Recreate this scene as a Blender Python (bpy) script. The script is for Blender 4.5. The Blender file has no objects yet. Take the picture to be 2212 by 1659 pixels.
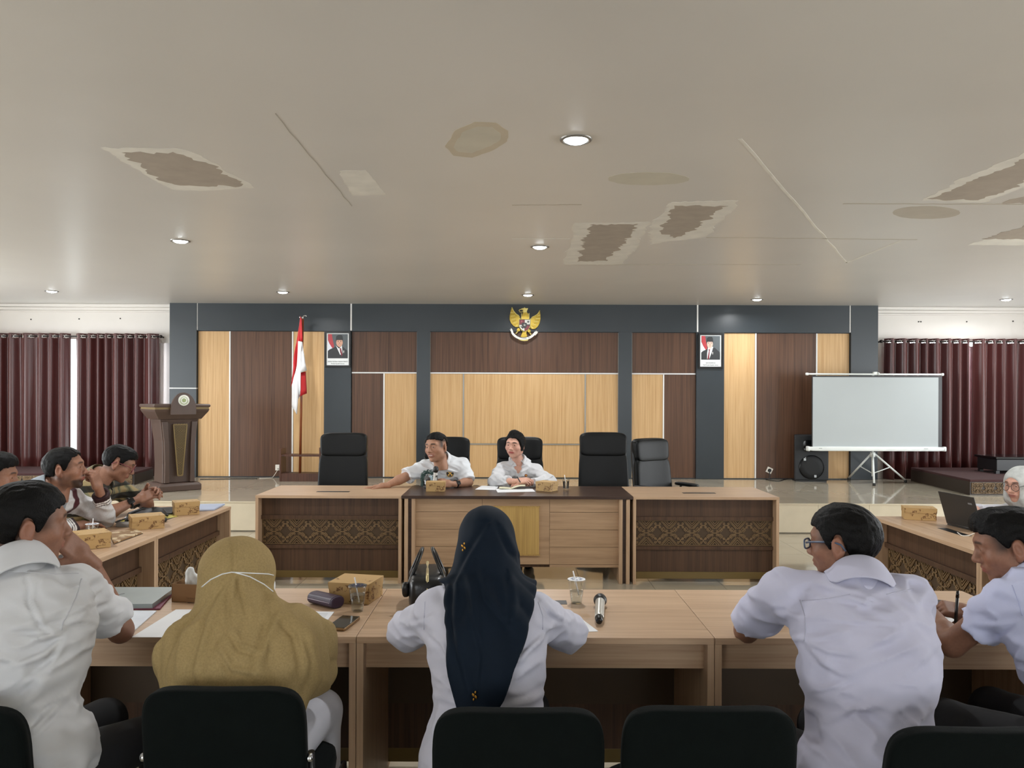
import bpy, bmesh, math, random
import numpy as np
from mathutils import Vector, Matrix
from mathutils.bvhtree import BVHTree
random.seed(7)
rng = np.random.default_rng(7)
sc = bpy.context.scene
COL = sc.collection
PI = math.pi
R = math.radians

# ------------------------------------------------------------------ camera
FPX, PCX, HOR, CAMH, ROLL = 1680.0, 1106.0, 852.0, 1.62, 0.0038
cam_d = bpy.data.cameras.new('camera')
cam = bpy.data.objects.new('camera', cam_d)
COL.objects.link(cam)
cam_d.sensor_width = 36.0
cam_d.sensor_fit = 'HORIZONTAL'
cam_d.lens = 36.0 * FPX / 2212.0
cam_d.shift_y = (HOR - 829.5) / 2212.0
cam_d.clip_start = 0.05
cam.location = (0, 0, CAMH)
cam.rotation_mode = 'QUATERNION'
cam.rotation_quaternion = (Matrix.Rotation(PI / 2, 3, 'X') @ Matrix.Rotation(ROLL, 3, 'Z')).to_quaternion()
sc.camera = cam

# ------------------------------------------------------------------ view, world, daylight
sc.view_settings.view_transform = 'Standard'
sc.view_settings.look = 'None'
sc.view_settings.gamma = 1.0
sc.view_settings.use_curve_mapping = False
sc.view_settings.exposure = -0.12
sc.cycles.max_bounces = 7
sc.cycles.diffuse_bounces = 4
sc.cycles.glossy_bounces = 3
sc.cycles.transmission_bounces = 5
sc.cycles.transparent_max_bounces = 14
sc.cycles.caustics_reflective = False
sc.cycles.caustics_refractive = False
sc.cycles.sample_clamp_indirect = 4.0

world = bpy.data.worlds.new('overcast_daylight')
sc.world = world
world.use_nodes = True
bg = world.node_tree.nodes['Background']
bg.inputs[0].default_value = (0.93, 0.97, 1.0, 1)
bg.inputs[1].default_value = 7.0

def area(name, loc, rot, sx, sy, power, colr=(1, 1, 1), shape='RECTANGLE', spread=PI):
    l = bpy.data.lights.new(name, 'AREA')
    l.shape = shape
    l.size = sx
    if shape in ('RECTANGLE', 'ELLIPSE'):
        l.size_y = sy
    l.energy = power
    l.color = colr
    l.spread = spread
    o = bpy.data.objects.new(name, l)
    o.location = loc
    o.rotation_euler = rot
    COL.objects.link(o)
    return o

ROOM = dict(x0=-8.6, x1=8.9, y0=-4.2, y1=11.95, zc=2.978)
STAGE_Y, STAGE_Z = 9.13, 0.353
DAY = (0.93, 0.97, 1.0)
# daylight entering through the side and rear window openings of the hall
for wy in (3.6, 8.0):
    area('window_left_offscreen', (ROOM['x0'] - 0.05, wy, 1.55), (0, -PI / 2, 0), 1.7, 3.4, 125, DAY)
    area('window_right_offscreen', (ROOM['x1'] + 0.05, wy, 1.55), (0, PI / 2, 0), 1.7, 3.4, 112, DAY)
area('window_rear_offscreen', (-3.6, ROOM['y0'] - 0.05, 1.6), (PI / 2, 0, 0), 3.4, 1.7, 40, DAY)
area('window_rear_offscreen', (3.6, ROOM['y0'] - 0.05, 1.6), (PI / 2, 0, 0), 3.4, 1.7, 40, DAY)

# ------------------------------------------------------------------ photo measurements -> places
def unroll(px, py):
    return px + ROLL * (py - 829.5), py - ROLL * (px - 1106.0)
def at(px, py, Y):
    px, py = unroll(px, py)
    return Vector(((px - PCX) / FPX * Y, Y, CAMH - (py - HOR) / FPX * Y))
def onz(px, py, Z):
    u, v = unroll(px, py)
    return at(px, py, FPX * (CAMH - Z) / (v - HOR))

# ------------------------------------------------------------------ colours and materials
def lin(c):
    if isinstance(c, str):
        c = c.lstrip('#')
        c = [int(c[i:i + 2], 16) / 255 for i in (0, 2, 4)]
    return tuple(x / 12.92 if x <= 0.04045 else ((x + 0.055) / 1.055) ** 2.4 for x in c) + (1.0,)

MATS = {}
def _new(name):
    m = bpy.data.materials.new(name)
    m.use_nodes = True
    nt = m.node_tree
    b = nt.nodes['Principled BSDF']
    return m, nt, b
def _tex(nt, scale=(1, 1, 1), coord='Object'):
    tc = nt.nodes.new('ShaderNodeTexCoord')
    mp = nt.nodes.new('ShaderNodeMapping')
    mp.inputs['Scale'].default_value = scale
    nt.links.new(tc.outputs[coord], mp.inputs['Vector'])
    return mp.outputs['Vector']
def _noise(nt, vec, scale, detail=3.0, rough=0.55, dist=0.0):
    n = nt.nodes.new('ShaderNodeTexNoise')
    n.inputs['Scale'].default_value = scale
    n.inputs['Detail'].default_value = detail
    n.inputs['Roughness'].default_value = rough
    n.inputs['Distortion'].default_value = dist
    nt.links.new(vec, n.inputs['Vector'])
    return n.outputs['Fac']
def _ramp(nt, fac, stops):
    r = nt.nodes.new('ShaderNodeValToRGB')
    e = r.color_ramp.elements
    while len(e) < len(stops):
        e.new(0.5)
    for el, (p, c) in zip(e, stops):
        el.position = p
        el.color = c if len(c) == 4 else tuple(c) + (1,)
    nt.links.new(fac, r.inputs['Fac'])
    return r.outputs['Color']
def _bump(nt, b, height, strength, dist=0.01):
    n = nt.nodes.new('ShaderNodeBump')
    n.inputs['Strength'].default_value = strength
    n.inputs['Distance'].default_value = dist
    nt.links.new(height, n.inputs['Height'])
    nt.links.new(n.outputs['Normal'], b.inputs['Normal'])

def mat(name, c, rough=0.5, metal=0.0, spec=0.5, vary=0.06, vscale=6.0, bump=0.0, bscale=60.0,
        sheen=0.0, coat=0.0, stretch=(1, 1, 1), emit=0.0):
    if name in MATS:
        return MATS[name]
    m, nt, b = _new(name)
    c = lin(c)
    v = _tex(nt, stretch)
    f = _noise(nt, v, vscale)
    lo = tuple(x * (1 - vary) for x in c[:3])
    hi = tuple(min(1, x * (1 + vary)) for x in c[:3])
    nt.links.new(_ramp(nt, f, [(0.3, lo), (0.7, hi)]), b.inputs['Base Color'])
    b.inputs['Roughness'].default_value = rough
    b.inputs['Metallic'].default_value = metal
    b.inputs['Specular IOR Level'].default_value = spec
    if sheen:
        b.inputs['Sheen Weight'].default_value = sheen
        b.inputs['Sheen Roughness'].default_value = 0.4
    if coat:
        b.inputs['Coat Weight'].default_value = coat
        b.inputs['Coat Roughness'].default_value = 0.08
    if bump:
        _bump(nt, b, _noise(nt, v, bscale, 2), bump, 0.004)
    if emit:
        b.inputs['Emission Color'].default_value = c
        b.inputs['Emission Strength'].default_value = emit
    MATS[name] = m
    return m

def wood(name, c0, c1, grain=(1, 30, 30), rough=0.4, spec=0.4, scale=3.0, bump=0.05, fine=0.5, coat=0.0, band=1.0):
    """grain: mapping scale, small along the grain and large across it"""
    if name in MATS:
        return MATS[name]
    m, nt, b = _new(name)
    oi = nt.nodes.new('ShaderNodeObjectInfo')
    tc = nt.nodes.new('ShaderNodeTexCoord')
    add = nt.nodes.new('ShaderNodeVectorMath'); add.operation = 'ADD'
    sclr = nt.nodes.new('ShaderNodeVectorMath'); sclr.operation = 'SCALE'
    cmb = nt.nodes.new('ShaderNodeCombineXYZ')
    for i in range(3):
        nt.links.new(oi.outputs['Random'], cmb.inputs[i])
    nt.links.new(cmb.outputs[0], sclr.inputs[0]); sclr.inputs['Scale'].default_value = 7.3
    nt.links.new(tc.outputs['Object'], add.inputs[0]); nt.links.new(sclr.outputs[0], add.inputs[1])
    def mapped(s):
        mp = nt.nodes.new('ShaderNodeMapping'); mp.inputs['Scale'].default_value = s
        nt.links.new(add.outputs[0], mp.inputs['Vector']); return mp.outputs['Vector']
    f1 = _noise(nt, mapped(grain), scale, 4, 0.6, 0.15)
    g2 = tuple(g * (4 if g > 2 else 1.5) for g in grain)
    f2 = _noise(nt, mapped(g2), scale, 2, 0.5)
    mx = nt.nodes.new('ShaderNodeMath'); mx.operation = 'MULTIPLY_ADD'
    nt.links.new(f2, mx.inputs[0]); mx.inputs[1].default_value = fine
    half = nt.nodes.new('ShaderNodeMath'); half.operation = 'MULTIPLY'
    nt.links.new(f1, half.inputs[0]); half.inputs[1].default_value = 1.0 - fine * 0.5
    nt.links.new(half.outputs[0], mx.inputs[2])
    a, c = lin(c0), lin(c1)
    mid = tuple((a[i] + c[i]) / 2 for i in range(3))
    nt.links.new(_ramp(nt, mx.outputs[0], [(0.38, a[:3]), (0.55, mid), (0.75, c[:3])]), b.inputs['Base Color'])
    b.inputs['Roughness'].default_value = rough
    b.inputs['Specular IOR Level'].default_value = spec
    if coat:
        b.inputs['Coat Weight'].default_value = coat
        b.inputs['Coat Roughness'].default_value = 0.15
    if bump:
        _bump(nt, b, mx.outputs[0], bump, 0.003)
    MATS[name] = m
    return m

def emit(name, c, s):
    if name in MATS:
        return MATS[name]
    m = bpy.data.materials.new(name); m.use_nodes = True
    nt = m.node_tree; nt.nodes.clear()
    e = nt.nodes.new('ShaderNodeEmission'); o = nt.nodes.new('ShaderNodeOutputMaterial')
    e.inputs[0].default_value = lin(c); e.inputs[1].default_value = s
    nt.links.new(e.outputs[0], o.inputs[0]); MATS[name] = m
    return m

def clear(name, tint=(1, 1, 1), gloss=0.12, rough=0.05):
    """thin clear plastic or glass: mostly see-through with a glossy share"""
    if name in MATS:
        return MATS[name]
    m = bpy.data.materials.new(name); m.use_nodes = True
    nt = m.node_tree; nt.nodes.clear()
    t = nt.nodes.new('ShaderNodeBsdfTransparent'); g = nt.nodes.new('ShaderNodeBsdfGlossy')
    t.inputs[0].default_value = tuple(tint) + (1,)
    g.inputs['Roughness'].default_value = rough
    fr0 = nt.nodes.new('ShaderNodeLayerWeight'); fr0.inputs[0].default_value = 0.5
    fr = nt.nodes.new('ShaderNodeMath'); fr.operation = 'POWER'; fr.inputs[1].default_value = 3.5
    nt.links.new(fr0.outputs['Facing'], fr.inputs[0])
    ad = nt.nodes.new('ShaderNodeMath'); ad.operation = 'ADD'; ad.inputs[1].default_value = gloss * 0.4
    nt.links.new(fr.outputs[0], ad.inputs[0])
    x = nt.nodes.new('ShaderNodeMixShader'); o = nt.nodes.new('ShaderNodeOutputMaterial')
    nt.links.new(ad.outputs[0], x.inputs[0]); nt.links.new(t.outputs[0], x.inputs[1]); nt.links.new(g.outputs[0], x.inputs[2])
    nt.links.new(x.outputs[0], o.inputs[0]); MATS[name] = m
    return m

def vcol(name, rough=0.55, spec=0.4, sss=0.0, bump=0.0, bscale=300, sheen=0.0, stretch=(1, 1, 1)):
    """colour comes from the mesh's own 'Col' attribute (skin tones, knitted colour blocks)"""
    if name in MATS:
        return MATS[name]
    m, nt, b = _new(name)
    a = nt.nodes.new('ShaderNodeAttribute'); a.attribute_name = 'Col'
    v = _tex(nt, stretch)
    f = _noise(nt, v, bscale * 0.2, 3)
    mixn = nt.nodes.new('ShaderNodeMix'); mixn.data_type = 'RGBA'; mixn.blend_type = 'MULTIPLY'
    mixn.inputs[0].default_value = 1.0
    nt.links.new(a.outputs['Color'], mixn.inputs[6])
    nt.links.new(_ramp(nt, f, [(0.3, (0.9, 0.9, 0.9)), (0.7, (1.06, 1.06, 1.06))]), mixn.inputs[7])
    nt.links.new(mixn.outputs[2], b.inputs['Base Color'])
    b.inputs['Roughness'].default_value = rough
    b.inputs['Specular IOR Level'].default_value = spec
    if sheen:
        b.inputs['Sheen Weight'].default_value = sheen
    if bump:
        _bump(nt, b, _noise(nt, v, bscale, 2), bump, 0.002)
    MATS[name] = m
    return m

# ------------------------------------------------------------------ objects
def tag(o, label=None, cat=None, group=None, kind=None):
    if label: o['label'] = label
    if cat: o['category'] = cat
    if group: o['group'] = group
    if kind: o['kind'] = kind
    return o
def thing(name, label, cat, loc=(0, 0, 0), rz=0.0, group=None, kind=None):
    o = bpy.data.objects.new(name, None)
    o.empty_display_size = 0.1
    COL.objects.link(o)
    o.location = loc
    o.rotation_euler = (0, 0, rz)
    return tag(o, label, cat, group, kind)
def link(name, me, parent=None, loc=None, rot=None):
    o = bpy.data.objects.new(name, me)
    COL.objects.link(o)
    if parent is not None: o.parent = parent
    if loc is not None: o.location = loc
    if rot is not None: o.rotation_euler = rot
    return o
def dup(o, parent=None):
    c = o.copy(); COL.objects.link(c); c.parent = parent
    for ch in list(o.children): dup(ch, c)
    return c

class MB:
    def __init__(s):
        s.v, s.f, s.mi, s.sm = [], [], [], []
        s.M = Matrix.Identity(4); s.cur = 0
    def mat(s, i): s.cur = i; return s
    def xf(s, M): s.M = M; return s
    def add(s, vs, fs, smooth=False):
        n = len(s.v)
        s.v += [tuple(s.M @ Vector(p)) for p in vs]
        s.f += [tuple(i + n for i in f) for f in fs]
        s.mi += [s.cur] * len(fs); s.sm += [smooth] * len(fs)
        return s
    def box(s, x0, x1, y0, y1, z0, z1):
        vs = [(x, y, z) for z in (z0, z1) for y in (y0, y1) for x in (x0, x1)]
        return s.add(vs, [(0, 2, 3, 1), (4, 5, 7, 6), (0, 1, 5, 4), (2, 6, 7, 3), (0, 4, 6, 2), (1, 3, 7, 5)])
    def bar(s, p, q, w, h, up=(0, 0, 1)):
        p, q, up = Vector(p), Vector(q), Vector(up)
        d = (q - p).normalized()
        a = d.cross(up)
        if a.length < 1e-5: a = d.cross(Vector((1, 0, 0)))
        a.normalize(); b = a.cross(d)
        vs = [e + a * (i * w / 2) + b * (j * h / 2) for e in (p, q) for i, j in ((-1, -1), (1, -1), (1, 1), (-1, 1))]
        return s.add(vs, [(0, 1, 2, 3), (7, 6, 5, 4), (0, 4, 5, 1), (1, 5, 6, 2), (2, 6, 7, 3), (3, 7, 4, 0)])
    def cyl(s, p, q, r0, r1=None, n=16, caps=True):
        r1 = r0 if r1 is None else r1
        p, q = Vector(p), Vector(q)
        d = (q - p).normalized()
        a = d.orthogonal().normalized(); b = d.cross(a)
        vs = [c + (a * math.cos(2 * PI * i / n) + b * math.sin(2 * PI * i / n)) * r for c, r in ((p, r0), (q, r1)) for i in range(n)]
        s.add(vs, [(i, (i + 1) % n, n + (i + 1) % n, n + i) for i in range(n)], True)
        if caps:
            s.add(vs, [tuple(range(n - 1, -1, -1)), tuple(range(n, 2 * n))])
        return s
    def tube(s, pts, r, n=8, closed=False):
        pts = [Vector(p) for p in pts]
        m = len(pts); vs = []; prev = None
        rs = r if isinstance(r, (list, tuple)) else [r] * m
        for i, p in enumerate(pts):
            q0 = pts[(i - 1) % m] if (closed or i > 0) else p
            q1 = pts[(i + 1) % m] if (closed or i < m - 1) else p
            t = (q1 - q0)
            t = t.normalized() if t.length > 1e-9 else Vector((0, 0, 1))
            if prev is None: a = t.orthogonal().normalized()
            else:
                a = prev - t * prev.dot(t)
                a = a.normalized() if a.length > 1e-6 else t.orthogonal().normalized()
            prev = a; b = t.cross(a)
            vs += [p + (a * math.cos(2 * PI * k / n) + b * math.sin(2 * PI * k / n)) * rs[i] for k in range(n)]
        fs = []
        for i in range(m if closed else m - 1):
            j = (i + 1) % m
            fs += [(i * n + k, i * n + (k + 1) % n, j * n + (k + 1) % n, j * n + k) for k in range(n)]
        s.add(vs, fs, True)
        if not closed:
            s.add(vs, [tuple(range(n - 1, -1, -1)), tuple(range((m - 1) * n, m * n))])
        return s
    def lathe(s, prof, n=24, c=(0, 0, 0), caps=True):
        vs = [(c[0] + r * math.cos(2 * PI * i / n), c[1] + r * math.sin(2 * PI * i / n), c[2] + z) for r, z in prof for i in range(n)]
        m = len(prof)
        s.add(vs, [(j * n + i, j * n + (i + 1) % n, (j + 1) * n + (i + 1) % n, (j + 1) * n + i) for j in range(m - 1) for i in range(n)], True)
        if caps:
            s.add(vs, [tuple(range(n - 1, -1, -1)), tuple(range((m - 1) * n, m * n))])
        return s
    def prism(s, poly, t, axis='y', off=0.0):
        """2D outline extruded by t; axis y: outline in xz, from y=off to off+t; axis z: outline in xy"""
        n = len(poly)
        if axis == 'y': vs = [(a, off + k, b) for k in (0, t) for a, b in poly]
        elif axis == 'z': vs = [(a, b, off + k) for k in (0, t) for a, b in poly]
        else: vs = [(off + k, a, b) for k in (0, t) for a, b in poly]
        fs = [tuple(range(n)), tuple(range(2 * n - 1, n - 1, -1))]
        fs += [(i, n + i, n + (i + 1) % n, (i + 1) % n) for i in range(n)]
        return s.add(vs, fs)
    def sup(s, c, r, e1=0.5, e2=0.5, nu=24, nv=14, bend=None):
        """superellipsoid, for cushions and rounded casings"""
        def pw(x, e): return math.copysign(abs(x) ** e, x)
        vs = []
        for j in range(nv + 1):
            v = -PI / 2 + PI * j / nv
            for i in range(nu):
                u = 2 * PI * i / nu
                p = [r[0] * pw(math.cos(v), e1) * pw(math.cos(u), e2), r[1] * pw(math.cos(v), e1) * pw(math.sin(u), e2), r[2] * pw(math.sin(v), e1)]
                if bend: p = bend(p)
                vs.append((c[0] + p[0], c[1] + p[1], c[2] + p[2]))
        fs = [(j * nu + i, j * nu + (i + 1) % nu, (j + 1) * nu + (i + 1) % nu, (j + 1) * nu + i) for j in range(nv) for i in range(nu)]
        return s.add(vs, fs, True)
    def grid(s, nx, ny, fn, smooth=True, skip=None):
        vs = [fn(i / nx, j / ny) for j in range(ny + 1) for i in range(nx + 1)]
        w = nx + 1
        fs = [(j * w + i, j * w + i + 1, (j + 1) * w + i + 1, (j + 1) * w + i) for j in range(ny) for i in range(nx) if not (skip and skip(i, j))]
        return s.add(vs, fs, smooth)
    def mesh(s, name, mats):
        me = bpy.data.meshes.new(name)
        me.from_pydata(s.v, [], s.f)
        for m in (mats if isinstance(mats, (list, tuple)) else [mats]): me.materials.append(m)
        me.polygons.foreach_set('material_index', s.mi)
        me.polygons.foreach_set('use_smooth', s.sm)
        bm = bmesh.new(); bm.from_mesh(me)
        bmesh.ops.remove_doubles(bm, verts=bm.verts, dist=1e-6)
        bmesh.ops.recalc_face_normals(bm, faces=bm.faces)
        bm.to_mesh(me); bm.free()
        return me
    def build(s, name, mats, parent=None, loc=None, rot=None, bevel=0.0, solid=0.0, seg=2):
        o = link(name, s.mesh(name, mats), parent, loc, rot)
        if solid:
            md = o.modifiers.new('solidify', 'SOLIDIFY'); md.thickness = solid; md.offset = 0
        if bevel:
            md = o.modifiers.new('bevel', 'BEVEL'); md.width = bevel; md.segments = seg; md.limit_method = 'ANGLE'; md.angle_limit = R(40)
        return o

def text_mesh(body, size, name, m, parent=None, loc=(0, 0, 0), rot=(0, 0, 0), extrude=0.0008, align='CENTER', width=None, shear=0.0):
    cu = bpy.data.curves.new(name, 'FONT')
    cu.body = body; cu.size = size; cu.extrude = extrude; cu.align_x = align; cu.align_y = 'CENTER'; cu.shear = shear
    cu.resolution_u = 2
    t = bpy.data.objects.new(name, cu); COL.objects.link(t)
    bpy.context.view_layer.update()
    me = bpy.data.meshes.new_from_object(t.evaluated_get(bpy.context.evaluated_depsgraph_get()))
    bpy.data.objects.remove(t); bpy.data.curves.remove(cu)
    if width:
        xs = [v.co.x for v in me.vertices]; w = max(xs) - min(xs)
        for v in me.vertices: v.co.x *= width / w
    me.materials.clear(); me.materials.append(m)
    o = link(name, me, parent, loc, rot)
    return o
# ================================================================== STRUCTURE
WD = 11.76                       # distance of the panelled wall face
KW = WD / FPX
def wx(px): return (px - PCX) * KW
def wz(py): return CAMH - (py - HOR) * KW

m_white_wall = mat('white_wall_paint', '#e6e2dc', 0.6, vary=0.03, vscale=1.5)
m_ceiling = mat('ceiling_paint', '#cdcac4', 0.36, spec=0.35, vary=0.05, vscale=0.5, bump=0.03, bscale=3)
m_peel = mat('bare_gypsum', '#a2978a', 0.8, vary=0.06, vscale=9)
m_filler = mat('white_filler', '#d9d6cd', 0.6, vary=0.07, vscale=7)
m_stain = mat('tan_water_stain', '#c0b6a2', 0.5, vary=0.05)
m_stain2 = mat('pale_water_stain', '#c3bfb0', 0.45, vary=0.05)
m_stain3 = mat('grey_water_stain', '#b3ab9d', 0.5, vary=0.05)
m_tile = mat('floor_tile_gloss', '#b3aa98', 0.07, spec=0.6, vary=0.05, vscale=2.0)
m_tile_bed = mat('tile_joint', '#8c8475', 0.5, vary=0.05)
m_riser = mat('stage_riser_tile', '#d6cbb4', 0.15, spec=0.5, vary=0.04)
m_char = mat('charcoal_panel', '#2f363b', 0.32, spec=0.45, vary=0.05, vscale=2.0)
m_lightwood = wood('light_oak_veneer', '#b48b57', '#d2ae7f', (22, 22, 0.5), 0.42, 0.35, 2.2, 0.02, 0.55)
m_darkwood = wood('walnut_veneer', '#38251b', '#624533', (16, 16, 0.35), 0.38, 0.4, 2.2, 0.02, 0.5)
m_strip = mat('silver_strip', '#e4e4e2', 0.28, spec=0.6, vary=0.02)
m_strip2 = mat('grey_strip', '#98968f', 0.35, metal=0.4, vary=0.03)

# floor
fl = MB().box(ROOM['x0'], ROOM['x1'], ROOM['y0'], ROOM['y1'] + 0.2, -0.12, -0.008).build('floor', m_tile_bed)
tag(fl, 'glossy beige tiled hall floor', kind='structure')
tile_me = MB().box(-0.2985, 0.2985, -0.2985, 0.2985, -0.010, 0).mesh('tile', m_tile)
def lay(parent, x0, nx, y0, ny, z, me):
    for j in range(ny):
        for i in range(nx):
            link('tile', me, parent, (x0 + 0.6 * i + 0.3, y0 + 0.6 * j + 0.3, z))
lay(fl, -4.8, 16, 0.13, 15, 0, tile_me)
for (a, b, c, d) in ((ROOM['x0'], -4.8, ROOM['y0'], STAGE_Y), (4.8, ROOM['x1'], ROOM['y0'], STAGE_Y), (-4.8, 4.8, ROOM['y0'], 0.13)):
    o = MB().box(a, b, c, d, -0.010, 0).build('tile_field', m_tile, fl); o['kind'] = 'stuff'

st = MB().box(ROOM['x0'], ROOM['x1'], STAGE_Y + 0.012, ROOM['y1'], 0, STAGE_Z - 0.008).build('floor_stage', m_tile_bed)
tag(st, 'raised tiled stage along the panelled wall', kind='structure')
nst = 27
tile_st = MB().box(-0.2985, 0.2985, -0.2985, 0.2985, -0.010, 0).mesh('tile', m_tile)
for j in range(4):
    for i in range(nst):
        link('tile', tile_st, st, (-7.8 + 0.6 * i + 0.3, STAGE_Y + 0.6 * j + 0.3, STAGE_Z))
tile_cut = MB().box(-0.2985, 0.2985, -0.2085, 0.2085, -0.010, 0).mesh('tile', m_tile)
for i in range(nst):
    link('tile', tile_cut, st, (-7.8 + 0.6 * i + 0.3, STAGE_Y + 2.4 + 0.21, STAGE_Z))
ris_me = MB().box(-0.2985, 0.2985, -0.012, 0, 0.012, STAGE_Z - 0.012).mesh('riser_tile', m_riser)
for i in range(nst):
    link('riser_tile', ris_me, st, (-7.8 + 0.6 * i + 0.3, STAGE_Y + 0.012, 0))
MB().box(ROOM['x0'], ROOM['x1'], STAGE_Y - 0.012, STAGE_Y + 0.004, STAGE_Z - 0.013, STAGE_Z + 0.0005).build('stair_nosing', m_riser, st)

# ceiling with its damage
ce = MB().box(ROOM['x0'], ROOM['x1'], ROOM['y0'], ROOM['y1'] + 0.2, ROOM['zc'], ROOM['zc'] + 0.12).build('ceiling', m_ceiling)
tag(ce, 'white plaster ceiling with peeling paint and water stains', kind='structure')
def z6(pts): return [(200 + u / 2, v / 2) for u, v in pts]
def z7(pts): return [(1106 + u / 2, 240 + v / 2) for u, v in pts]
def patch(name, pts, m, depth, jit=0.02, sub=10, seed=1):
    rr = random.Random(seed)
    P = [onz(a, b, ROOM['zc']) for a, b in pts]
    out = []; wlk = 0.0
    for i, p in enumerate(P):
        q = P[(i + 1) % len(P)]
        n = max(2, min(sub * 2, int((q - p).length / 0.028)))
        nv = Vector((q.y - p.y, p.x - q.x)).normalized()
        for k in range(n):
            c = p.lerp(q, k / n)
            wlk = 0.6 * wlk + rr.uniform(-jit, jit) * 0.9
            out.append((c.x + nv.x * wlk, c.y + nv.y * wlk))
    MB().prism(out, depth, 'z', ROOM['zc'] - depth).build(name, m, ce)
def ell(cx, cy, rx, ry, n=22):
    return [(cx + rx * math.cos(2 * PI * k / n), cy + ry * math.sin(2 * PI * k / n)) for k in range(n)]
patch('filler_patch', z6([(40, 640), (350, 640), (480, 672), (560, 725), (690, 808), (500, 822), (340, 818), (240, 760)]), m_filler, 0.0012, 0.015, 12, 2)
patch('peeled_patch', z6([(120, 655), (340, 657), (440, 690), (530, 720), (640, 800), (480, 805), (380, 800), (300, 770), (230, 725), (170, 690)]), m_peel, 0.002, 0.03, 14, 3)
patch('water_stain', z6([(1520, 630), (1570, 560), (1650, 525), (1740, 530), (1795, 565), (1790, 610), (1740, 645), (1640, 680), (1560, 672)]), m_stain, 0.0010, 0.004, 6, 4)
patch('water_stain', z6([(1560, 635), (1600, 570), (1665, 545), (1725, 548), (1765, 575), (1760, 605), (1715, 632), (1640, 660), (1580, 655)]), m_stain2, 0.0016, 0.004, 6, 5)
patch('filler_patch', z6([(1070, 740), (1180, 735), (1265, 840), (1120, 845)]), m_filler, 0.001, 0.01, 8, 6)
patch('filler_patch', z7([(270, 482), (600, 480), (540, 590), (465, 662), (225, 665)]), m_filler, 0.0012, 0.02, 12, 7)
patch('peeled_patch', z7([(335, 490), (555, 487), (480, 570), (410, 645), (275, 650), (310, 570)]), m_peel, 0.002, 0.03, 14, 8)
patch('filler_patch', z7([(690, 392), (990, 385), (840, 545), (600, 575), (600, 490)]), m_filler, 0.0012, 0.025, 12, 9)
patch('peeled_patch', z7([(700, 408), (915, 410), (870, 440), (790, 515), (700, 547), (630, 520), (680, 450)]), m_peel, 0.002, 0.03, 14, 10)
patch('filler_patch', z7([(1770, 387), (2000, 262), (2260, 170), (2300, 300), (2200, 335), (2040, 395)]), m_filler, 0.0012, 0.02, 12, 11)
patch('peeled_patch', z7([(2300, 170), (2300, 270), (2212, 305), (2130, 350), (2010, 385), (1800, 378), (1900, 340), (2000, 290), (2150, 235)]), m_peel, 0.002, 0.025, 12, 12)
patch('peeled_patch', z7([(2115, 396), (2300, 340), (2300, 402)]), m_peel, 0.002, 0.02, 12, 13)
patch('filler_patch', z7([(1965, 578), (2300, 480), (2300, 582)]), m_filler, 0.0012, 0.02, 12, 14)
patch('peeled_patch', z7([(2040, 552), (2300, 470), (2300, 553)]), m_peel, 0.002, 0.025, 12, 15)
patch('water_stain', ell(1106 + 1790 / 2, 240 + 438 / 2, 74, 14), m_stain3, 0.001, 0.004, 2, 16)
patch('water_stain', ell(1106 + 590 / 2, 240 + 292 / 2, 88, 14), m_stain2, 0.001, 0.006, 2, 17)
m_crack = mat('crack_line', '#a19b8f', 0.7)
def crack(a, b, w, m, seed=0):
    rr = random.Random(seed)
    A, B = onz(*a, ROOM['zc']), onz(*b, ROOM['zc'])
    mb = MB(); n = 14; prev = None
    for i in range(n + 1):
        p = A.lerp(B, i / n) + Vector((rr.uniform(-1, 1), rr.uniform(-1, 1), 0)) * (0.006 if 0 < i < n else 0)
        p.z = ROOM['zc'] - 0.0008
        if prev is not None: mb.bar(prev, p, w, 0.0016)
        prev = p
    mb.build('joint_line', m, ce)
crack(z7([(985, 120)])[0], z7([(1445, 655)])[0], 0.02, m_filler, 1)
crack(z7([(1445, 655)])[0], z7([(1680, 560)])[0], 0.03, m_filler, 2)
crack(z7([(0, 406)])[0], z7([(300, 404)])[0], 0.015, m_stain3, 3)
crack(z7([(0, 552)])[0], z7([(250, 552)])[0], 0.03, m_filler, 4)
crack(z7([(225, 664)])[0], z7([(1250, 662)])[0], 0.016, m_stain3, 5)
crack(z6([(790, 490)])[0], z6([(1120, 890)])[0], 0.004, m_crack, 6)
crack(z7([(1430, 400)])[0], z7([(2212, 402)])[0], 0.02, m_stain3, 7)
crack(z7([(840, 545)])[0], z7([(1750, 555)])[0], 0.02, m_stain3, 8)

# side, rear and back walls
def wall_with_openings(name, label, axis, pos, thick, a0, a1, z0, z1, holes, m):
    """axis 'x': wall in the yz plane at x=pos; axis 'y': wall in the xz plane at y=pos; holes (a0,a1,z0,z1)"""
    mb = MB()
    def bx(p, q, r, t):
        if q - p < 1e-4 or t - r < 1e-4: return
        if axis == 'x': mb.box(pos, pos + thick, p, q, r, t)
        else: mb.box(p, q, pos, pos + thick, r, t)
    cur = a0
    for h0, h1, k0, k1 in sorted(holes):
        bx(cur, h0, z0, z1); bx(h0, h1, z0, k0); bx(h0, h1, k1, z1); cur = h1
    bx(cur, a1, z0, z1)
    return tag(mb.build(name, m), label, kind='structure')
side = [(1.9, 5.3, 0.7, 2.4), (6.3, 9.7, 0.7, 2.4)]
wall_with_openings('wall_left', 'white left side wall of the hall with window openings', 'x', ROOM['x0'] - 0.15, 0.15, ROOM['y0'], ROOM['y1'] + 0.2, -0.1, 3.0, side, m_white_wall)
wall_with_openings('wall_right', 'white right side wall of the hall with window openings', 'x', ROOM['x1'], 0.15, ROOM['y0'], ROOM['y1'] + 0.2, -0.1, 3.0, side, m_white_wall)
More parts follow.
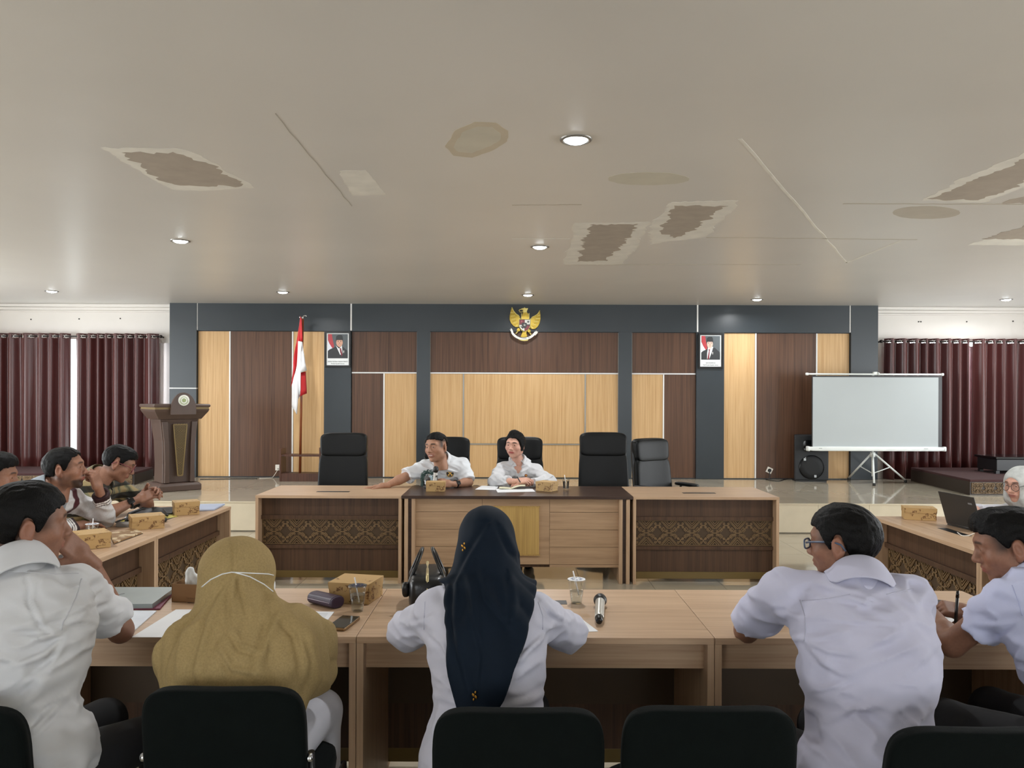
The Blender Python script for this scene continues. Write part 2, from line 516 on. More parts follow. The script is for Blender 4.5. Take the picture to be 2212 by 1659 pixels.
wall_with_openings('wall_rear', 'white rear wall of the hall with window openings', 'y', ROOM['y0'] - 0.15, 0.15, ROOM['x0'] - 0.15, ROOM['x1'] + 0.15, -0.1, 3.0, [(-5.3, -1.9, 0.75, 2.45), (1.9, 5.3, 0.75, 2.45)], m_white_wall)
WIN = [(-8.15, -5.5, 0.55, 2.50), (5.75, 8.4, 0.55, 2.50)]
wb = wall_with_openings('wall_back', 'white back wall with charcoal and wood panelling', 'y', ROOM['y1'], 0.15, ROOM['x0'] - 0.15, ROOM['x1'] + 0.15, -0.1, 3.0, WIN, m_white_wall)
m_frame = mat('white_window_frame', '#d9d7d2', 0.4)
m_pane = clear('window_glass', (0.98, 1.0, 1.0))
for n, (a, b, c, d) in enumerate(WIN):
    w = thing('window_%d' % (n + 1), 'white framed window behind the curtains', None, (0, ROOM['y1'] + 0.08, 0), kind='structure')
    mb = MB(); t = 0.05
    mb.box(a, b, -0.03, 0.03, c, c + t).box(a, b, -0.03, 0.03, d - t, d)
    for x in (a, a + (b - a) / 3 - t / 2, a + 2 * (b - a) / 3 - t / 2, b - t): mb.box(x, x + t, -0.03, 0.03, c + t, d - t)
    mb.build('window_frame', m_frame, w)
    for k in range(3):
        x0 = a + (b - a) * k / 3 + t / 2; x1 = a + (b - a) * (k + 1) / 3 - t / 2
        MB().box(x0, x1, -0.003, 0.003, c + t, d - t).build('pane', m_pane, w)

# panelled back wall: columns proud, boards recessed, silver strips between
PF = WD
def panel(name, x0, x1, y0, y1, m, proud=0.0, bev=0.002):
    o = MB().box(wx(x0), wx(x1), PF - proud, ROOM['y1'] - 0.001, wz(y1), wz(y0)).build(name, m, wb)
    return o
YT, YB = 658.0, 1032.5          # ceiling and stage lines of the wall in the photo
BT = 717.0
panel('backing_board', 372, 1890, YT, YB, m_char, -0.03)
bands = [(427, 759), (759, 1505), (1505, 1834)]
for a, b in bands: panel('charcoal_band', a + 1, b - 1, YT, BT, m_char, 0.035)
for a, b in ((369, 427), (1835, 1893)):
    panel('charcoal_column', a, b, YT, 840, m_char, 0.05)
    panel('charcoal_column', a, b, 842.5, YB, m_char, 0.05)
    panel('silver_strip', a + 0.5, b - 0.5, 840.2, 842.3, m_strip, 0.046)
for a, b in ((701, 759), (900.5, 929), (1335.5, 1364), (1503, 1563)): panel('charcoal_column', a, b, BT, YB, m_char, 0.03)
for x in (427, 759, 1505, 1834): panel('silver_strip', x - 1.6, x + 1.6, YT, BT - 1, m_strip, 0.04)
L, D_ = m_lightwood, m_darkwood
LOW = YB - 1.2
for nm, a, b, y0, y1, m in [
    ('light_board', 428, 491, BT + 1, LOW, L), ('light_board', 491, 497, BT + 1, LOW, L),
    ('dark_board', 498, 630, BT + 1, LOW, D_), ('light_board', 634, 701, BT + 1, LOW, L),
    ('dark_board', 760, 900, BT + 1, 804.5, D_), ('dark_board', 760, 828, 808, LOW, D_), ('light_board', 831, 899.5, 808, LOW, L),
    ('dark_board', 929.5, 1335, BT + 1, 804.5, D_),
    ('light_board', 929.5, 1000, 808, 958, L), ('light_board', 1002.5, 1263, 808, 958, L), ('light_board', 1265.5, 1335, 808, 958, L),
    ('light_board', 929.5, 1335, 961, LOW, L),
    ('dark_board', 1364.5, 1502.5, BT + 1, 804.5, D_), ('light_board', 1365, 1432, 808, LOW, L), ('dark_board', 1434.5, 1502.5, 808, LOW, D_),
    ('light_board', 1563.5, 1630, BT + 1, LOW, L), ('dark_board', 1634, 1762, BT + 1, LOW, D_), ('light_board', 1765.5, 1834, BT + 1, LOW, L)]:
    panel(nm, a, b, y0, y1, m, 0.0)
for x, y0, y1, m in [(496.5, BT + 1, LOW, m_strip), (632, BT + 1, LOW, m_strip), (829.5, 808, LOW, m_strip), (1001.2, 808, 958, m_strip2),
                     (1264.2, 808, 958, m_strip2), (1433.2, 808, LOW, m_strip), (1632, BT + 1, LOW, m_strip), (1763.7, BT + 1, LOW, m_strip),
                     (900.6, BT + 1, LOW, m_strip2), (929, BT + 1, LOW, m_strip2), (1335.3, BT + 1, LOW, m_strip2), (1364.3, BT + 1, LOW, m_strip2)]:
    w = 0.7 if m is m_strip2 and x in (900.6, 929, 1335.3, 1364.3) else 1.4
    panel('divider_strip', x - w, x + w, y0, y1, m, 0.008)
for a, b, y, m in [(760, 900, 806.3, m_strip), (929.5, 1335, 806.3, m_strip), (1364.5, 1502.5, 806.3, m_strip), (929.5, 1335, 959.5, m_strip2)]:
    panel('divider_strip', a, b, y - 1.3, y + 1.3, m, 0.009)
panel('skirting_strip', 370, 1892, YB - 1.5, YB, m_char, 0.012)
# cornices of the plain white wall parts
for nm, a, b in (('trim_1', ROOM['x0'], wx(369) - 0.01), ('trim_2', wx(1893) + 0.01, ROOM['x1'])):
    o = MB().box(a, b, ROOM['y1'] - 0.10, ROOM['y1'], 2.93, 2.978).box(a, b, ROOM['y1'] - 0.06, ROOM['y1'], 2.885, 2.93).box(a, b, ROOM['y1'] - 0.03, ROOM['y1'], 2.86, 2.885).build(nm, m_white_wall, bevel=0.008)
    tag(o, 'white stepped plaster cornice under the ceiling', kind='structure')
m_screw = mat('dark_wall_plug', '#3a3633', 0.6)
for px, py in ((67, 690), (171, 689), (260, 688), (1984, 695), (1989, 695), (2088, 695), (2188, 694)):
    c = at(px, py, ROOM['y1'])
    MB().cyl((c.x, ROOM['y1'] - 0.006, c.z), (c.x, ROOM['y1'] + 0.01, c.z), 0.011, n=8).build('wall_plug', m_screw, wb)

# ------------------------------------------------------------------ downlights
m_lamp = emit('lamp_glow', '#f4fbff', 30)
m_rim = mat('lamp_rim', '#8c8a86', 0.3, metal=0.7)
def downlight(x, y, power, label, lamp='downlight_lamp'):
    t = thing('ceiling_downlight', label, 'downlight', (x, y, ROOM['zc']), 0, 'recessed downlights in the ceiling')
    MB().lathe([(0.062, 0.0), (0.064, -0.006), (0.075, -0.010), (0.084, -0.006), (0.086, 0.0)], 28, caps=False).build('trim_ring', m_rim, t)
    MB().lathe([(0.061, -0.002), (0.061, -0.006), (0.045, -0.016), (0.02, -0.021)], 24).build('lamp_lens', m_lamp, t)
    l = area(lamp, (0, 0, -0.03), (0, 0, 0), 0.11, 0.11, power, (0.97, 0.985, 1.0), 'DISK', R(165))
    l.parent = t
    return t
PW = 24
for x, y, lb in [(0.335, 4.14, 'lit downlight nearest the tan water stain on the ceiling'),
              (0.25, 7.15, 'lit downlight beside the peeling rectangular ceiling patches'),
              (-2.96, 6.93, 'lit downlight over the row of left hand tables'),
              (-3.07, 10.4, 'lit downlight in front of the flagpole wall panels'),
              (0.21, 10.6, 'lit downlight above the gold eagle emblem'),
              (3.46, 11.0, 'lit downlight above the dark right hand wall panel'),
              (6.92, 10.9, 'lit downlight in front of the right curtains'),
              (-6.16, 10.4, 'lit downlight in front of the left curtains')]:
    downlight(x, y, PW, lb)
# the same grid of downlights goes on beside the frame, level with the front lamp
for x, y, lb in ((-3.0, 4.1, 'lit downlight over the varsity jacket man'), (3.4, 4.1, 'lit downlight over the open laptop table')):
    downlight(x, y, PW, lb, 'downlight_lamp_offscreen')
# ================================================================== FURNITURE
m_oak = wood('ash_laminate', '#a98a6e', '#c6a88a', (0.7, 14, 14), 0.38, 0.4, 2.0, 0.02, 0.45)
m_oak_edge = mat('ash_edge_band', '#bd9f82', 0.45, vary=0.05)
m_oak_v = wood('ash_laminate_upright', '#a98a6e', '#c6a88a', (14, 14, 0.7), 0.42, 0.4, 2.0, 0.02, 0.45)
m_brown = wood('dark_laminate', '#3c2a1e', '#58402f', (14, 14, 0.6), 0.45, 0.35, 2.0, 0.02, 0.5)
m_brown_top = wood('wenge_top', '#2e211c', '#453229', (0.8, 16, 16), 0.3, 0.45, 2.0, 0.02, 0.5)
m_carve_bg = mat('carved_ground', '#4a3824', 0.55, vary=0.08)
m_carve = mat('carved_relief', '#7a6142', 0.5, vary=0.08)
m_gold_strip = mat('bronze_plinth', '#6e5a30', 0.4, metal=0.3, vary=0.06)
m_black = mat('black_plastic', '#17181a', 0.4, vary=0.05)
m_black_gloss = mat('black_gloss', '#0c0d0f', 0.15, vary=0.03)

def spiral(cx, cy, r, turns, a0, sgn=1, n=14):
    return [(cx + r * (1 - 0.75 * k / n) * math.cos(a0 + sgn * turns * 2 * PI * k / n), cy + r * (1 - 0.75 * k / n) * math.sin(a0 + sgn * turns * 2 * PI * k / n)) for k in range(n + 1)]
def key(cx, cy, s, flip):
    p = [(-1, -1), (1, -1), (1, 1), (-0.5, 1), (-0.5, -0.4), (0.4, -0.4), (0.4, 0.4)]
    c, q = math.cos(PI / 4), math.sin(PI / 4)
    return [(cx + flip * s * (a * c - b * q), cy + s * (a * q + b * c)) for a, b in p]
def motif_lines(w, h):
    """one repeat of the woven-style curl and key ornament, about its centre"""
    L_ = []
    for sx in (-1, 1):
        for sy in (-1, 1):
            L_.append([(0, 0)] + spiral(sx * 0.020, sy * 0.017, 0.012, 1.3, PI / 2 if sy < 0 else -PI / 2, sx * sy))
            L_.append([(sx * w / 2, sy * h * 0.30)] + spiral(sx * (w / 2 - 0.018), sy * (h * 0.30 + 0.016), 0.011, 1.2, -PI / 2, -sx))
            L_.append([(sx * w / 2, sy * h * 0.30)] + spiral(sx * (w / 2 - 0.018), sy * (h * 0.30 - 0.016), 0.011, 1.2, PI / 2, sx))
            L_.append(key(sx * w * 0.25, sy * h * 0.13, 0.015, sx))
            L_.append([(sx * 0.012, sy * h * 0.16), (sx * w * 0.36, sy * h * 0.47)])
            L_.append([(sx * w * 0.16, sy * 0.006), (sx * w * 0.44, sy * h * 0.27)])
    for sy in (-1, 1):
        for i in range(3):
            a = w * 0.30 - 0.019 * i
            b = 0.066 - 0.021 * i
            L_.append([(-a, sy * h * 0.47), (0, sy * (h * 0.47 - b)), (a, sy * h * 0.47)])
    return L_
def relief(length, h, w0=0.197, wid=0.0062, dep=0.005):
    """raised ornament band lying in the local xz plane, facing -y"""
    n = max(1, round(length / w0)); w = length / n
    mb = MB()
    for k in range(n):
        cx = -length / 2 + w * (k + 0.5)
        for ln in motif_lines(w, h):
            for (a, b), (c, d) in zip(ln, ln[1:]):
                if abs(a - c) + abs(b - d) < 1e-4: continue
                mb.bar((cx + a, 0, b), (cx + c, 0, d), wid, dep * 2, (0, 1, 0))
    for z in (-h / 2 + 0.003, h / 2 - 0.003):
        mb.box(-length / 2, length / 2, -dep, dep, z - 0.003, z + 0.003)
    for x in (-length / 2 + 0.003, length / 2 - 0.003):
        mb.box(x - 0.003, x + 0.003, -dep, dep, -h / 2, h / 2)
    return mb.mesh('carved_ornament', m_carve)

def desk(label, loc, rz, Lg, Dp, group, slot_x=0.0):
    """front (carved, visitor side) at local y=0 facing -y, user side at y=Dp, x centred"""
    t = thing('conference_table', label, 'table', loc, rz, group)
    H, th = 0.75, 0.024
    x0, x1 = -Lg / 2, Lg / 2
    MB().box(x0 + .001, x1 - .001, 0, Dp, H - th, H).build('table_top', m_oak, t, bevel=0.0015)
    for a in (x0 + .001, x1 - 0.026): MB().box(a, a + 0.025, 0.002, Dp - 0.002, 0, H - th).build('end_panel', m_oak_v, t, bevel=0.0015)
    a, b = x0 + 0.026, x1 - 0.026
    MB().box(a, b, Dp - 0.075, Dp - 0.055, 0.622, H - th).build('apron', m_oak, t)
    # modesty front: three boards round a carved band
    MB().box(a, b, 0.095, 0.113, 0.565, H - th).build('front_board', m_brown, t)
    MB().box(a, b, 0.095, 0.113, 0.09, 0.285).build('front_board', m_brown, t)
    MB().box(a, b, 0.110, 0.118, 0.285, 0.565).build('carved_backing', m_carve_bg, t)
    MB().box(a, b, 0.078, 0.110, 0.535, 0.568).build('band_rail', m_brown, t, bevel=0.002)
    MB().box(a, b, 0.078, 0.110, 0.282, 0.312).build('band_rail', m_brown, t, bevel=0.002)
    link('carved_ornament', relief_mesh(round(b - a - 0.01, 3)), t, ((a + b) / 2, 0.107, 0.4235))
    MB().box(a, b, 0.085, 0.113, 0.03, 0.09).build('plinth_strip', m_gold_strip, t, bevel=0.002)
    g = MB().box(slot_x - 0.145, slot_x + 0.145, Dp - 0.50, Dp - 0.44, H - 0.004, H + 0.0012).build('cable_slot', m_black, t)
    return t
_rel = {}
def relief_mesh(Lr):
    if Lr not in _rel: _rel[Lr] = relief(Lr, 0.219)
    return _rel[Lr]

HY0, HD = 6.644, 0.735
G_SIDE = 'light conference tables with carved fronts'
desk('light table with carved front beside the dark head desk, before the flagpole side chair', (-1.566, HY0, 0), 0, 1.250, HD, G_SIDE, -0.02)
desk('light table with carved front beside the dark head desk, before the chair turned aside', (1.664, HY0, 0), 0, 1.250, HD, G_SIDE, 0.0)
LX, RX = -2.16, 2.605
for y1, lb in ((5.99, 'light table with carved front bearing the black bag and blue folder'),
               (4.735, 'light table with carved front bearing the brown batik case'),
               (3.48, 'light table with carved front behind the man in white resting his chin')):
    desk(lb, (LX, y1 - 0.6275, 0), PI / 2, 1.255, 0.70, G_SIDE)
for y1, lb in ((5.62, 'light table with carved front that bears the open laptop'),
               (4.335, 'light table with carved front beyond the man writing with a pen')):
    desk(lb, (RX, y1 - 0.6425, 0), -PI / 2, 1.285, 0.70, G_SIDE)
NY0, ND = 2.785, 0.69
for xc, lb in ((-1.1975, 'light table seen from its seat side, under the brown tissue box and closed laptop'),
               (0.0875, 'light table seen from its seat side, under the table microphone and handbag'),
               (1.3725, 'light table seen from its seat side, between the two men in lavender shirts')):
    desk(lb, (xc, NY0 + ND, 0), PI, 1.285, ND, G_SIDE)

# dark topped head desk
hd = thing('head_desk', 'wide head desk with dark brown top and light planked front', 'desk', (0.0475, HY0, 0))
hw = 0.9885
MB().box(-hw, hw, -0.004, HD, 0.726, 0.752).build('desk_top', m_brown_top, hd, bevel=0.002)
for s in (-1, 1):
    MB().box(s * (hw - 0.055) - 0.0, s * (hw - 0.055) + s * 0.032, 0.01, HD - 0.02, 0, 0.726).build('end_panel', m_oak_v, hd, bevel=0.002)
    MB().box(s * (hw - 0.085) - s * 0.0, s * (hw - 0.055), 0.03, HD - 0.03, 0.002, 0.724).build('dark_spacer', m_brown_top, hd)
    MB().box(s * (hw - 0.115), s * (hw - 0.085), 0.01, HD - 0.02, 0, 0.726).build('end_panel', m_oak_v, hd, bevel=0.002)
m_plank = wood('ash_plank', '#a28468', '#bc9d7e', (0.8, 10, 10), 0.42, 0.35, 2.2, 0.02, 0.4)
def hx(px): return (px - 1118.0) * HY0 / FPX
def hz(py): return CAMH - (py - HOR) * HY0 / FPX
rows = [1078, 1108.5, 1146.5, 1184.5, 1222.5, 1229]
for a, b in ((895, 1042), (1189, 1341)):
    for y0, y1 in zip(rows, rows[1:]):
        MB().box(hx(a) + .001, hx(b) - .001, 0.06, 0.078, hz(y1) + .0012, hz(y0) - .0012).build('front_plank', m_plank, hd, bevel=0.002)
MB().box(hx(1042) + .001, hx(1189) - .001, 0.06, 0.078, hz(1222.5), hz(1078)).build('front_plank', m_plank, hd, bevel=0.002)
MB().box(hx(895), hx(1341), 0.078, 0.09, hz(1229), hz(1076)).build('front_backing', m_brown, hd)
m_plate = wood('golden_plate_wood', '#a3824a', '#c7a565', (14, 14, 0.7), 0.4, 0.4, 2.0, 0.02, 0.5)
pl = MB().box(hx(1069), hx(1166), 0.042, 0.06, hz(1200), hz(1097)).build('centre_plate', m_plate, hd, bevel=0.002)
for y0_, y1_ in ((1095, 1097), (1200, 1202)): MB().box(hx(1067), hx(1168), 0.036, 0.06, hz(y1_), hz(y0_)).build('plate_edging', m_plate, pl)

# ------------------------------------------------------------------ chairs
m_leather = mat('black_leather', '#090b0c', 0.45, spec=0.25, vary=0.08, bump=0.12, bscale=120)
m_leather_hi = m_leather
m_chrome = mat('chrome', '#c9cbce', 0.15, metal=1.0, vary=0.02)
def exec_chair(label, loc, rz, zt=1.22, group='black leather executive chairs'):
    """faces +y locally, seat centre over the origin"""
    t = thing('executive_chair', label, 'chair', loc, rz, group)
    zb = zt - 0.70
    def bend(p): return [p[0], p[1] + 0.10 * p[0] * p[0] * 4 + 0.0, p[2]]
    yb = -0.25
    tilt = -0.10
    def shp(c, w0, w1, h, th, e):
        def b(p):
            k = (p[2] / h + 1) / 2
            w = w0 + (w1 - w0) * k
            x = p[0] * w / max(w0, w1)
            return [x, p[1] + 0.55 * x * x + tilt * p[2], p[2]]
        return MB().sup(c, (max(w0, w1), th, h), e[0], e[1], 36, 24, b)
    shp((0, yb, zb + 0.255), 0.262, 0.245, 0.255, 0.055, (0.32, 0.45)).build('back_cushion', m_leather, t)
    shp((0, yb - 0.035, zb + 0.575), 0.235, 0.245, 0.125, 0.066, (0.38, 0.40)).build('headrest', m_leather_hi, t)
    shp((0, yb - 0.05, zb + 0.36), 0.25, 0.235, 0.33, 0.035, (0.25, 0.3)).build('back_shell', m_black, t)
    MB().box(-0.215, 0.215, yb + 0.045, yb + 0.062, zb + 0.085, zb + 0.092).build('stitch_seam', m_black, t)
    MB().sup((0, 0.02, 0.405), (0.26, 0.26, 0.06), 0.4, 0.45, 32, 14).build('seat', m_leather, t)
    for s in (-1, 1):
        MB().sup((s * 0.305, -0.02, 0.665), (0.035, 0.16, 0.02), 0.5, 0.5, 20, 10).build('armrest', m_black, t)
        MB().tube([(s * 0.24, 0.10, 0.40), (s * 0.305, 0.10, 0.46), (s * 0.305, 0.09, 0.65)], 0.014).tube([(s * 0.24, -0.12, 0.40), (s * 0.305, -0.12, 0.46), (s * 0.305, -0.10, 0.65)], 0.014).build('arm_support', m_chrome, t)
    MB().cyl((0, 0, 0.10), (0, 0, 0.37), 0.028, n=16).build('gas_lift', m_black, t)
    for k in range(5):
        a = 2 * PI * k / 5 + 0.3
        c, s_ = math.cos(a), math.sin(a)
        MB().tube([(0.02 * c, 0.02 * s_, 0.12), (0.18 * c, 0.18 * s_, 0.10), (0.30 * c, 0.30 * s_, 0.075)], [0.028, 0.022, 0.016]).build('base_arm', m_black, t)
        MB().cyl((0.30 * c - 0.02 * s_, 0.30 * s_ + 0.02 * c, 0.03), (0.30 * c + 0.02 * s_, 0.30 * s_ - 0.02 * c, 0.03), 0.03, n=14).cyl((0.30 * c, 0.30 * s_, 0.03), (0.30 * c, 0.30 * s_, 0.08), 0.01, n=8).build('castor', m_black, t)
    return t
exec_chair('tall black leather chair, empty, behind the light table nearest the flagpole', (at(743, 936, 8.05).x, 7.80, 0), PI, 1.215)
exec_chair('black leather chair occupied by the man with the handheld microphone', (at(968, 945, 8.13).x, 7.88, 0), PI + 0.05, 1.172)
exec_chair('black leather chair occupied by the woman with pinned up hair', (at(1123, 944, 8.23).x, 7.98, 0), PI, 1.17)
exec_chair('tall black leather chair, empty, beside the seated woman in white', (at(1303, 932, 7.95).x, 7.70, 0), PI, 1.235)
exec_chair('black leather chair, empty and turned aside behind the light table', (at(1413, 950, 8.05).x + 0.16, 8.12, 0), PI + 0.62, 1.155)

m_fabric = mat('dark_green_fabric', '#060c0b', 0.9, spec=0.12, vary=0.12, vscale=30, bump=0.25, bscale=400, sheen=0.03)
m_tube = mat('black_steel_tube', '#101214', 0.3, vary=0.03)
def meeting_chair(label, loc, rz, zt):
    """faces +y; back panel at local y=0 .. ; camera sees the back"""
    t = thing('meeting_chair', label, 'chair', loc, rz, 'dark green padded meeting chairs')
    h = 0.235
    def b(p): return [p[0], p[1] + 0.45 * p[0] * p[0] - 0.12 * p[2], p[2]]
    MB().sup((0, 0, zt - h), (0.223, 0.034, h), 0.33, 0.30, 44, 26, b).build('backrest', m_fabric, t)
    MB().sup((0, -0.006, zt - h - 0.004), (0.225, 0.020, h + 0.0005), 0.30, 0.26, 44, 26, b).build('back_piping', m_fabric, t)
    MB().sup((0, 0.27, 0.412), (0.222, 0.235, 0.045), 0.4, 0.4, 32, 12).build('seat', m_fabric, t)
    for s in (-1, 1):
        zb_ = zt - 0.20
        MB().tube([(s * 0.231, 0.035, zb_), (s * 0.231, 0.05, 0.48), (s * 0.231, 0.09, 0.385)], 0.0105).build('back_post', m_tube, t)
        MB().tube([(s * 0.231, 0.09, 0.385), (s * 0.231, -0.02, 0.0)], 0.0105).build('leg', m_tube, t)
        MB().tube([(s * 0.231, 0.46, 0.385), (s * 0.231, 0.50, 0.0)], 0.0105).build('leg', m_tube, t)
        MB().tube([(s * 0.231, 0.09, 0.375), (s * 0.231, 0.46, 0.375)], 0.0105).build('seat_rail', m_tube, t)
        MB().sup((s * 0.231, 0.020, zb_ - 0.01), (0.012, 0.014, 0.012), 0.9, 0.9, 12, 8).build('chrome_bolt', m_chrome, t)
    return t
meeting_chair('dark green padded chair under the man in white resting his chin', (-1.475, 2.00, 0), 0.06, 0.815)
meeting_chair('dark green padded chair under the woman in the mustard headscarf', (at(485, 1485, 2.15).x, 2.15, 0), 0.0, 0.815)
meeting_chair('dark green padded chair under the woman in the navy headscarf', (at(1120, 1527, 2.03).x, 2.03, 0), 0.0, 0.808)
meeting_chair('dark green padded chair, empty, beside the navy headscarf', (at(1531, 1522, 2.00).x, 2.00, 0), 0.0, 0.826)
meeting_chair('dark green padded chair under the man with blue framed glasses', (at(2115, 1562, 1.88).x, 1.88, 0), 0.0, 0.826)

meeting_chair('dark green padded chair under the man writing with a pen', (1.86, 2.12, 0), R(20), 0.82)
meeting_chair('dark green padded chair under the man in the varsity jacket', (-3.40, 4.735, 0), R(-90), 0.82)
meeting_chair('dark green padded chair under the man in the checked shirt', (-3.40, 5.43, 0), R(-90), 0.82)
meeting_chair('dark green padded chair under the man beside the varsity jacket', (-3.40, 4.03, 0), R(-93), 0.82)
meeting_chair('dark green padded chair under the woman at the laptop', (3.94, 5.05, 0), R(92), 0.82)

# ------------------------------------------------------------------ curtains
def satin(name, c):
    m, nt, b = _new(name)
    v = _tex(nt, (60, 60, 1))
    f = _noise(nt, v, 3, 2)
    cc = lin(c)
    nt.links.new(_ramp(nt, f, [(0.3, tuple(x * 0.85 for x in cc[:3])), (0.7, tuple(x * 1.15 for x in cc[:3]))]), b.inputs['Base Color'])
    b.inputs['Roughness'].default_value = 0.36
    b.inputs['Specular IOR Level'].default_value = 0.7
    b.inputs['Sheen Weight'].default_value = 0.5
    b.inputs['Sheen Roughness'].default_value = 0.35
    b.inputs['Sheen Tint'].default_value = (0.9, 0.6, 0.58, 1)
    return m
m_curtain = satin('maroon_satin', '#481c1a')
m_curtain2 = m_curtain
m_rod = mat('dark_curtain_rod', '#2a2522', 0.3, metal=0.6)
m_eyelet = mat('steel_eyelet', '#d8d6d0', 0.3, metal=0.6)
CY = 11.78
def curtain(label, x0, x1, zt, zb, m, n_eye, seed):
    rr = random.Random(seed)
    t = thing('eyelet_curtain', label, 'curtain', ((x0 + x1) / 2, CY, zb), 0, 'maroon eyelet curtains')
    w = x1 - x0; H = zt - zb
    nx = n_eye * 16; cols = nx
    zs = [0, 0.25, 0.5, 0.75, 0.9]
    ph = [rr.uniform(-0.35, 0.35) for _ in range(n_eye * 2 + 2)]
    # uneven spacing of the folds
    knots = np.cumsum([rr.uniform(0.65, 1.35) for _ in range(n_eye)]); knots = np.concatenate([[0], knots]) / knots[-1]
    def xmap(u): return float(np.interp(u * n_eye, range(n_eye + 1), knots))
    def pt(u, zz):
        k = u * n_eye
        fall = (H - zz) / H
        x = -w / 2 + w * xmap(u) + 0.010 * math.sin(k * 5.1 + seed) * fall
        a = 0.056 * (1 + 0.12 * math.sin(k * 1.7 + seed * 2)) * (0.9 + 0.25 * fall)
        y = a * math.cos(2 * PI * k) + 0.012 * math.cos(4 * PI * k + 1.0) * fall
        return (x, y, zz)
    rowz = [0.0, 0.3, 0.7, 1.1, 1.5, 1.8, H - 0.11] + [H - 0.11 + 0.01375 * i for i in range(1, 9)]
    ny = len(rowz) - 1
    def fn(u, v): return pt(u, rowz[round(v * ny)])
    def skip(i, j):
        return (i % 16) in (2, 3, 4, 5, 10, 11, 12, 13) and j in (ny - 5, ny - 4, ny - 3)
    MB().grid(nx, ny, fn, True, skip).build('fabric', m, t, solid=0.003)
    for k2 in range(2 * n_eye):
        k = k2 / 2
        u = (k + 4 / 16) / n_eye
        p0 = Vector(pt((k + 2.4 / 16) / n_eye, H - 0.045)); p1 = Vector(pt((k + 5.6 / 16) / n_eye, H - 0.045))
        c = Vector(pt(u, H - 0.0475)); d = (p1 - p0).normalized()
        pts = [c + d * (0.024 * math.cos(q)) + Vector((0, 0, 0.024 * math.sin(q))) for q in [2 * PI * i / 14 for i in range(14)]]
        MB().tube(pts, 0.0045, 6, True).build('eyelet_ring', m_eyelet, t)
    return t
ZR = 2.475
curtain('maroon eyelet curtain left of the bright window gap', -8.18, wx(147), ZR + 0.045, STAGE_Z + 0.005, m_curtain, 8, 1)
curtain('maroon eyelet curtain between the bright window gap and the charcoal column', wx(159), wx(339), ZR + 0.045, STAGE_Z + 0.005, m_curtain, 8, 2)
ZR2 = 2.445
curtain('maroon eyelet curtain behind the projection screen', wx(1914), wx(2098), ZR2 + 0.045, STAGE_Z + 0.005, m_curtain2, 8, 3)
curtain('maroon eyelet curtain above the black keyboard case', wx(2107), 8.45, ZR2 + 0.045, STAGE_Z + 0.005, m_curtain2, 8, 4)
def rod(label, x0, x1, z, ends):
    t = thing('curtain_rod', label, 'curtain rod', ((x0 + x1) / 2, CY, z), 0, 'dark curtain rods')
    h = (x1 - x0) / 2
    MB().cyl((-h, 0, 0), (h, 0, 0), 0.011, n=12).build('rod', m_rod, t)
    for s in (-1, 1):
        MB().lathe([(0.013, 0), (0.024, 0.012), (0.026, 0.03), (0.018, 0.045), (0.01, 0.05)], 14).build('finial', m_rod, t, (s * h, 0, 0), (0, s * PI / 2, 0))
        MB().box(s * (h - 0.007) - 0.006, s * (h - 0.007) + 0.006, 0, ROOM['y1'] - CY, -0.012, 0.012).build('bracket', m_rod, t)
    return t
rod('dark rod carrying the curtains left of the charcoal column', -8.25, wx(342), ZR, 0)
rod('dark rod carrying the curtains behind the screen', wx(1908), 8.5, ZR2, 0)
# pale sheers hang behind both pairs
m_sheer = mat('white_sheer', '#f3eef0', 0.8, vary=0.02, bump=0.1, bscale=40)
m_sheer_p = mat('pink_sheer', '#e8c6cf', 0.8, vary=0.03, bump=0.1, bscale=40)
def sheer(label, x0, x1, m):
    o = MB().grid(int((x1 - x0) / 0.02), 6, lambda u, v: ((u - 0.5) * (x1 - x0), 0.018 * math.sin(u * (x1 - x0) * 46), v * 2.02)).build('sheer_curtain', m, None, ((x0 + x1) / 2, 11.89, STAGE_Z + 0.01), solid=0.002)
    return tag(o, label, 'curtain', 'pale sheers behind the maroon curtains')
sheer('cream sheer strip between maroon curtain and charcoal column', wx(336), wx(367), m_sheer)
sheer('pale pink sheer showing in the gap of the curtains behind the screen', wx(2085), wx(2120), m_sheer_p)
# ================================================================== THINGS ON THE STAGE AND ON THE WALL
# ---- lectern
m_lect = mat('lectern_brown', '#503e35', 0.4, spec=0.45, vary=0.05, stretch=(6, 6, 0.5), vscale=4)
m_lect2 = m_lect
m_lect_gold = mat('lectern_fretwork', '#7d6941', 0.45, metal=0.2, vary=0.06)
m_dark_hole = mat('fretwork_ground', '#2a2018', 0.6)
lp = onz(366, 1060, STAGE_Z)
le = thing('lectern', 'dark brown wooden lectern with gold fretwork and a round white crest', 'lectern', (lp.x, lp.y + 0.14, STAGE_Z), R(42))
def loft(mb, secs):
    """stack of rectangles (z, half width, y front, y back)"""
    vs = []
    for z, hw_, yf, yb in secs: vs += [(-hw_, yf, z), (hw_, yf, z), (hw_, yb, z), (-hw_, yb, z)]
    fs = [(0, 3, 2, 1)]
    for k in range(len(secs) - 1):
        for i in range(4):
            fs.append((k * 4 + i, k * 4 + (i + 1) % 4, (k + 1) * 4 + (i + 1) % 4, (k + 1) * 4 + i))
    n = (len(secs) - 1) * 4
    fs.append((n, n + 1, n + 2, n + 3))
    return mb.add(vs, fs)
loft(MB(), [(0, 0.27, -0.24, 0.24), (0.075, 0.27, -0.24, 0.24), (0.105, 0.235, -0.205, 0.205)]).build('base', m_lect, le, bevel=0.01)
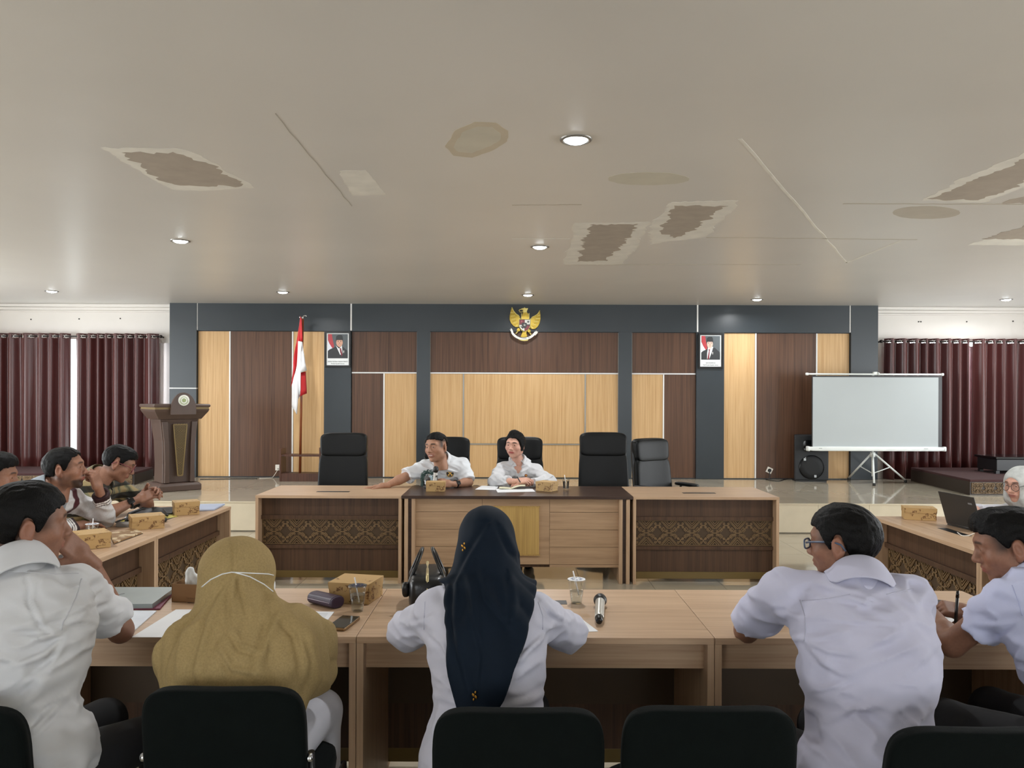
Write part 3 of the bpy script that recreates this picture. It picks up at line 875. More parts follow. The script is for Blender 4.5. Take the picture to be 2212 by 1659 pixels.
loft(MB(), [(0.105, 0.20, -0.165, 0.17), (0.35, 0.195, -0.16, 0.17), (0.65, 0.205, -0.17, 0.18), (0.88, 0.235, -0.19, 0.20), (0.93, 0.245, -0.20, 0.21)]).build('pedestal', m_lect2, le, bevel=0.008)
for s in (-1, 1):
    MB().prism([(s * 0.13, 0.11), (s * 0.19, 0.11), (s * 0.185, 0.36), (s * 0.195, 0.65), (s * 0.225, 0.90), (s * 0.15, 0.90), (s * 0.135, 0.6)], 0.05, 'y', -0.215).build('front_wing', m_lect, le, bevel=0.004)
loft(MB(), [(0.93, 0.27, -0.225, 0.22), (1.03, 0.335, -0.30, 0.27), (1.06, 0.345, -0.31, 0.28)]).build('head_hopper', m_lect, le, bevel=0.004)
loft(MB(), [(1.06, 0.338, -0.303, 0.275), (1.085, 0.338, -0.303, 0.275)]).build('gold_band', m_lect_gold, le)
loft(MB(), [(1.085, 0.35, -0.315, 0.285), (1.11, 0.355, -0.32, 0.29), (1.125, 0.345, -0.31, 0.28)]).build('head_moulding', m_lect2, le, bevel=0.004)
arc = [(0.16 * math.cos(a), 1.05 + 0.0 + 0.225 * math.sin(a)) for a in [PI * k / 18 for k in range(19)]]
MB().prism([(0.16, 0.99)] + arc + [(-0.16, 0.99)], 0.03, 'y', -0.345).build('crest_board', m_lect, le, bevel=0.004)
MB().xf(Matrix.Translation((0, -0.345, 1.175)) @ Matrix.Rotation(PI / 2, 4, 'X')).lathe([(0.07, 0), (0.07, 0.006), (0.064, 0.008)], 30).build('crest_disc', mat('crest_white', '#e9ebe4', 0.4), le)
cd = MB().xf(Matrix.Translation((0, -0.353, 1.175)) @ Matrix.Rotation(PI / 2, 4, 'X'))
cd.lathe([(0.048, 0), (0.048, 0.001), (0.042, 0.001), (0.042, 0)], 24, caps=False)
cd.lathe([(0.026, 0), (0.026, 0.0012)], 16)
cd.xf(Matrix.Translation((0, -0.354, 1.175)))
for k in range(10):
    a = PI + PI * (k + 0.5) / 10
    cd.bar((0.048 * math.cos(a), 0, 0.048 * math.sin(a)), (0.058 * math.cos(a), 0, 0.058 * math.sin(a)), 0.008, 0.002, (0, 1, 0))
cd.build('crest_print', mat('crest_sage', '#9fae7c', 0.5), le)
fp = [(-0.03, 0.20), (0.03, 0.20), (0.085, 0.86), (-0.085, 0.86)]
MB().prism(fp, 0.006, 'y', -0.218).build('fretwork_ground', m_dark_hole, le)
fw = MB()
for k in range(34):
    z = 0.205 + k * 0.0196
    hw_ = 0.03 + (z - 0.2) / 0.66 * 0.055
    n = max(2, round(hw_ * 2 / 0.034)); w = 2 * hw_ / n
    for i in range(n):
        x = -hw_ + i * w
        fw.bar((x, -0.220, z), (x + w, -0.220, z + 0.0196), 0.0045, 0.006, (0, 1, 0)).bar((x + w, -0.220, z), (x, -0.220, z + 0.0196), 0.0045, 0.006, (0, 1, 0))
for a, b in zip(fp, fp[1:] + fp[:1]): fw.bar((a[0], -0.221, a[1]), (b[0], -0.221, b[1]), 0.014, 0.008, (0, 1, 0))
fw.build('fretwork', m_lect_gold, le)

# ---- flag on its pole in a wooden stand
m_redbrown = wood('flag_stand_wood', '#3d2720', '#5b3b2e', (14, 14, 0.6), 0.4, 0.4, 2.0, 0.02, 0.5)
m_pole = wood('flagpole_wood', '#6a3319', '#8a4a26', (20, 20, 0.6), 0.3, 0.5, 2.0, 0.02, 0.5)
FYp = 11.35
sx0, sx1 = at(605, 1000, 11.2).x, at(691, 1000, 11.2).x
sh = (sx1 - sx0) / 2
fs_ = thing('flag_stand', 'open dark wooden stand that holds the flagpole upright', 'stand', ((sx0 + sx1) / 2, 11.33, STAGE_Z))
for s in (-1, 1): MB().box(s * sh - 0.012, s * sh + 0.012, -0.13, 0.13, 0, 0.47 if s < 0 else 0.49).build('side_panel', m_redbrown, fs_, bevel=0.002)
MB().box(-sh, sh, -0.12, 0.12, 0.0, 0.115).build('base_box', m_redbrown, fs_, bevel=0.002)
MB().box(-sh, sh, -0.12, 0.12, 0.36, 0.385).build('shelf', m_redbrown, fs_, bevel=0.002)
fpole = thing('flagpole', 'slim reddish wooden flagpole with a silver tip', 'flagpole', (at(650, 1000, FYp).x, FYp - 0.05, STAGE_Z + 0.10))
ptop = at(655, 690, FYp).z - STAGE_Z - 0.10
MB().cyl((0, 0, 0), (0.035, 0, ptop), 0.019, 0.013, n=12).build('pole', m_pole, fpole)
MB().tube([(0.035 + 0.05 * math.cos(a), 0, ptop + 0.035 + 0.018 * math.sin(2 * a)) for a in [PI * k / 10 for k in range(11)]], 0.008).cyl((0.035, 0, ptop), (0.035, 0, ptop + 0.04), 0.012, n=10).build('silver_tip', m_chrome, fpole)
m_fred = mat('flag_red', '#b4161d', 0.6, vary=0.06, sheen=0.2)
m_fwhite = mat('flag_white', '#e8e8ea', 0.6, vary=0.03, sheen=0.2)
fx, fz = at(653, 690, FYp).x, 0
flag = thing('national_flag', 'red and white flag hanging in folds from the flagpole', 'flag', (at(650, 800, FYp).x, FYp - 0.09, at(650, 870, FYp).z))
def fpoly(name, pts, m, y, seed):
    """hanging cloth fold: outline in photo pixels at the pole's distance, gently waved"""
    P = [at(a, b, FYp) for a, b in pts]
    c = flag.location
    bm = bmesh.new()
    vs = [bm.verts.new((p.x - c.x, 0, p.z - c.z)) for p in P]
    f = bm.faces.new(vs)
    bmesh.ops.triangulate(bm, faces=[f])
    bmesh.ops.subdivide_edges(bm, edges=bm.edges, cuts=4, use_grid_fill=True)
    bmesh.ops.triangulate(bm, faces=bm.faces)
    for v in bm.verts:
        v.co.y = y + 0.028 * math.sin(v.co.x * 52 + v.co.z * 2.2 + seed) + 0.01 * math.sin(v.co.x * 120 + seed)
    me = bpy.data.meshes.new(name); bm.to_mesh(me); bm.free()
    me.materials.append(m)
    for p in me.polygons: p.use_smooth = True
    o = link(name, me, flag)
    md = o.modifiers.new('solidify', 'SOLIDIFY'); md.thickness = 0.004
fpoly('red_half', [(653, 684), (656.5, 690), (658, 738), (649, 740), (645, 800), (640, 812), (631, 836), (634, 815), (640, 770), (644, 735)], m_fred, 0.0, 0.4)
fpoly('white_half', [(649, 738), (658, 740), (661, 770), (666, 801), (655, 806), (652, 820), (654, 850), (648, 862), (647, 895), (640, 882), (634, 876), (636, 842), (641, 815), (646, 790)], m_fwhite, -0.04, 1.2)
fpoly('red_fold', [(655, 805), (663, 803), (665, 850), (652, 857), (649, 845), (652, 820)], m_fred, -0.01, 2.0)

# ---- portraits
m_pframe = mat('portrait_frame_black', '#0e0e10', 0.3)
m_mount = mat('portrait_mount', '#eef2f2', 0.5, vary=0.01)
def portrait(label, px0, px1, py0, py1, smile, skin):
    a, b = at(px0, py1, WD - 0.04), at(px1, py0, WD - 0.04)
    W, Hh = b.x - a.x, b.z - a.z
    t = thing('framed_portrait', label, 'portrait', ((a.x + b.x) / 2, WD - 0.055, a.z), 0, 'portraits of men in black caps')
    f = 0.028
    mb = MB().box(-W / 2, W / 2, 0, 0.024, 0, f).box(-W / 2, W / 2, 0, 0.024, Hh - f, Hh).box(-W / 2, -W / 2 + f, 0, 0.024, f, Hh - f).box(W / 2 - f, W / 2, 0, 0.024, f, Hh - f)
    mb.build('frame', m_pframe, t, bevel=0.003)
    MB().box(-W / 2 + f, W / 2 - f, 0.012, 0.024, f, Hh - f).build('mount', m_mount, t)
    w, z0, z1 = W / 2 - f - 0.018, f + 0.105, Hh - f - 0.012
    h = z1 - z0
    def P(u, v): return (-w + 2 * w * u, z1 - h * v)
    k = [0.0]
    def flat(name, pts, c):
        k[0] += 0.00035
        MB().prism([P(u, v) for u, v in pts], 0.0006, 'y', 0.0112 - k[0]).build(name, mat('print_' + c, c, 0.45, vary=0.03), t)
    def oval(cu, cv, ru, rv, n=22): return [(cu + ru * math.cos(2 * PI * i / n), cv + rv * math.sin(2 * PI * i / n)) for i in range(n)]
    flat('print_background', [(0, 0), (1, 0), (1, 1), (0, 1)], '#555c60')
    flat('print_flag_white', [(0, 0.25), (0.08, 0.40), (0.24, 0.60), (0.1, 0.7), (0, 0.72)], '#dfe3ee')
    flat('print_flag_red', [(0.01, 0), (0.2, 0), (0.24, 0.22), (0.32, 0.52), (0.24, 0.60), (0.1, 0.42), (0.01, 0.26)], '#b63a42')
    sh_ = 0.52 if smile else 0.55
    flat('print_suit', [(0, 1), (0.0, 0.70), (0.08, 0.64), (0.30, 0.56), (0.42, 0.50), (0.72, 0.50), (0.86, 0.60), (0.98, 0.68), (1, 0.75), (1, 1)], '#2d3033')
    flat('print_shirt', [(0.40, 0.47), (0.56, 0.60), (0.71, 0.47), (0.74, 0.80), (0.62, 0.86)] if smile else [(0.36, 0.47), (0.63, 0.46), (0.55, 0.70), (0.42, 0.97), (0.31, 0.97), (0.31, 0.72)], '#eceef0')
    flat('print_tie', [(0.59, 0.58), (0.66, 0.58), (0.74, 0.83), (0.70, 0.93), (0.62, 0.75)] if smile else [(0.38, 0.56), (0.47, 0.56), (0.45, 0.62), (0.42, 0.98), (0.32, 0.98), (0.40, 0.64)], '#7c2936')
    cu = 0.585 if smile else 0.455
    flat('print_neck', [(cu - 0.10, 0.38), (cu + 0.10, 0.38), (cu + 0.09, 0.50), (cu, 0.55), (cu - 0.10, 0.49)], skin)
    flat('print_face', oval(cu, 0.345, 0.165 if smile else 0.155, 0.175), skin)
    flat('print_hair', [(cu - 0.17, 0.36), (cu - 0.18, 0.20), (cu + 0.17, 0.20), (cu + 0.165, 0.34), (cu + 0.14, 0.25), (cu - 0.14, 0.25)], '#2e2c2b')
    flat('print_cap', [(cu - 0.185, 0.235), (cu - 0.16, 0.09), (cu - 0.06, 0.04), (cu + 0.10, 0.04), (cu + 0.15, 0.09), (cu + 0.175, 0.235), (cu, 0.205)], '#232628')
    for s in (-1, 1):
        flat('print_eye', oval(cu + s * 0.065, 0.315, 0.028, 0.010, 10), '#43302a')
        flat('print_brow', oval(cu + s * 0.068, 0.285, 0.042, 0.008, 10), '#3a2c28')
    flat('print_nose', oval(cu + 0.005, 0.375, 0.03, 0.022, 10), '#b17f68')
    flat('print_mouth', oval(cu, 0.435, 0.06 if smile else 0.045, 0.016 if smile else 0.009, 12), '#a05a55')
    if smile: flat('print_teeth', oval(cu, 0.432, 0.045, 0.007, 10), '#eee6e0')
    mu = 0.80 if smile else 0.60
    flat('print_medal', [(mu - 0.02, 0.68), (mu + 0.02, 0.68), (mu + 0.015, 0.76), (mu, 0.79), (mu - 0.015, 0.76)], '#e6e6e2')
    return t, W, f
m_print = mat('caption_ink', '#6a6e72', 0.6)
t, W, f = portrait('framed portrait of a smiling man in a black cap, above the flagpole side column', 701.5, 758, 716, 793, True, '#d8a58c')
text_mesh('Presiden Republik Indonesia', 0.028, 'caption', m_print, t, (0, 0.0112, 0.052), (PI / 2, 0, 0), width=0.20)
text_mesh('JENDERAL TNI (PURN) H. PRABOWO SUBIANTO', 0.026, 'caption', m_print, t, (0, 0.0112, 0.084), (PI / 2, 0, 0), width=0.30)
t, W, f = portrait('framed portrait of an unsmiling man in a black cap, on the column towards the screen', 1508, 1562, 720, 796, False, '#e3bfae')
text_mesh('Wakil Presiden Republik Indonesia', 0.026, 'caption', m_print, t, (0, 0.0112, 0.052), (PI / 2, 0, 0), width=0.235)
text_mesh('GIBRAN RAKABUMING RAKA', 0.024, 'caption', m_print, t, (0, 0.0112, 0.084), (PI / 2, 0, 0), width=0.15)

# ---- eagle emblem (outline taken from the wall plane, relief with depth)
m_gold = mat('emblem_gold', '#b5993a', 0.32, metal=0.55, vary=0.12, vscale=30)
m_gold_l = mat('emblem_gold_light', '#dccb7a', 0.3, metal=0.45, vary=0.06)
m_ered = mat('emblem_red', '#7d1b24', 0.4); m_eblack = mat('emblem_black', '#141311', 0.4); m_ewhite = mat('emblem_white', '#efeee6', 0.45)
EY = WD - 0.07
ec = at(1134, 742, EY)
em = thing('eagle_emblem', 'gold eagle emblem with shield and white ribbon on the charcoal band', 'emblem', (ec.x, EY, ec.z))
def E(u, v):
    """zoomed photo coordinates of the emblem -> local x,z"""
    p = at(1080 + u / 18.43, 650 + v / 18.43, EY)
    return (p.x - ec.x, p.z - ec.z)
def epart(name, pts, m, y0, y1, parent=None, bev=0.003):
    return MB().prism([E(*p) for p in pts], y1 - y0, 'y', y0).build(name, m, parent or em, bevel=bev)
lw = [(475, 235), (500, 330), (560, 430), (640, 520), (740, 580), (800, 660), (830, 740), (760, 800), (740, 1040), (640, 1050), (540, 1000), (440, 890), (385, 740), (385, 600), (420, 430)]
rw = [(1585, 360), (1560, 430), (1480, 540), (1330, 610), (1260, 670), (1200, 740), (1210, 1090), (1290, 1130), (1400, 1110), (1500, 1030), (1570, 900), (1615, 700), (1605, 520)]
for pts, sd in ((lw, -1), (rw, 1)):
    w_ = epart('wing', pts, m_gold, 0.0, 0.035)
    for i in range(9):
        k = i / 8
        if sd < 0:
            a = (560 + 150 * k, 470 + 480 * k); b_ = (412 + 200 * k * k, 470 + 560 * k)
        else:
            a = (1480 - 240 * k, 600 + 420 * k); b_ = (1608 - 290 * k * k, 560 + 550 * k)
        (x0, z0), (x1, z1) = E(*a), E(*b_)
        MB().bar((x0, -0.003, z0), (x1, -0.003, z1), 0.010, 0.014, (0, 1, 0)).build('feather', m_gold_l if i % 2 == 0 else m_gold, w_, bevel=0.002)
    e = [(800, 690), (740, 580), (640, 520), (545, 410), (475, 250)] if sd < 0 else [(1210, 740), (1290, 640), (1400, 590), (1500, 520), (1585, 380)]
    MB().tube([(E(*q)[0], -0.002, E(*q)[1]) for q in e], 0.007, 6).build('wing_edge', m_gold_l, w_)
epart('body', [(860, 720), (870, 600), (920, 460), (1060, 440), (1120, 520), (1150, 620), (1140, 720), (1100, 900), (1060, 1260), (900, 1260), (870, 900)], m_gold, -0.02, 0.03)
for i in range(5):
    for u in (855, 1150): epart('neck_plume', [(u - 20, 500 + 42 * i), (u + 28, 490 + 42 * i), (u + 4, 540 + 42 * i)], m_gold_l, -0.01, 0.012, bev=0)
epart('head', [(920, 470), (930, 370), (830, 310), (960, 290), (980, 260), (1010, 300), (1120, 300), (1080, 380), (1060, 470)], m_gold_l, -0.035, 0.012)
MB().tube([(E(u, v)[0], -0.03, E(u, v)[1]) for u, v in [(935, 385), (870, 350), (790, 355), (752, 400)]], 0.007, 6).tube([(E(u, v)[0], -0.03, E(u, v)[1]) for u, v in [(930, 410), (880, 450), (800, 450), (770, 425)]], 0.006, 6).build('beak', m_gold_l, em)
shd = [(765, 745), (1215, 745), (1200, 1010), (1110, 1160), (970, 1225), (850, 1160), (760, 1010)]
sp = epart('shield', [(750, 728), (1230, 728), (1215, 1015), (1120, 1175), (970, 1245), (840, 1175), (745, 1015)], m_gold_l, -0.04, 0.0)
epart('shield_field', shd, m_eblack, -0.046, -0.03, sp)
epart('shield_quarter', [(780, 765), (975, 765), (975, 880), (880, 880), (850, 950), (775, 940)], m_ered, -0.050, -0.04, sp, 0)
epart('shield_quarter', [(985, 765), (1195, 765), (1185, 945), (1075, 945), (1060, 885), (985, 880)], m_ewhite, -0.050, -0.04, sp, 0)
epart('shield_quarter', [(770, 970), (860, 970), (900, 1080), (970, 1100), (970, 1210), (860, 1150), (785, 1060)], m_ewhite, -0.050, -0.04, sp, 0)
epart('shield_quarter', [(1190, 985), (1070, 985), (1040, 1080), (980, 1100), (980, 1210), (1100, 1150), (1180, 1040)], m_ered, -0.050, -0.04, sp, 0)
epart('tree_mark', [(1060, 850), (1120, 795), (1180, 850), (1135, 850), (1135, 900), (1100, 900), (1100, 850)], m_eblack, -0.052, -0.045, sp, 0)
for k in range(2): epart('grain_mark', [(800 + 20 * k, 1040 - 30 * k), (815 + 25 * k, 1030 - 30 * k), (930, 1110 + 0 * k - 10 * k), (915, 1130 - 10 * k)], m_eblack, -0.052, -0.045, sp, 0)
epart('head_mark', [(830, 800), (880, 780), (890, 850), (850, 870)], mat('emblem_pink', '#c06a74', 0.5), -0.052, -0.045, sp, 0)
epart('star_shield', [(890, 900), (1060, 900), (1060, 1010), (975, 1085), (890, 1010)], m_eblack, -0.054, -0.045, sp, 0)
epart('star', [(975 + (62 if i % 2 == 0 else 25) * math.sin(i * PI / 5), 975 - (62 if i % 2 == 0 else 25) * math.cos(i * PI / 5)) for i in range(10)], mat('emblem_silver', '#b9b6ac', 0.4), -0.058, -0.05, sp, 0)
epart('tail', [(900, 1230), (1040, 1230), (1085, 1430), (960, 1460), (810, 1440)], m_gold, -0.02, 0.02)
for s, pts in ((-1, [(740, 1070), (800, 1130), (790, 1200), (720, 1240), (660, 1190), (680, 1110)]), (1, [(1160, 1120), (1220, 1180), (1210, 1250), (1140, 1270), (1085, 1220)])): epart('thigh', pts, m_gold, -0.02, 0.02)
for a, b_ in (((720, 1200), (630, 1310)), ((1170, 1250), (1240, 1360))): MB().cyl((E(*a)[0], -0.02, E(*a)[1]), (E(*b_)[0], -0.035, E(*b_)[1]), 0.011, 0.008, n=8).build('talon', m_gold_l, em)
up_, lo_ = [], []
for k in range(19):
    a = R(157 - 134 * k / 18)
    up_.append((940 + 470 * math.cos(a), 1075 + 395 * math.sin(a))); lo_.append((940 + 545 * math.cos(a), 1085 + 475 * math.sin(a)))
rb = epart('ribbon', up_ + lo_[::-1], m_ewhite, -0.045, -0.025, bev=0.002)
epart('ribbon_tail', [(385, 1125), (430, 1165), (425, 1085), (480, 1120), (530, 1240), (500, 1300), (450, 1260)], m_ewhite, -0.03, -0.015, rb)
epart('ribbon_tail', [(1360, 1290), (1440, 1180), (1460, 1230), (1510, 1220), (1480, 1300), (1400, 1390), (1370, 1350)], m_ewhite, -0.03, -0.015, rb)
epart('ribbon_scroll', [(720, 1510), (1130, 1530), (1100, 1590), (960, 1605), (840, 1590), (740, 1545)], m_gold_l, -0.03, -0.012, rb)
for s_, u, v, rot, wdt in (('BHINNEKA', 760, 1440, -0.42, 0.082), ('TUNGGAL', 965, 1505, 0.0, 0.075), ('IKA', 1160, 1465, 0.32, 0.03)):
    x, z = E(u, v)
    text_mesh(s_, 0.026, 'motto', m_eblack, rb, (x, -0.0465, z), (PI / 2, rot * -1, 0), width=wdt)

# ---- projection screen on its tripod
SY = 11.22
m_scr = mat('screen_cloth', '#b3babc', 0.75, vary=0.03, vscale=0.9)
m_scr_w = mat('screen_white_metal', '#e3e8e6', 0.3, vary=0.03)
sbase = at(1889, 1040, SY)
ps = thing('projection_screen', 'white projection screen on a folding tripod stand', 'projection screen', (sbase.x, SY, STAGE_Z))
def SL(px, py): p = at(px, py, SY); return (p.x - sbase.x, p.z - STAGE_Z)
(ax, az), (bx_, bz) = SL(1743, 969), SL(2041, 970)
MB().sup(((ax + bx_) / 2, 0, az), ((bx_ - ax) / 2 - 0.02, 0.04, 0.032), 0.25, 0.06, 24, 12).build('roller_case', m_scr_w, ps)
for x in (ax, bx_): MB().sup((x + (0.015 if x < 0 else -0.015), 0, az), (0.02, 0.043, 0.035), 0.4, 0.4, 16, 10).build('case_end_cap', m_scr_w, ps)
(cx0, cz0), (cx1, cz1) = SL(1755, 813), SL(2027, 815)
MB().box(SL(1753, 966)[0], SL(2034, 966)[0], -0.004, 0.0, az + 0.02, cz0 + 0.012).build('black_border', m_black, ps)
MB().box(SL(1755, 966)[0], SL(2026, 966)[0], -0.008, -0.004, az + 0.02, cz0 - 0.01).build('screen_cloth', m_scr, ps)
(tx0, tz0), (tx1, tz1) = SL(1743, 808), SL(2035, 808)
MB().cyl((tx0, -0.004, tz0), (tx1, -0.004, tz0 - 0.0), 0.013, n=12).build('top_bar', m_scr_w, ps)
for x in (tx0, tx1): MB().sup((x, -0.004, tz0), (0.02, 0.02, 0.02), 0.5, 0.5, 12, 8).build('bar_end_cap', m_scr_w, ps)
MB().box(-0.02, 0.03, -0.02, 0.03, tz0, tz0 + 0.035).cyl((0.035, -0.02, tz0 + 0.01), (0.05, -0.02, tz0 + 0.01), 0.02, n=12).build('hanger_hook', m_scr_w, ps, bevel=0.004)
MB().cyl((0, 0.06, 0.10), (0, 0.06, tz0), 0.016, n=12).build('mast', m_scr_w, ps)
hubz = 0.42
MB().cyl((0, 0.06, hubz - 0.04), (0, 0.06, hubz + 0.03), 0.035, n=14).build('tripod_hub', m_scr_w, ps)
feet = []
for px, py in ((1833, 1037), (1888, 1049), (1956, 1042)):
    p = onz(px, py, STAGE_Z); feet.append((p.x - sbase.x, p.y - SY, 0))
for fx_, fy_, _ in feet:
    lg = MB().cyl((0.0 + fx_ * 0.07, 0.06 + (fy_ - 0.06) * 0.07, hubz), (fx_, fy_, 0.03), 0.014, n=10).build('tripod_leg', m_scr_w, ps)
    MB().cyl((fx_, fy_, 0.0), (fx_, fy_, 0.035), 0.021, n=10).build('rubber_foot', m_black, lg)
    MB().cyl((fx_ * 0.5, 0.06 + (fy_ - 0.06) * 0.5, hubz * 0.53), (0, 0.06, 0.14), 0.008, n=8).build('brace', m_scr_w, lg)
for px, w_ in ((1770, 0.045), (1997, 0.06)):
    x, z = SL(px, 967)
    MB().box(x - w_ / 2, x + w_ / 2, -0.0425, -0.040, az + 0.004, az + 0.012).build('case_print', mat('print_grey', '#9aa0a0', 0.5), ps)

# ---- loudspeaker
m_spk = mat('speaker_black', '#1a1d21', 0.55, vary=0.06, bump=0.1, bscale=200)
m_grille = mat('speaker_grille', '#101214', 0.7, bump=0.5, bscale=500)
sp0, sp1 = onz(1716, 1041, STAGE_Z), onz(1790, 1041, STAGE_Z)
spk = thing('loudspeaker', 'black floor loudspeaker with a round woofer on the stage', 'loudspeaker', ((sp0.x + sp1.x) / 2, sp0.y + 0.01, STAGE_Z), R(-6))
sw = (sp1.x - sp0.x) / 2 - 0.01; shh = 0.685
MB().prism([(-sw, 0), (sw, 0), (sw * 0.75, 0.27), (-sw * 0.75, 0.27)], shh - 0.02, 'z', 0.02).build('cabinet', m_spk, spk, bevel=0.018, seg=3)
MB().box(-sw * 0.9, sw * 0.9, 0.02, 0.24, 0, 0.022).build('base_feet', m_black, spk)
T = Matrix.Rotation(PI / 2, 4, 'X')
MB().xf(Matrix.Translation((0, -0.001, 0.215)) @ T).lathe([(0.172, -0.004), (0.178, 0.006), (0.168, 0.012)], 40, caps=False).build('woofer_ring', m_black_gloss, spk)
MB().xf(Matrix.Translation((0, -0.001, 0.215)) @ T).lathe([(0.168, 0.0), (0.166, 0.008), (0.09, 0.014), (0.01, 0.015)], 40).build('woofer_grille', m_grille, spk)
MB().sup((0.0, 0.0, 0.53), (0.125, 0.012, 0.085), 0.3, 0.35, 24, 10).build('horn_recess', m_black_gloss, spk)
for x, z in ((-0.10, 0.33), (0.05, 0.085)): MB().box(x - 0.016, x + 0.016, -0.018, -0.014, z - 0.018, z + 0.018).build('badge', mat('badge_silver', '#aeb2b4', 0.4), spk)

# ---- carpeted platforms, keyboard case
m_carpet = mat('maroon_carpet', '#3a1d1d', 0.9, vary=0.1, vscale=40, bump=0.3, bscale=300)
m_plat = mat('platform_edge', '#2c2119', 0.5)
def platform(label, corners, z, orn_edges):
    t = thing('low_platform', label, 'platform', (corners[0][0], corners[0][1], STAGE_Z), 0, 'low dark platforms on the stage')
    loc = [(x - corners[0][0], y - corners[0][1]) for x, y in corners]
    MB().prism(loc, z - 0.03, 'z', 0).build('platform_body', m_plat, t)
    MB().prism(loc, 0.03, 'z', z - 0.03).build('carpet_top', m_carpet, t, bevel=0.004)
    return t
r1, r2, r3 = onz(1960, 1040, STAGE_Z + 0.0), onz(2096, 1076, STAGE_Z + 0.03), at(2212, 1070, 9.9)
pr = platform('low maroon carpeted platform in front of the right curtains', [(wx(1958), 11.62), (at(2095, 1068, 9.95).x, 9.95), (8.6, 9.95), (8.6, 11.62)], 0.20, 0)
lr = 8.6 - at(2095, 1068, 9.95).x
link('carved_ornament', relief(2.6, 0.14, 0.15), pr, (at(2095, 1068, 9.95).x + 1.32 - wx(1958), 9.95 - 11.62 - 0.003, 0.09))
MB().bar((0.0, -0.6, 0.2005), (2.4, -0.62, 0.2005), 0.012, 0.002).build('carpet_seam', m_black, pr)
pl_ = platform('low black topped platform with carved edge behind the lectern', [(-8.2, 10.35), (at(290, 1045, 10.75).x, 10.75), (at(331, 1030, 11.55).x, 11.55), (-8.2, 11.55)], 0.17, 0)
a_, b_2 = Vector((-8.2, 10.35, 0)), Vector((at(290, 1045, 10.75).x, 10.75, 0))
d_ = (b_2 - a_)
oo = link('carved_ornament', relief(round(d_.length - 0.05, 2), 0.12, 0.13), pl_, (d_.x / 2, d_.y / 2 - 0.004, 0.075), (0, 0, math.atan2(d_.y, d_.x)))
kb = thing('keyboard_case', 'black box shaped case standing on the maroon platform', 'case', (at(2180, 985, 10.9).x, 10.9, STAGE_Z + 0.20))
kx = 0.30
MB().box(-kx, kx + 0.5, -0.2, 0.25, 0.04, 0.20).build('case_body', m_black, kb, bevel=0.006)
MB().box(-kx - 0.03, kx + 0.55, -0.24, 0.28, 0.20, 0.235).build('lid', m_black_gloss, kb, bevel=0.008)
for x in (-kx + 0.02, kx + 0.45):
    for y in (-0.17, 0.2): MB().box(x - 0.025, x + 0.025, y - 0.025, y + 0.025, 0, 0.04).build('leg', m_black, kb)

# ---- wall sockets and cables
m_sock = mat('socket_white', '#e8e4da', 0.4)
def socket(label, px, py, tilt, plug):
    p = at(px, py, WD - 0.012)
    t = thing('wall_socket', label, 'socket', (p.x, WD - 0.012, p.z), 0, 'white wall sockets')
    t.rotation_euler = (0, tilt, 0)
    MB().box(-0.043, 0.043, -0.008, 0.012, -0.043, 0.043).build('face_plate', m_sock, t, bevel=0.004)
    if plug:
        MB().cyl((0, -0.012, 0), (0, -0.006, 0), 0.027, n=18).build('plug_well', m_black, t)
        MB().cyl((0, -0.04, 0), (0, -0.01, 0), 0.018, n=14).build('plug', m_black, t)
    else:
        MB().cyl((0, -0.012, -0.02), (0, -0.006, -0.02), 0.012, n=12).build('plug_well', m_strip2, t)
socket('white tilted wall socket with a black plug near the loudspeaker', 1662, 1016, R(25), True)
socket('white upright wall socket beside the flag stand', 601, 1010, 0, False)
c0 = at(1662, 1018, WD - 0.05)
def cable(label, pts, m, r=0.006):
    P = [Vector(p) for p in pts]
    out = []
    for i in range(len(P) - 1):
        p0, p1, p2, p3 = P[max(i - 1, 0)], P[i], P[i + 1], P[min(i + 2, len(P) - 1)]
        for k in range(6):
            t_ = k / 6
            out.append(0.5 * ((2 * p1) + (p2 - p0) * t_ + (2 * p0 - 5 * p1 + 4 * p2 - p3) * t_ ** 2 + (3 * p1 - p0 - 3 * p2 + p3) * t_ ** 3))
    out.append(P[-1])
    c = P[0].copy()
    o = MB().tube([q - c for q in out], r, 6).build('cable', m, None, c)
    return tag(o, label, 'cable')
zf = STAGE_Z + 0.006
q1, q2, q3, q4 = onz(1655, 1036, zf), onz(1680, 1039, zf), onz(1698, 1035, zf), onz(1709, 1035, zf)
cable('black loudspeaker cable from the tilted socket across the stage floor', [c0, c0 + Vector((0.0, -0.02, -0.1)), q1, q2, q3, q4], m_black)
k0 = at(601, 1013, WD - 0.03)
cable('thin white cable from the upright socket to the stage floor', [k0, k0 + Vector((-0.06, -0.02, -0.10)), onz(585, 1032, zf), onz(560, 1033, zf)], m_sock, 0.004)
cable('thin dark cable lying along the foot of the panelled wall', [onz(432, 1035, zf), onz(470, 1034.5, zf), onz(520, 1034, zf), onz(556, 1033.5, zf)], m_black, 0.005)
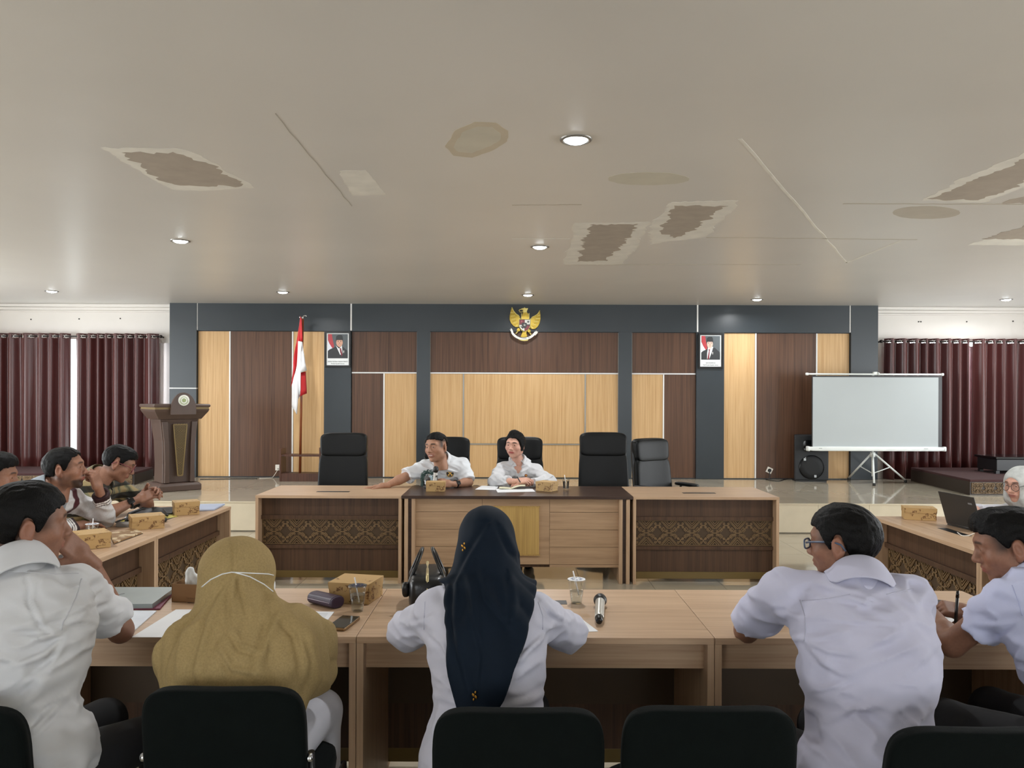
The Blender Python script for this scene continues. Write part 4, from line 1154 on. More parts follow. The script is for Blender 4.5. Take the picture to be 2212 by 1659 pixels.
# ================================================================== PEOPLE: bodies are grown as smooth distance fields
_LAT = np.random.default_rng(3).random((24, 24, 24)).astype(np.float32) * 2 - 1
def vnoise(x, y, z):
    xi, yi, zi = np.floor(x).astype(np.int32), np.floor(y).astype(np.int32), np.floor(z).astype(np.int32)
    fx_, fy_, fz_ = x - xi, y - yi, z - zi
    fx_, fy_, fz_ = fx_ * fx_ * (3 - 2 * fx_), fy_ * fy_ * (3 - 2 * fy_), fz_ * fz_ * (3 - 2 * fz_)
    xi, yi, zi = xi % 24, yi % 24, zi % 24
    x1, y1, z1 = (xi + 1) % 24, (yi + 1) % 24, (zi + 1) % 24
    def l(a, b, t): return a + (b - a) * t
    return l(l(l(_LAT[xi, yi, zi], _LAT[x1, yi, zi], fx_), l(_LAT[xi, y1, zi], _LAT[x1, y1, zi], fx_), fy_),
             l(l(_LAT[xi, yi, z1], _LAT[x1, yi, z1], fx_), l(_LAT[xi, y1, z1], _LAT[x1, y1, z1], fx_), fy_), fz_)

def smin(a, b, k):
    h = np.clip(0.5 + 0.5 * (b - a) / k, 0, 1)
    return b * (1 - h) + a * h - k * h * (1 - h)

class Field:
    def __init__(s, lo, hi, h):
        s.lo = np.array(lo, np.float32); s.h = h
        s.n = np.maximum(4, np.ceil((np.array(hi) - s.lo) / h).astype(int) + 1)
        s.v = np.full(s.n, 0.25, np.float32)
    def sub(s, lo, hi):
        a = np.clip(np.floor((np.array(lo) - s.lo) / s.h).astype(int), 0, s.n - 1)
        b = np.clip(np.ceil((np.array(hi) - s.lo) / s.h).astype(int) + 1, 1, s.n)
        if np.any(b <= a): return None
        sl = tuple(slice(p, q) for p, q in zip(a, b))
        ax = [(s.lo[i] + s.h * np.arange(a[i], b[i], dtype=np.float32)) for i in range(3)]
        return sl, ax[0][:, None, None], ax[1][None, :, None], ax[2][None, None, :]
    def add(s, prim, k=0.02, m=0.05):
        fn, lo, hi = prim
        r = s.sub(np.array(lo) - k - m, np.array(hi) + k + m)
        if r is None: return s
        sl, X, Y, Z = r
        s.v[sl] = smin(s.v[sl], fn(X, Y, Z), max(k, 1e-4)); return s
    def cut(s, prim, k=0.01):
        fn, lo, hi = prim
        r = s.sub(np.array(lo) - k - 0.05, np.array(hi) + k + 0.05)
        if r is None: return s
        sl, X, Y, Z = r
        s.v[sl] = -smin(-s.v[sl], fn(X, Y, Z), max(k, 1e-4)); return s
    def clip(s, fn, k=0.004):
        """keep only where fn < 0"""
        _, X, Y, Z = s.sub(s.lo, s.lo + s.h * (s.n - 1))
        s.v = -smin(-s.v, -fn(X, Y, Z) + 0 * s.v, max(k, 1e-4)).astype(np.float32); return s
    def at(s, p):
        i = np.clip(np.round((np.asarray(p) - s.lo) / s.h).astype(int), 0, s.n - 1)
        return float(s.v[i[0], i[1], i[2]])
    def ripple(s, fn, band=0.03):
        idx = np.nonzero(np.abs(s.v) < band)
        p = [s.lo[i] + s.h * idx[i].astype(np.float32) for i in range(3)]
        s.v[idx] += fn(*p); return s
    def mesh(s, smooth=1):
        v = s.v
        # close the surface at the border of the grid
        v[0], v[-1], v[:, 0], v[:, -1], v[:, :, 0], v[:, :, -1] = .1, .1, .1, .1, .1, .1
        inn = v < 0
        c = np.zeros(s.n - 1, np.int8)
        for dx in (0, 1):
            for dy in (0, 1):
                for dz in (0, 1):
                    c += inn[dx:s.n[0] - 1 + dx, dy:s.n[1] - 1 + dy, dz:s.n[2] - 1 + dz]
        act = (c > 0) & (c < 8)
        I = np.argwhere(act)
        if len(I) == 0: return np.zeros((0, 3)), np.zeros((0, 4), int)
        cid = np.full(act.shape, -1, np.int32); cid[act] = np.arange(len(I))
        off = np.array([(x, y, z) for x in (0, 1) for y in (0, 1) for z in (0, 1)])
        cv = np.stack([v[I[:, 0] + o[0], I[:, 1] + o[1], I[:, 2] + o[2]] for o in off], 1)
        acc = np.zeros((len(I), 3)); cnt = np.zeros(len(I))
        for a in range(8):
            for b in range(a + 1, 8):
                if np.abs(off[a] - off[b]).sum() != 1: continue
                m = (cv[:, a] < 0) != (cv[:, b] < 0)
                t = cv[m, a] / (cv[m, a] - cv[m, b])
                acc[m] += off[a] + (off[b] - off[a]) * t[:, None]; cnt[m] += 1
        V = s.lo + s.h * (I + acc / cnt[:, None])
        F = []
        for ax in range(3):
            e = [slice(None)] * 3; f = [slice(None)] * 3
            e[ax] = slice(0, -1); f[ax] = slice(1, None)
            A, B = inn[tuple(e)], inn[tuple(f)]
            E = np.argwhere(A != B)
            o1, o2 = [(1, 2), (2, 0), (0, 1)][ax]
            ok = (E[:, o1] > 0) & (E[:, o2] > 0) & (E[:, o1] < s.n[o1] - 1) & (E[:, o2] < s.n[o2] - 1)
            E = E[ok]
            def cell(d1, d2):
                q = E.copy(); q[:, o1] -= d1; q[:, o2] -= d2
                return cid[q[:, 0], q[:, 1], q[:, 2]]
            Q = np.stack([cell(1, 1), cell(0, 1), cell(0, 0), cell(1, 0)], 1)
            fl_ = ~A[tuple(E.T)]
            Q[fl_] = Q[fl_][:, ::-1]
            F.append(Q)
        F = np.concatenate(F)
        for _ in range(smooth):
            S = np.zeros_like(V); n = np.zeros(len(V))
            for i in range(4):
                a, b = F[:, i], F[:, (i + 1) % 4]
                for d in range(3):
                    S[:, d] += np.bincount(a, V[b, d], len(V)) + np.bincount(b, V[a, d], len(V))
                n += np.bincount(a, minlength=len(V)) + np.bincount(b, minlength=len(V))
            V = V * 0.45 + 0.55 * S / np.maximum(n, 1)[:, None]
        return V, F

def arr(p): return np.array(p, np.float64)
def cap(a, b, ra, rb=None):
    rb = ra if rb is None else rb
    a, b = arr(a), arr(b); d = b - a; dd = max(float(d @ d), 1e-9); r = max(ra, rb)
    def fn(X, Y, Z):
        x, y, z = X - a[0], Y - a[1], Z - a[2]
        t = np.clip((x * d[0] + y * d[1] + z * d[2]) / dd, 0, 1)
        return np.sqrt((x - t * d[0]) ** 2 + (y - t * d[1]) ** 2 + (z - t * d[2]) ** 2) - (ra + (rb - ra) * t)
    return fn, np.minimum(a, b) - r, np.maximum(a, b) + r
def ellip(c, r, M=None):
    c, r = arr(c), arr(r)
    M = np.eye(3) if M is None else arr(M)
    ext = np.sqrt(((M * r) ** 2).sum(1))
    def fn(X, Y, Z):
        x, y, z = X - c[0], Y - c[1], Z - c[2]
        u = [M[0, i] * x + M[1, i] * y + M[2, i] * z for i in range(3)]
        k0 = np.sqrt(sum((u[i] / r[i]) ** 2 for i in range(3)))
        k1 = np.sqrt(sum((u[i] / r[i] ** 2) ** 2 for i in range(3))) + 1e-6
        return k0 * (k0 - 1) / k1
    return fn, c - ext, c + ext
def rbox(c, hf, M=None, rd=0.005):
    c, hf = arr(c), arr(hf)
    M = np.eye(3) if M is None else arr(M)
    ext = np.abs(M) @ hf
    def fn(X, Y, Z):
        x, y, z = X - c[0], Y - c[1], Z - c[2]
        q = [np.abs(M[0, i] * x + M[1, i] * y + M[2, i] * z) - (hf[i] - rd) for i in range(3)]
        return np.sqrt(sum(np.maximum(a, 0) ** 2 for a in q)) + np.minimum(np.maximum(np.maximum(q[0], q[1]), q[2]), 0) - rd
    return fn, c - ext, c + ext

def rot3(yaw=0, pitch=0, roll=0):
    return np.array(Matrix.Rotation(yaw, 3, 'Z') @ Matrix.Rotation(pitch, 3, 'X') @ Matrix.Rotation(roll, 3, 'Y'))
def vmesh(name, V, F, m, parent=None, col=None, loc=None):
    me = bpy.data.meshes.new(name)
    me.vertices.add(len(V)); me.vertices.foreach_set('co', np.ascontiguousarray(V, np.float32).ravel())
    F = np.asarray(F)
    me.loops.add(F.size); me.loops.foreach_set('vertex_index', F.ravel().astype(np.int32))
    me.polygons.add(len(F)); me.polygons.foreach_set('loop_start', np.arange(0, F.size, 4, dtype=np.int32))
    me.update(calc_edges=True); me.validate()
    me.polygons.foreach_set('use_smooth', np.ones(len(me.polygons), bool))
    if col is not None:
        ca = me.color_attributes.new('Col', 'FLOAT_COLOR', 'POINT')
        c = np.ones((len(V), 4), np.float32); c[:, :3] = col
        ca.data.foreach_set('color', c.ravel())
    me.materials.append(m)
    return link(name, me, parent, loc)

def sstep(a, b, x):
    t = np.clip((x - a) / (b - a), 0, 1); return t * t * (3 - 2 * t)
def mixc(col, c, w):
    return col * (1 - w[:, None]) + np.array(lin(c)[:3])[None] * w[:, None]

# ---------------------------------------------------------------- head (local: face +y, up +z, chin -0.112, crown +0.112)
def head_mesh(o):
    h = o.get('hres', 0.003)
    F = Field((-0.10, -0.125, -0.19), (0.10, 0.135, 0.125), h)
    jw = o.get('jaw', 1.0); ck = o.get('cheek', 1.0)
    F.add(ellip((0, -0.014, 0.030), (0.075, 0.094, 0.083)), 0.01)
    F.add(ellip((0, 0.024, 0.000), (0.066 * ck, 0.064, 0.090)), 0.03)
    F.add(ellip((0, 0.030, -0.062), (0.052 * jw, 0.052, 0.046)), 0.03)
    F.add(ellip((0, 0.066, -0.095), (0.022, 0.018, 0.017)), 0.022)
    for s in (-1, 1):
        F.add(ellip((s * 0.044 * ck, 0.052, -0.022), (0.024, 0.026, 0.022)), 0.025)
        F.add(cap((s * 0.012, 0.083, 0.030), (s * 0.045, 0.070, 0.030), 0.010, 0.008), 0.018)
        F.add(ellip((s * 0.054 * jw, 0.0, -0.055), (0.016, 0.03, 0.026)), 0.03)
    F.add(cap((0, 0.082, 0.018), (0, 0.104, -0.022), 0.008, 0.0115), 0.014)
    F.add(ellip((0, 0.103, -0.026), (0.012, 0.011, 0.010)), 0.008)
    for s in (-1, 1):
        F.add(ellip((s * 0.0125, 0.094, -0.029), (0.0085, 0.011, 0.008)), 0.007)
        F.cut(ellip((s * 0.0065, 0.101, -0.037), (0.0035, 0.006, 0.004)), 0.003)
        F.cut(ellip((s * 0.031, 0.098, 0.010), (0.021, 0.016, 0.0125)), 0.012)
        # lids round the eye opening
        F.add(ellip((s * 0.031, 0.0755, 0.008), (0.0165, 0.0135, 0.0135)), 0.006)
        op = o.get('eye_open', 1.0)
        F.cut(ellip((s * 0.031, 0.092, 0.0065), (0.0130, 0.0085, 0.0052 * op)), 0.0015)
    # mouth
    sm_ = o.get('smile', 0.0)
    F.add(ellip((0, 0.080, -0.054), (0.030, 0.013, 0.016)), 0.015)
    F.add(ellip((0, 0.0895, -0.0515), (0.022 + 0.006 * sm_, 0.008, 0.0055)), 0.005)
    F.add(ellip((0, 0.0875, -0.0625 - 0.004 * sm_), (0.019 + 0.006 * sm_, 0.009, 0.0065)), 0.005)
    F.cut(ellip((0, 0.0985, -0.0568 - 0.002 * sm_), (0.024 + 0.006 * sm_, 0.009, 0.0014 + 0.0045 * sm_)), 0.003)
    # ears
    for s in (-1, 1):
        M = rot3(s * R(-24), R(-8), 0)
        F.add(ellip((s * 0.079, -0.012, -0.004), (0.0075, 0.020, 0.032), M), 0.006)
        F.add(ellip((s * 0.077, -0.006, -0.030), (0.007, 0.010, 0.012), M), 0.006)
        F.cut(ellip((s * 0.0875, -0.009, 0.000), (0.006, 0.011, 0.020), M), 0.004)
    # neck stub reaching into the body
    nk = o.get('neck_r', 0.054)
    F.add(cap((0, -0.022, -0.05), (0, -0.045, -0.17), nk, nk), 0.02)
    V, Q = F.mesh(1)
    x, y, z = V.T
    col = np.tile(np.array(lin(o['skin'])[:3]), (len(V), 1))
    # natural skin colour: redder cheeks, nose, ears; darker brow hair and lips
    red = 0.35 * np.exp(-(((np.abs(x) - 0.042) / 0.02) ** 2 + ((z + 0.025) / 0.02) ** 2)) * (y > 0.03) + 0.3 * np.exp(-((np.abs(x) - 0.085) / 0.01) ** 2)
    col = mixc(col, o.get('flush', '#a8614c'), np.clip(red, 0, 1) * o.get('flush_w', 0.6))
    if 'beard' in o:
        b = sstep(-0.052, -0.068, z) * sstep(0.02, 0.055, y) * o['beard']
        b = np.maximum(b, o['beard'] * np.exp(-((np.abs(x) / 0.026) ** 4 + ((z + 0.0425) / 0.007) ** 2)) * (y > 0.07))
        b = np.maximum(b, 0.55 * o['beard'] * sstep(-0.01, -0.05, z) * sstep(-0.035, 0.0, y) * sstep(0.07, 0.03, y) * (np.abs(x) > 0.035))
        col = mixc(col, '#1c1512', b * sstep(-0.128, -0.108, z))
    lip = np.exp(-((x / (0.026 + 0.006 * sm_)) ** 6 + ((z + 0.0575) / (0.0105 + 0.003 * sm_)) ** 4)) * (y > 0.068)
    col = mixc(col, o.get('lips', '#8a4a41'), lip * 0.85)
    if sm_ > 0:
        teeth = np.exp(-((x / 0.019) ** 6 + ((z + 0.0560) / 0.0032) ** 4)) * (y > 0.06) * (y < 0.0935)
        col = mixc(col, '#e9e2d8', np.clip(teeth * 1.2, 0, 1))
    bz = 0.0325 - 8 * (np.abs(x) - 0.028) ** 2 * o.get('brow_arch', 1.0)
    brow = np.exp(-(((np.abs(x) - 0.031) / 0.018) ** 6 + ((z - bz) / 0.0048) ** 4)) * (y > 0.05)
    col = mixc(col, '#191210', brow * o.get('brow', 0.85))
    if 'fade' in o:   # clipped hair on the sides of the scalp
        sc_ = sstep(-0.02, 0.012, z + np.where(y < 0, 0.05, 0.0)) * sstep(0.070, 0.028, y) * (np.abs(x) > 0.03)
        sc_ = np.maximum(sc_, sstep(-0.07, -0.045, z) * sstep(-0.035, -0.055, y))
        ear = np.exp(-(((np.abs(x) - 0.083) / 0.009) ** 4)) * (np.abs(y + 0.01) < 0.03) * (np.abs(z) < 0.045)
        col = mixc(col, '#15110f', np.clip(sc_ - ear, 0, 1) * o['fade'])
    return V, Q, col

def hair_mesh(o):
    st = o['hair']
    h = 0.0035
    F = Field((-0.115, -0.15, -0.20), (0.115, 0.14, 0.17), h)
    th = o.get('hair_th', 0.012)
    F.add(ellip((0, -0.014, 0.030), (0.075 + th * 0.8, 0.094 + th * 0.8, 0.083 + th)), 0.01)
    F.add(ellip((0, 0.018, 0.035), (0.068 + th * 0.7, 0.068 + th * 0.35, 0.070 + th)), 0.03)
    if st == 'quiff': F.add(ellip((0.01, 0.045, 0.088), (0.055, 0.045, 0.032)), 0.03)
    if st == 'side': F.add(ellip((0.0, 0.042, 0.080), (0.066, 0.044, 0.030), rot3(0, 0, R(-8))), 0.03)
    if st == 'updo':
        F.add(ellip((0.0, -0.075, 0.020), (0.05, 0.045, 0.05)), 0.03)
        F.add(ellip((0.005, 0.02, 0.115), (0.04, 0.045, 0.022)), 0.025)
        F.add(ellip((0, -0.095, -0.03), (0.045, 0.035, 0.04)), 0.03)
        for s in (-1, 1): F.add(ellip((s * 0.070, 0.012, 0.005), (0.019, 0.046, 0.062)), 0.02)
    hl = o.get('hairline', 0.066)
    sb = o.get('sideburn', -0.012)
    np_ = o.get('nape', -0.062)
    def keep(X, Y, Z):
        front = sstep(o.get('temple', 0.014), o.get('temple', 0.014) + 0.036, Y)
        back = sstep(-0.018, -0.05, Y)
        lim = sb * (1 - front) * (1 - back) + (hl - 2.6 * X * X * o.get('peak', 1.0)) * front + np_ * back
        ear_ = 0.048 * np.exp(-(((Y + 0.014) / 0.020) ** 4)) * o.get('earcut', 1.0)
        return (lim + ear_ - Z) * 0.7
    F.clip(keep, 0.008)
    F.ripple(lambda x, y, z: 0.0026 * vnoise(x * 130, y * 40 + 3, z * 60) + 0.0016 * vnoise(x * 230, y * 60, z * 120), 0.02)
    V, Q = F.mesh(1)
    return V, Q

# ---------------------------------------------------------------- hand (local: fingers +y, back of hand +z, thumb on +x side for side=+1)
def hand_mesh(side=1, curl=0.3, spread=0.06, thumb=0.3, curls=None, h=0.0028):
    curls = curls or [curl] * 4
    F = Field((-0.11, -0.07, -0.12), (0.11, 0.215, 0.09), h)
    F.add(rbox((0, 0.045, 0), (0.040, 0.046, 0.0135), None, 0.012), 0.004)
    F.add(ellip((0.022 * side, 0.030, -0.006), (0.020, 0.032, 0.015)), 0.010)
    F.add(cap((0, -0.055, 0), (0, 0.01, 0), 0.0265, 0.028), 0.02)
    base = [(0.029, 0.090), (0.010, 0.094), (-0.010, 0.091), (-0.028, 0.082)]
    ln = [(0.040, 0.026, 0.021), (0.045, 0.030, 0.022), (0.042, 0.028, 0.021), (0.033, 0.021, 0.018)]
    for i in range(4):
        bx0, by0 = base[i]
        p = np.array([bx0 * side, by0, -0.001])
        az = side * spread * (1.5 - i)
        a = 0.0
        rad = 0.0092 - 0.0006 * (i == 3) * 2
        for j in range(3):
            a += curls[i] * (1.25 if j == 0 else 1.35 if j == 1 else 0.9)
            d = np.array([math.sin(az) * math.cos(a), math.cos(az) * math.cos(a), -math.sin(a)])
            q = p + d * ln[i][j]
            F.add(cap(p, q, rad, rad - 0.0010), 0.0045 if j else 0.007)
            p = q; rad -= 0.0009
    p = np.array([0.030 * side, 0.018, -0.006])
    for j, (L_, r0, r1) in enumerate(((0.042, 0.0135, 0.0115), (0.030, 0.0112, 0.0102), (0.025, 0.0100, 0.0085))):
        a = (0.75 - thumb * 0.55 * j) * (1 - 0.35 * thumb)
        d = np.array([side * math.sin(a), math.cos(a) * math.cos(thumb * 0.6), -math.sin(thumb * 0.6)])
        d /= np.linalg.norm(d); q = p + d * L_
        F.add(cap(p, q, r0, r1), 0.008 if j == 0 else 0.004)
        p = q
    return F.mesh(1)

def frame(fwd, up):
    y = arr(fwd); y = y / np.linalg.norm(y)
    z = arr(up); z = z - y * (z @ y); z /= np.linalg.norm(z)
    return np.stack([np.cross(y, z), y, z], 1)

TABLES = [(-2.191, -0.941, 6.644, 7.379), (-0.941, 1.036, 6.640, 7.379), (1.039, 2.289, 6.644, 7.379),
          (-2.86, -2.16, 2.225, 5.99), (2.605, 3.305, 3.05, 5.62), (-1.84, 2.015, 2.785, 3.475)]
def rest(F):
    for x0, x1, y0, y1 in TABLES:
        F.cut(rbox(((x0 + x1) / 2, (y0 + y1) / 2, 0.7095), ((x1 - x0) / 2, (y1 - y0) / 2, 0.0395), None, 0.002), 0.003)

# ---------------------------------------------------------------- whole person
def poly_sdf(pts):
    P = [(float(a), float(b)) for a, b in pts]
    def fn(x, z):
        d = None; sgn = np.ones_like(x + z)
        n = len(P)
        for i in range(n):
            (ax_, az_), (bx0, bz0) = P[i], P[i - 1]
            ex, ez = bx0 - ax_, bz0 - az_
            wx_, wz_ = x - ax_, z - az_
            t = np.clip((wx_ * ex + wz_ * ez) / (ex * ex + ez * ez + 1e-12), 0, 1)
            q = (wx_ - ex * t) ** 2 + (wz_ - ez * t) ** 2
            d = q if d is None else np.minimum(d, q)
            c1, c2, c3 = z >= az_, z < bz0, ex * wz_ > ez * wx_
            fl_ = (c1 & c2 & c3) | (~c1 & ~c2 & ~c3)
            sgn = np.where(fl_, -sgn, sgn)
        return sgn * np.sqrt(d)
    return fn

m_skin = vcol('skin', 0.5, 0.4, bump=0.05, bscale=500)
m_eye = vcol('eye', 0.12, 0.5)
m_hair = mat('black_hair', '#050404', 0.55, spec=0.16, vary=0.3, vscale=120, bump=0.6, bscale=420, stretch=(1, 0.18, 0.5))

def person(label, o):
    """joints in world space; returns the root and useful surfaces"""
    P, N = arr(o['pelvis']), arr(o['neck'])
    base = np.array([P[0], P[1], 0.0])
    root = thing('person', label, 'person', tuple(base))
    ty = R(o['yaw'])
    rt = np.array([math.cos(ty), math.sin(ty), 0.0]); fw = np.array([-math.sin(ty), math.cos(ty), 0.0])
    sw_ = o.get('shoulder', 0.185); tilt = o.get('sh_tilt', 0.0)
    SR = N + rt * sw_ + np.array([0, 0, -0.078 - tilt]) + fw * o.get('sh_fwd', 0.02)
    SLf = N - rt * sw_ + np.array([0, 0, -0.078 + tilt]) + fw * o.get('sh_fwd', 0.02)
    if 'SR' in o: SR = arr(o['SR'])
    if 'SL' in o: SLf = arr(o['SL'])
    ER, WR, EL, WL = arr(o['ER']), arr(o['WR']), arr(o['EL']), arr(o['WL'])
    up = (N - P) / np.linalg.norm(N - P)
    side_ = SR - SLf; side_ /= np.linalg.norm(side_)
    fwd = np.cross(up, side_); fwd /= np.linalg.norm(fwd); side_ = np.cross(fwd, up)
    TM = np.stack([side_, fwd, up], 1)
    g = o.get('girth', 1.0)
    tl = np.linalg.norm(N - P)
    def torso(F, inf, k=0.07):
        F.add(ellip(P + fw * 0.01, (0.175 * g + inf, 0.125 * g + inf, 0.13 + inf)), k)
        F.add(ellip(P + up * tl * 0.40 + fwd * 0.0, (0.150 * g + inf, 0.112 * g + inf, 0.19 + inf), TM), k)
        F.add(ellip(P + up * tl * 0.68 - fwd * 0.005, (0.172 * g + inf, 0.118 * g + inf, 0.17 + inf), TM), k)
        F.add(cap(SR - side_ * 0.03, SLf + side_ * 0.03, 0.062 + inf), k)
        F.add(cap(N - up * 0.03, N + up * 0.03 * (inf < 0.005), 0.06 + inf * 0.6), 0.05)
    ly = R(o.get('leg_yaw', o['yaw']))
    rt_, fw_ = rt, fw
    rt = np.array([math.cos(ly), math.sin(ly), 0.0]); fw = np.array([-math.sin(ly), math.cos(ly), 0.0]); ko = o.get('knee_out', 0.03)
    HPR, HPL = P + rt * 0.095 - np.array([0, 0, 0.03]), P - rt * 0.095 - np.array([0, 0, 0.03])
    kf = o.get('knee', 0.42)
    KR, KL = HPR + fw * kf + rt * ko, HPL + fw * kf - rt * ko
    KR[2] = KL[2] = 0.50
    AR, AL = KR.copy(), KL.copy(); AR[2] = AL[2] = 0.09
    AR += fw * o.get('foot', 0.02); AL += fw * o.get('foot', 0.02)
    HC = arr(o['head']); HM = rot3(*[R(a) for a in o['look']]) * o.get('hs', 1.0)
    # ---- body
    allp = np.stack([P, N, SR, SLf, ER, WR, EL, WL, KR, KL, AR, AL])
    F = Field(allp.min(0) - 0.22, allp.max(0) + 0.22, 0.009)
    torso(F, -0.006)
    ar = o.get('arm', 1.0)
    for S_, E_, W_ in ((SR, ER, WR), (SLf, EL, WL)):
        F.add(cap(S_, E_, 0.050 * ar, 0.042 * ar), 0.03)
        mid = E_ + (W_ - E_) * 0.28
        F.add(cap(E_, mid, 0.040 * ar, 0.044 * ar), 0.02); F.add(cap(mid, W_, 0.043 * ar, 0.0275), 0.02)
    nb = HC + HM @ np.array([0, -0.045, -0.13])
    F.add(cap(N - up * 0.0, nb, 0.056, o.get('neck_r', 0.054)), 0.03)
    for a, b, c in ((HPR, KR, AR), (HPL, KL, AL)):
        F.add(cap(a, b, 0.082, 0.055), 0.04); F.add(cap(b, c, 0.052, 0.038), 0.02)
    rest(F)
    V, Q = F.mesh(1)
    cols = np.tile(np.array(lin(o['skin'])[:3]), (len(V), 1))
    parts = [(V, Q, cols)]
    hv, hq, hc = head_mesh(o)
    parts.append((hv @ HM.T + HC, hq, hc))
    for W_, E_, key, sd in ((WR, ER, 'hr', -1), (WL, EL, 'hl', 1)):
        ho = dict(dir=W_ - E_, up=(0, 0, 1), curl=0.3); ho.update(o.get(key, {}))
        if ho.get('skip'): continue
        fv, fq = hand_mesh(sd if not ho.get('mirror') else -sd, ho['curl'], ho.get('spread', 0.06), ho.get('thumb', 0.3), ho.get('curls'))
        FM = frame(ho['dir'], ho['up']) * ho.get('s', 1.0)
        wv = fv @ FM.T + W_ + FM[:, 1] * 0.035
        c2 = np.tile(np.array(lin(o['skin'])[:3]), (len(wv), 1))
        parts.append((wv, fq, c2))
    off = 0; VV, QQ, CC = [], [], []
    for v_, q_, c_ in parts:
        VV.append(v_ - base); QQ.append(q_ + off); CC.append(c_); off += len(v_)
    VA = np.concatenate(VV) + base          # fingers lie on a table top instead of dipping into it
    for x0, x1, y0, y1 in TABLES:
        dip = (VA[:, 0] > x0) & (VA[:, 0] < x1) & (VA[:, 1] > y0) & (VA[:, 1] < y1) & (VA[:, 2] > 0.665) & (VA[:, 2] < 0.7498)
        VA[dip, 2] = 0.7498
    body = vmesh('body', VA - base, np.concatenate(QQ), m_skin, root, np.concatenate(CC))
    # ---- eyes
    if o.get('eyes', True):
        for s in (-1, 1):
            mb = MB().sup((0, 0, 0), (0.0122, 0.0122, 0.0122), 1, 1, 20, 14)
            vs = np.array(mb.v); c = np.tile(np.array(lin('#bdb3a8')[:3]), (len(vs), 1))
            gz = arr(o.get('gaze', (0, 1, -0.05))); gz /= np.linalg.norm(gz)
            dd = (vs @ gz) / 0.0122
            c = mixc(c, '#1a0f0a', sstep(0.60, 0.68, dd))
            me = mb.mesh('eye', m_eye)
            ca = me.color_attributes.new('Col', 'FLOAT_COLOR', 'POINT')
            vs2 = np.array([v.co[:] for v in me.vertices]); dd = (vs2 @ gz) / 0.0122
            c = mixc(np.tile(np.array(lin('#bdb3a8')[:3]), (len(vs2), 1)), '#1a0f0a', sstep(0.60, 0.68, dd))
            c4 = np.ones((len(vs2), 4), np.float32); c4[:, :3] = c
            ca.data.foreach_set('color', c4.ravel())
            e_ = link('eye', me, root)
            Mx = Matrix([list(HM[i]) for i in range(3)]).to_4x4()
            e_.matrix_local = Matrix.Translation(Vector(HC - base + HM @ np.array([s * 0.031, 0.0742, 0.0072]))) @ Mx
    # ---- hair
    if o.get('hair'):
        v_, q_ = hair_mesh(o)
        vmesh('hair', v_ @ HM.T + HC - base, q_, o.get('hair_mat', m_hair), root)
    # ---- shirt
    inf = o.get('ease', 0.014)
    F = Field(np.minimum(allp[:8].min(0), P - 0.30) - 0.10, np.maximum(allp[:8].max(0), P + [.3, .3, .1]) + 0.12, o.get('sres', 0.0065))
    torso(F, inf)
    sl_ = o.get('sleeve', (0.72, 0.72)); slr = o.get('sleeve_r', 0.066)
    for (S_, E_, W_), q in (((SR, ER, WR), sl_[0]), ((SLf, EL, WL), sl_[1])):
        if q <= 1.0:
            e = S_ + (E_ - S_) * q
            d = (E_ - S_) / np.linalg.norm(E_ - S_)
            G = Field(np.minimum(S_, e) - 0.16, np.maximum(S_, e) + 0.16, F.h)
            # sleeve grown apart so that its open end stays a clean cut
            pr = cap(S_ - d * 0.02, e + d * 0.10, 0.066, slr + 0.004)
            fn0 = pr[0]
            def fn(X, Y, Z, fn0=fn0, e=e, d=d):
                return np.maximum(fn0(X, Y, Z), (X - e[0]) * d[0] + (Y - e[1]) * d[1] + (Z - e[2]) * d[2])
            F.add((fn, pr[1], pr[2]), 0.045)
        else:
            w = E_ + (W_ - E_) * (q - 1.0)
            d = (W_ - E_) / np.linalg.norm(W_ - E_)
            F.add(cap(S_, E_, 0.066, 0.062), 0.045)
            pr = cap(E_, w + d * 0.08, 0.062, o.get('cuff_r', 0.045))
            def fn(X, Y, Z, fn0=pr[0], e=w, d=d):
                return np.maximum(fn0(X, Y, Z), (X - e[0]) * d[0] + (Y - e[1]) * d[1] + (Z - e[2]) * d[2])
            F.add((fn, pr[1], pr[2]), 0.03)
    for pr, k in o.get('extra', []): F.add(pr, k)
    # neck opening
    hb = HC + HM @ np.array([0, -0.03, -0.10])
    nd = (hb - N); nd /= np.linalg.norm(nd)
    nc = N + up * 0.016 + (nb - N) * 0.2
    nx_ = nd * 0.35 + up * 0.65; nx_ = nx_ / np.linalg.norm(nx_)
    pr_ = cap(nc - nx_ * 0.06, nc + nx_ * 0.15, o.get('neck_r', 0.054) + 0.010)
    F.cut((lambda X, Y, Z: np.maximum(pr_[0](X, Y, Z), -((X - nc[0]) * up[0] + (Y - nc[1]) * up[1] + (Z - nc[2]) * up[2]) - 0.004), pr_[1], pr_[2]), 0.004)
    fc = o.get('fcut', (0.125, 0.015, 0.030, 0.010))
    F.cut(cap(N + fwd * 0.05 + up * 0.03, N + fwd * fc[0] - up * fc[1], fc[2], fc[3]), 0.008)
    if 'vneck' in o:
        F.cut(cap(N + fwd * 0.07 + up * 0.03, N + fwd * 0.135 - up * o['vneck'], 0.036, 0.012), 0.008)
    hemz = o.get('hem', 0.44)
    if hemz: F.clip(lambda X, Y, Z: hemz - Z + 0 * X + 0 * Y, 0.004)
    w = o.get('wrinkle', 1.0); sd = o.get('seed', 1) * 3.7
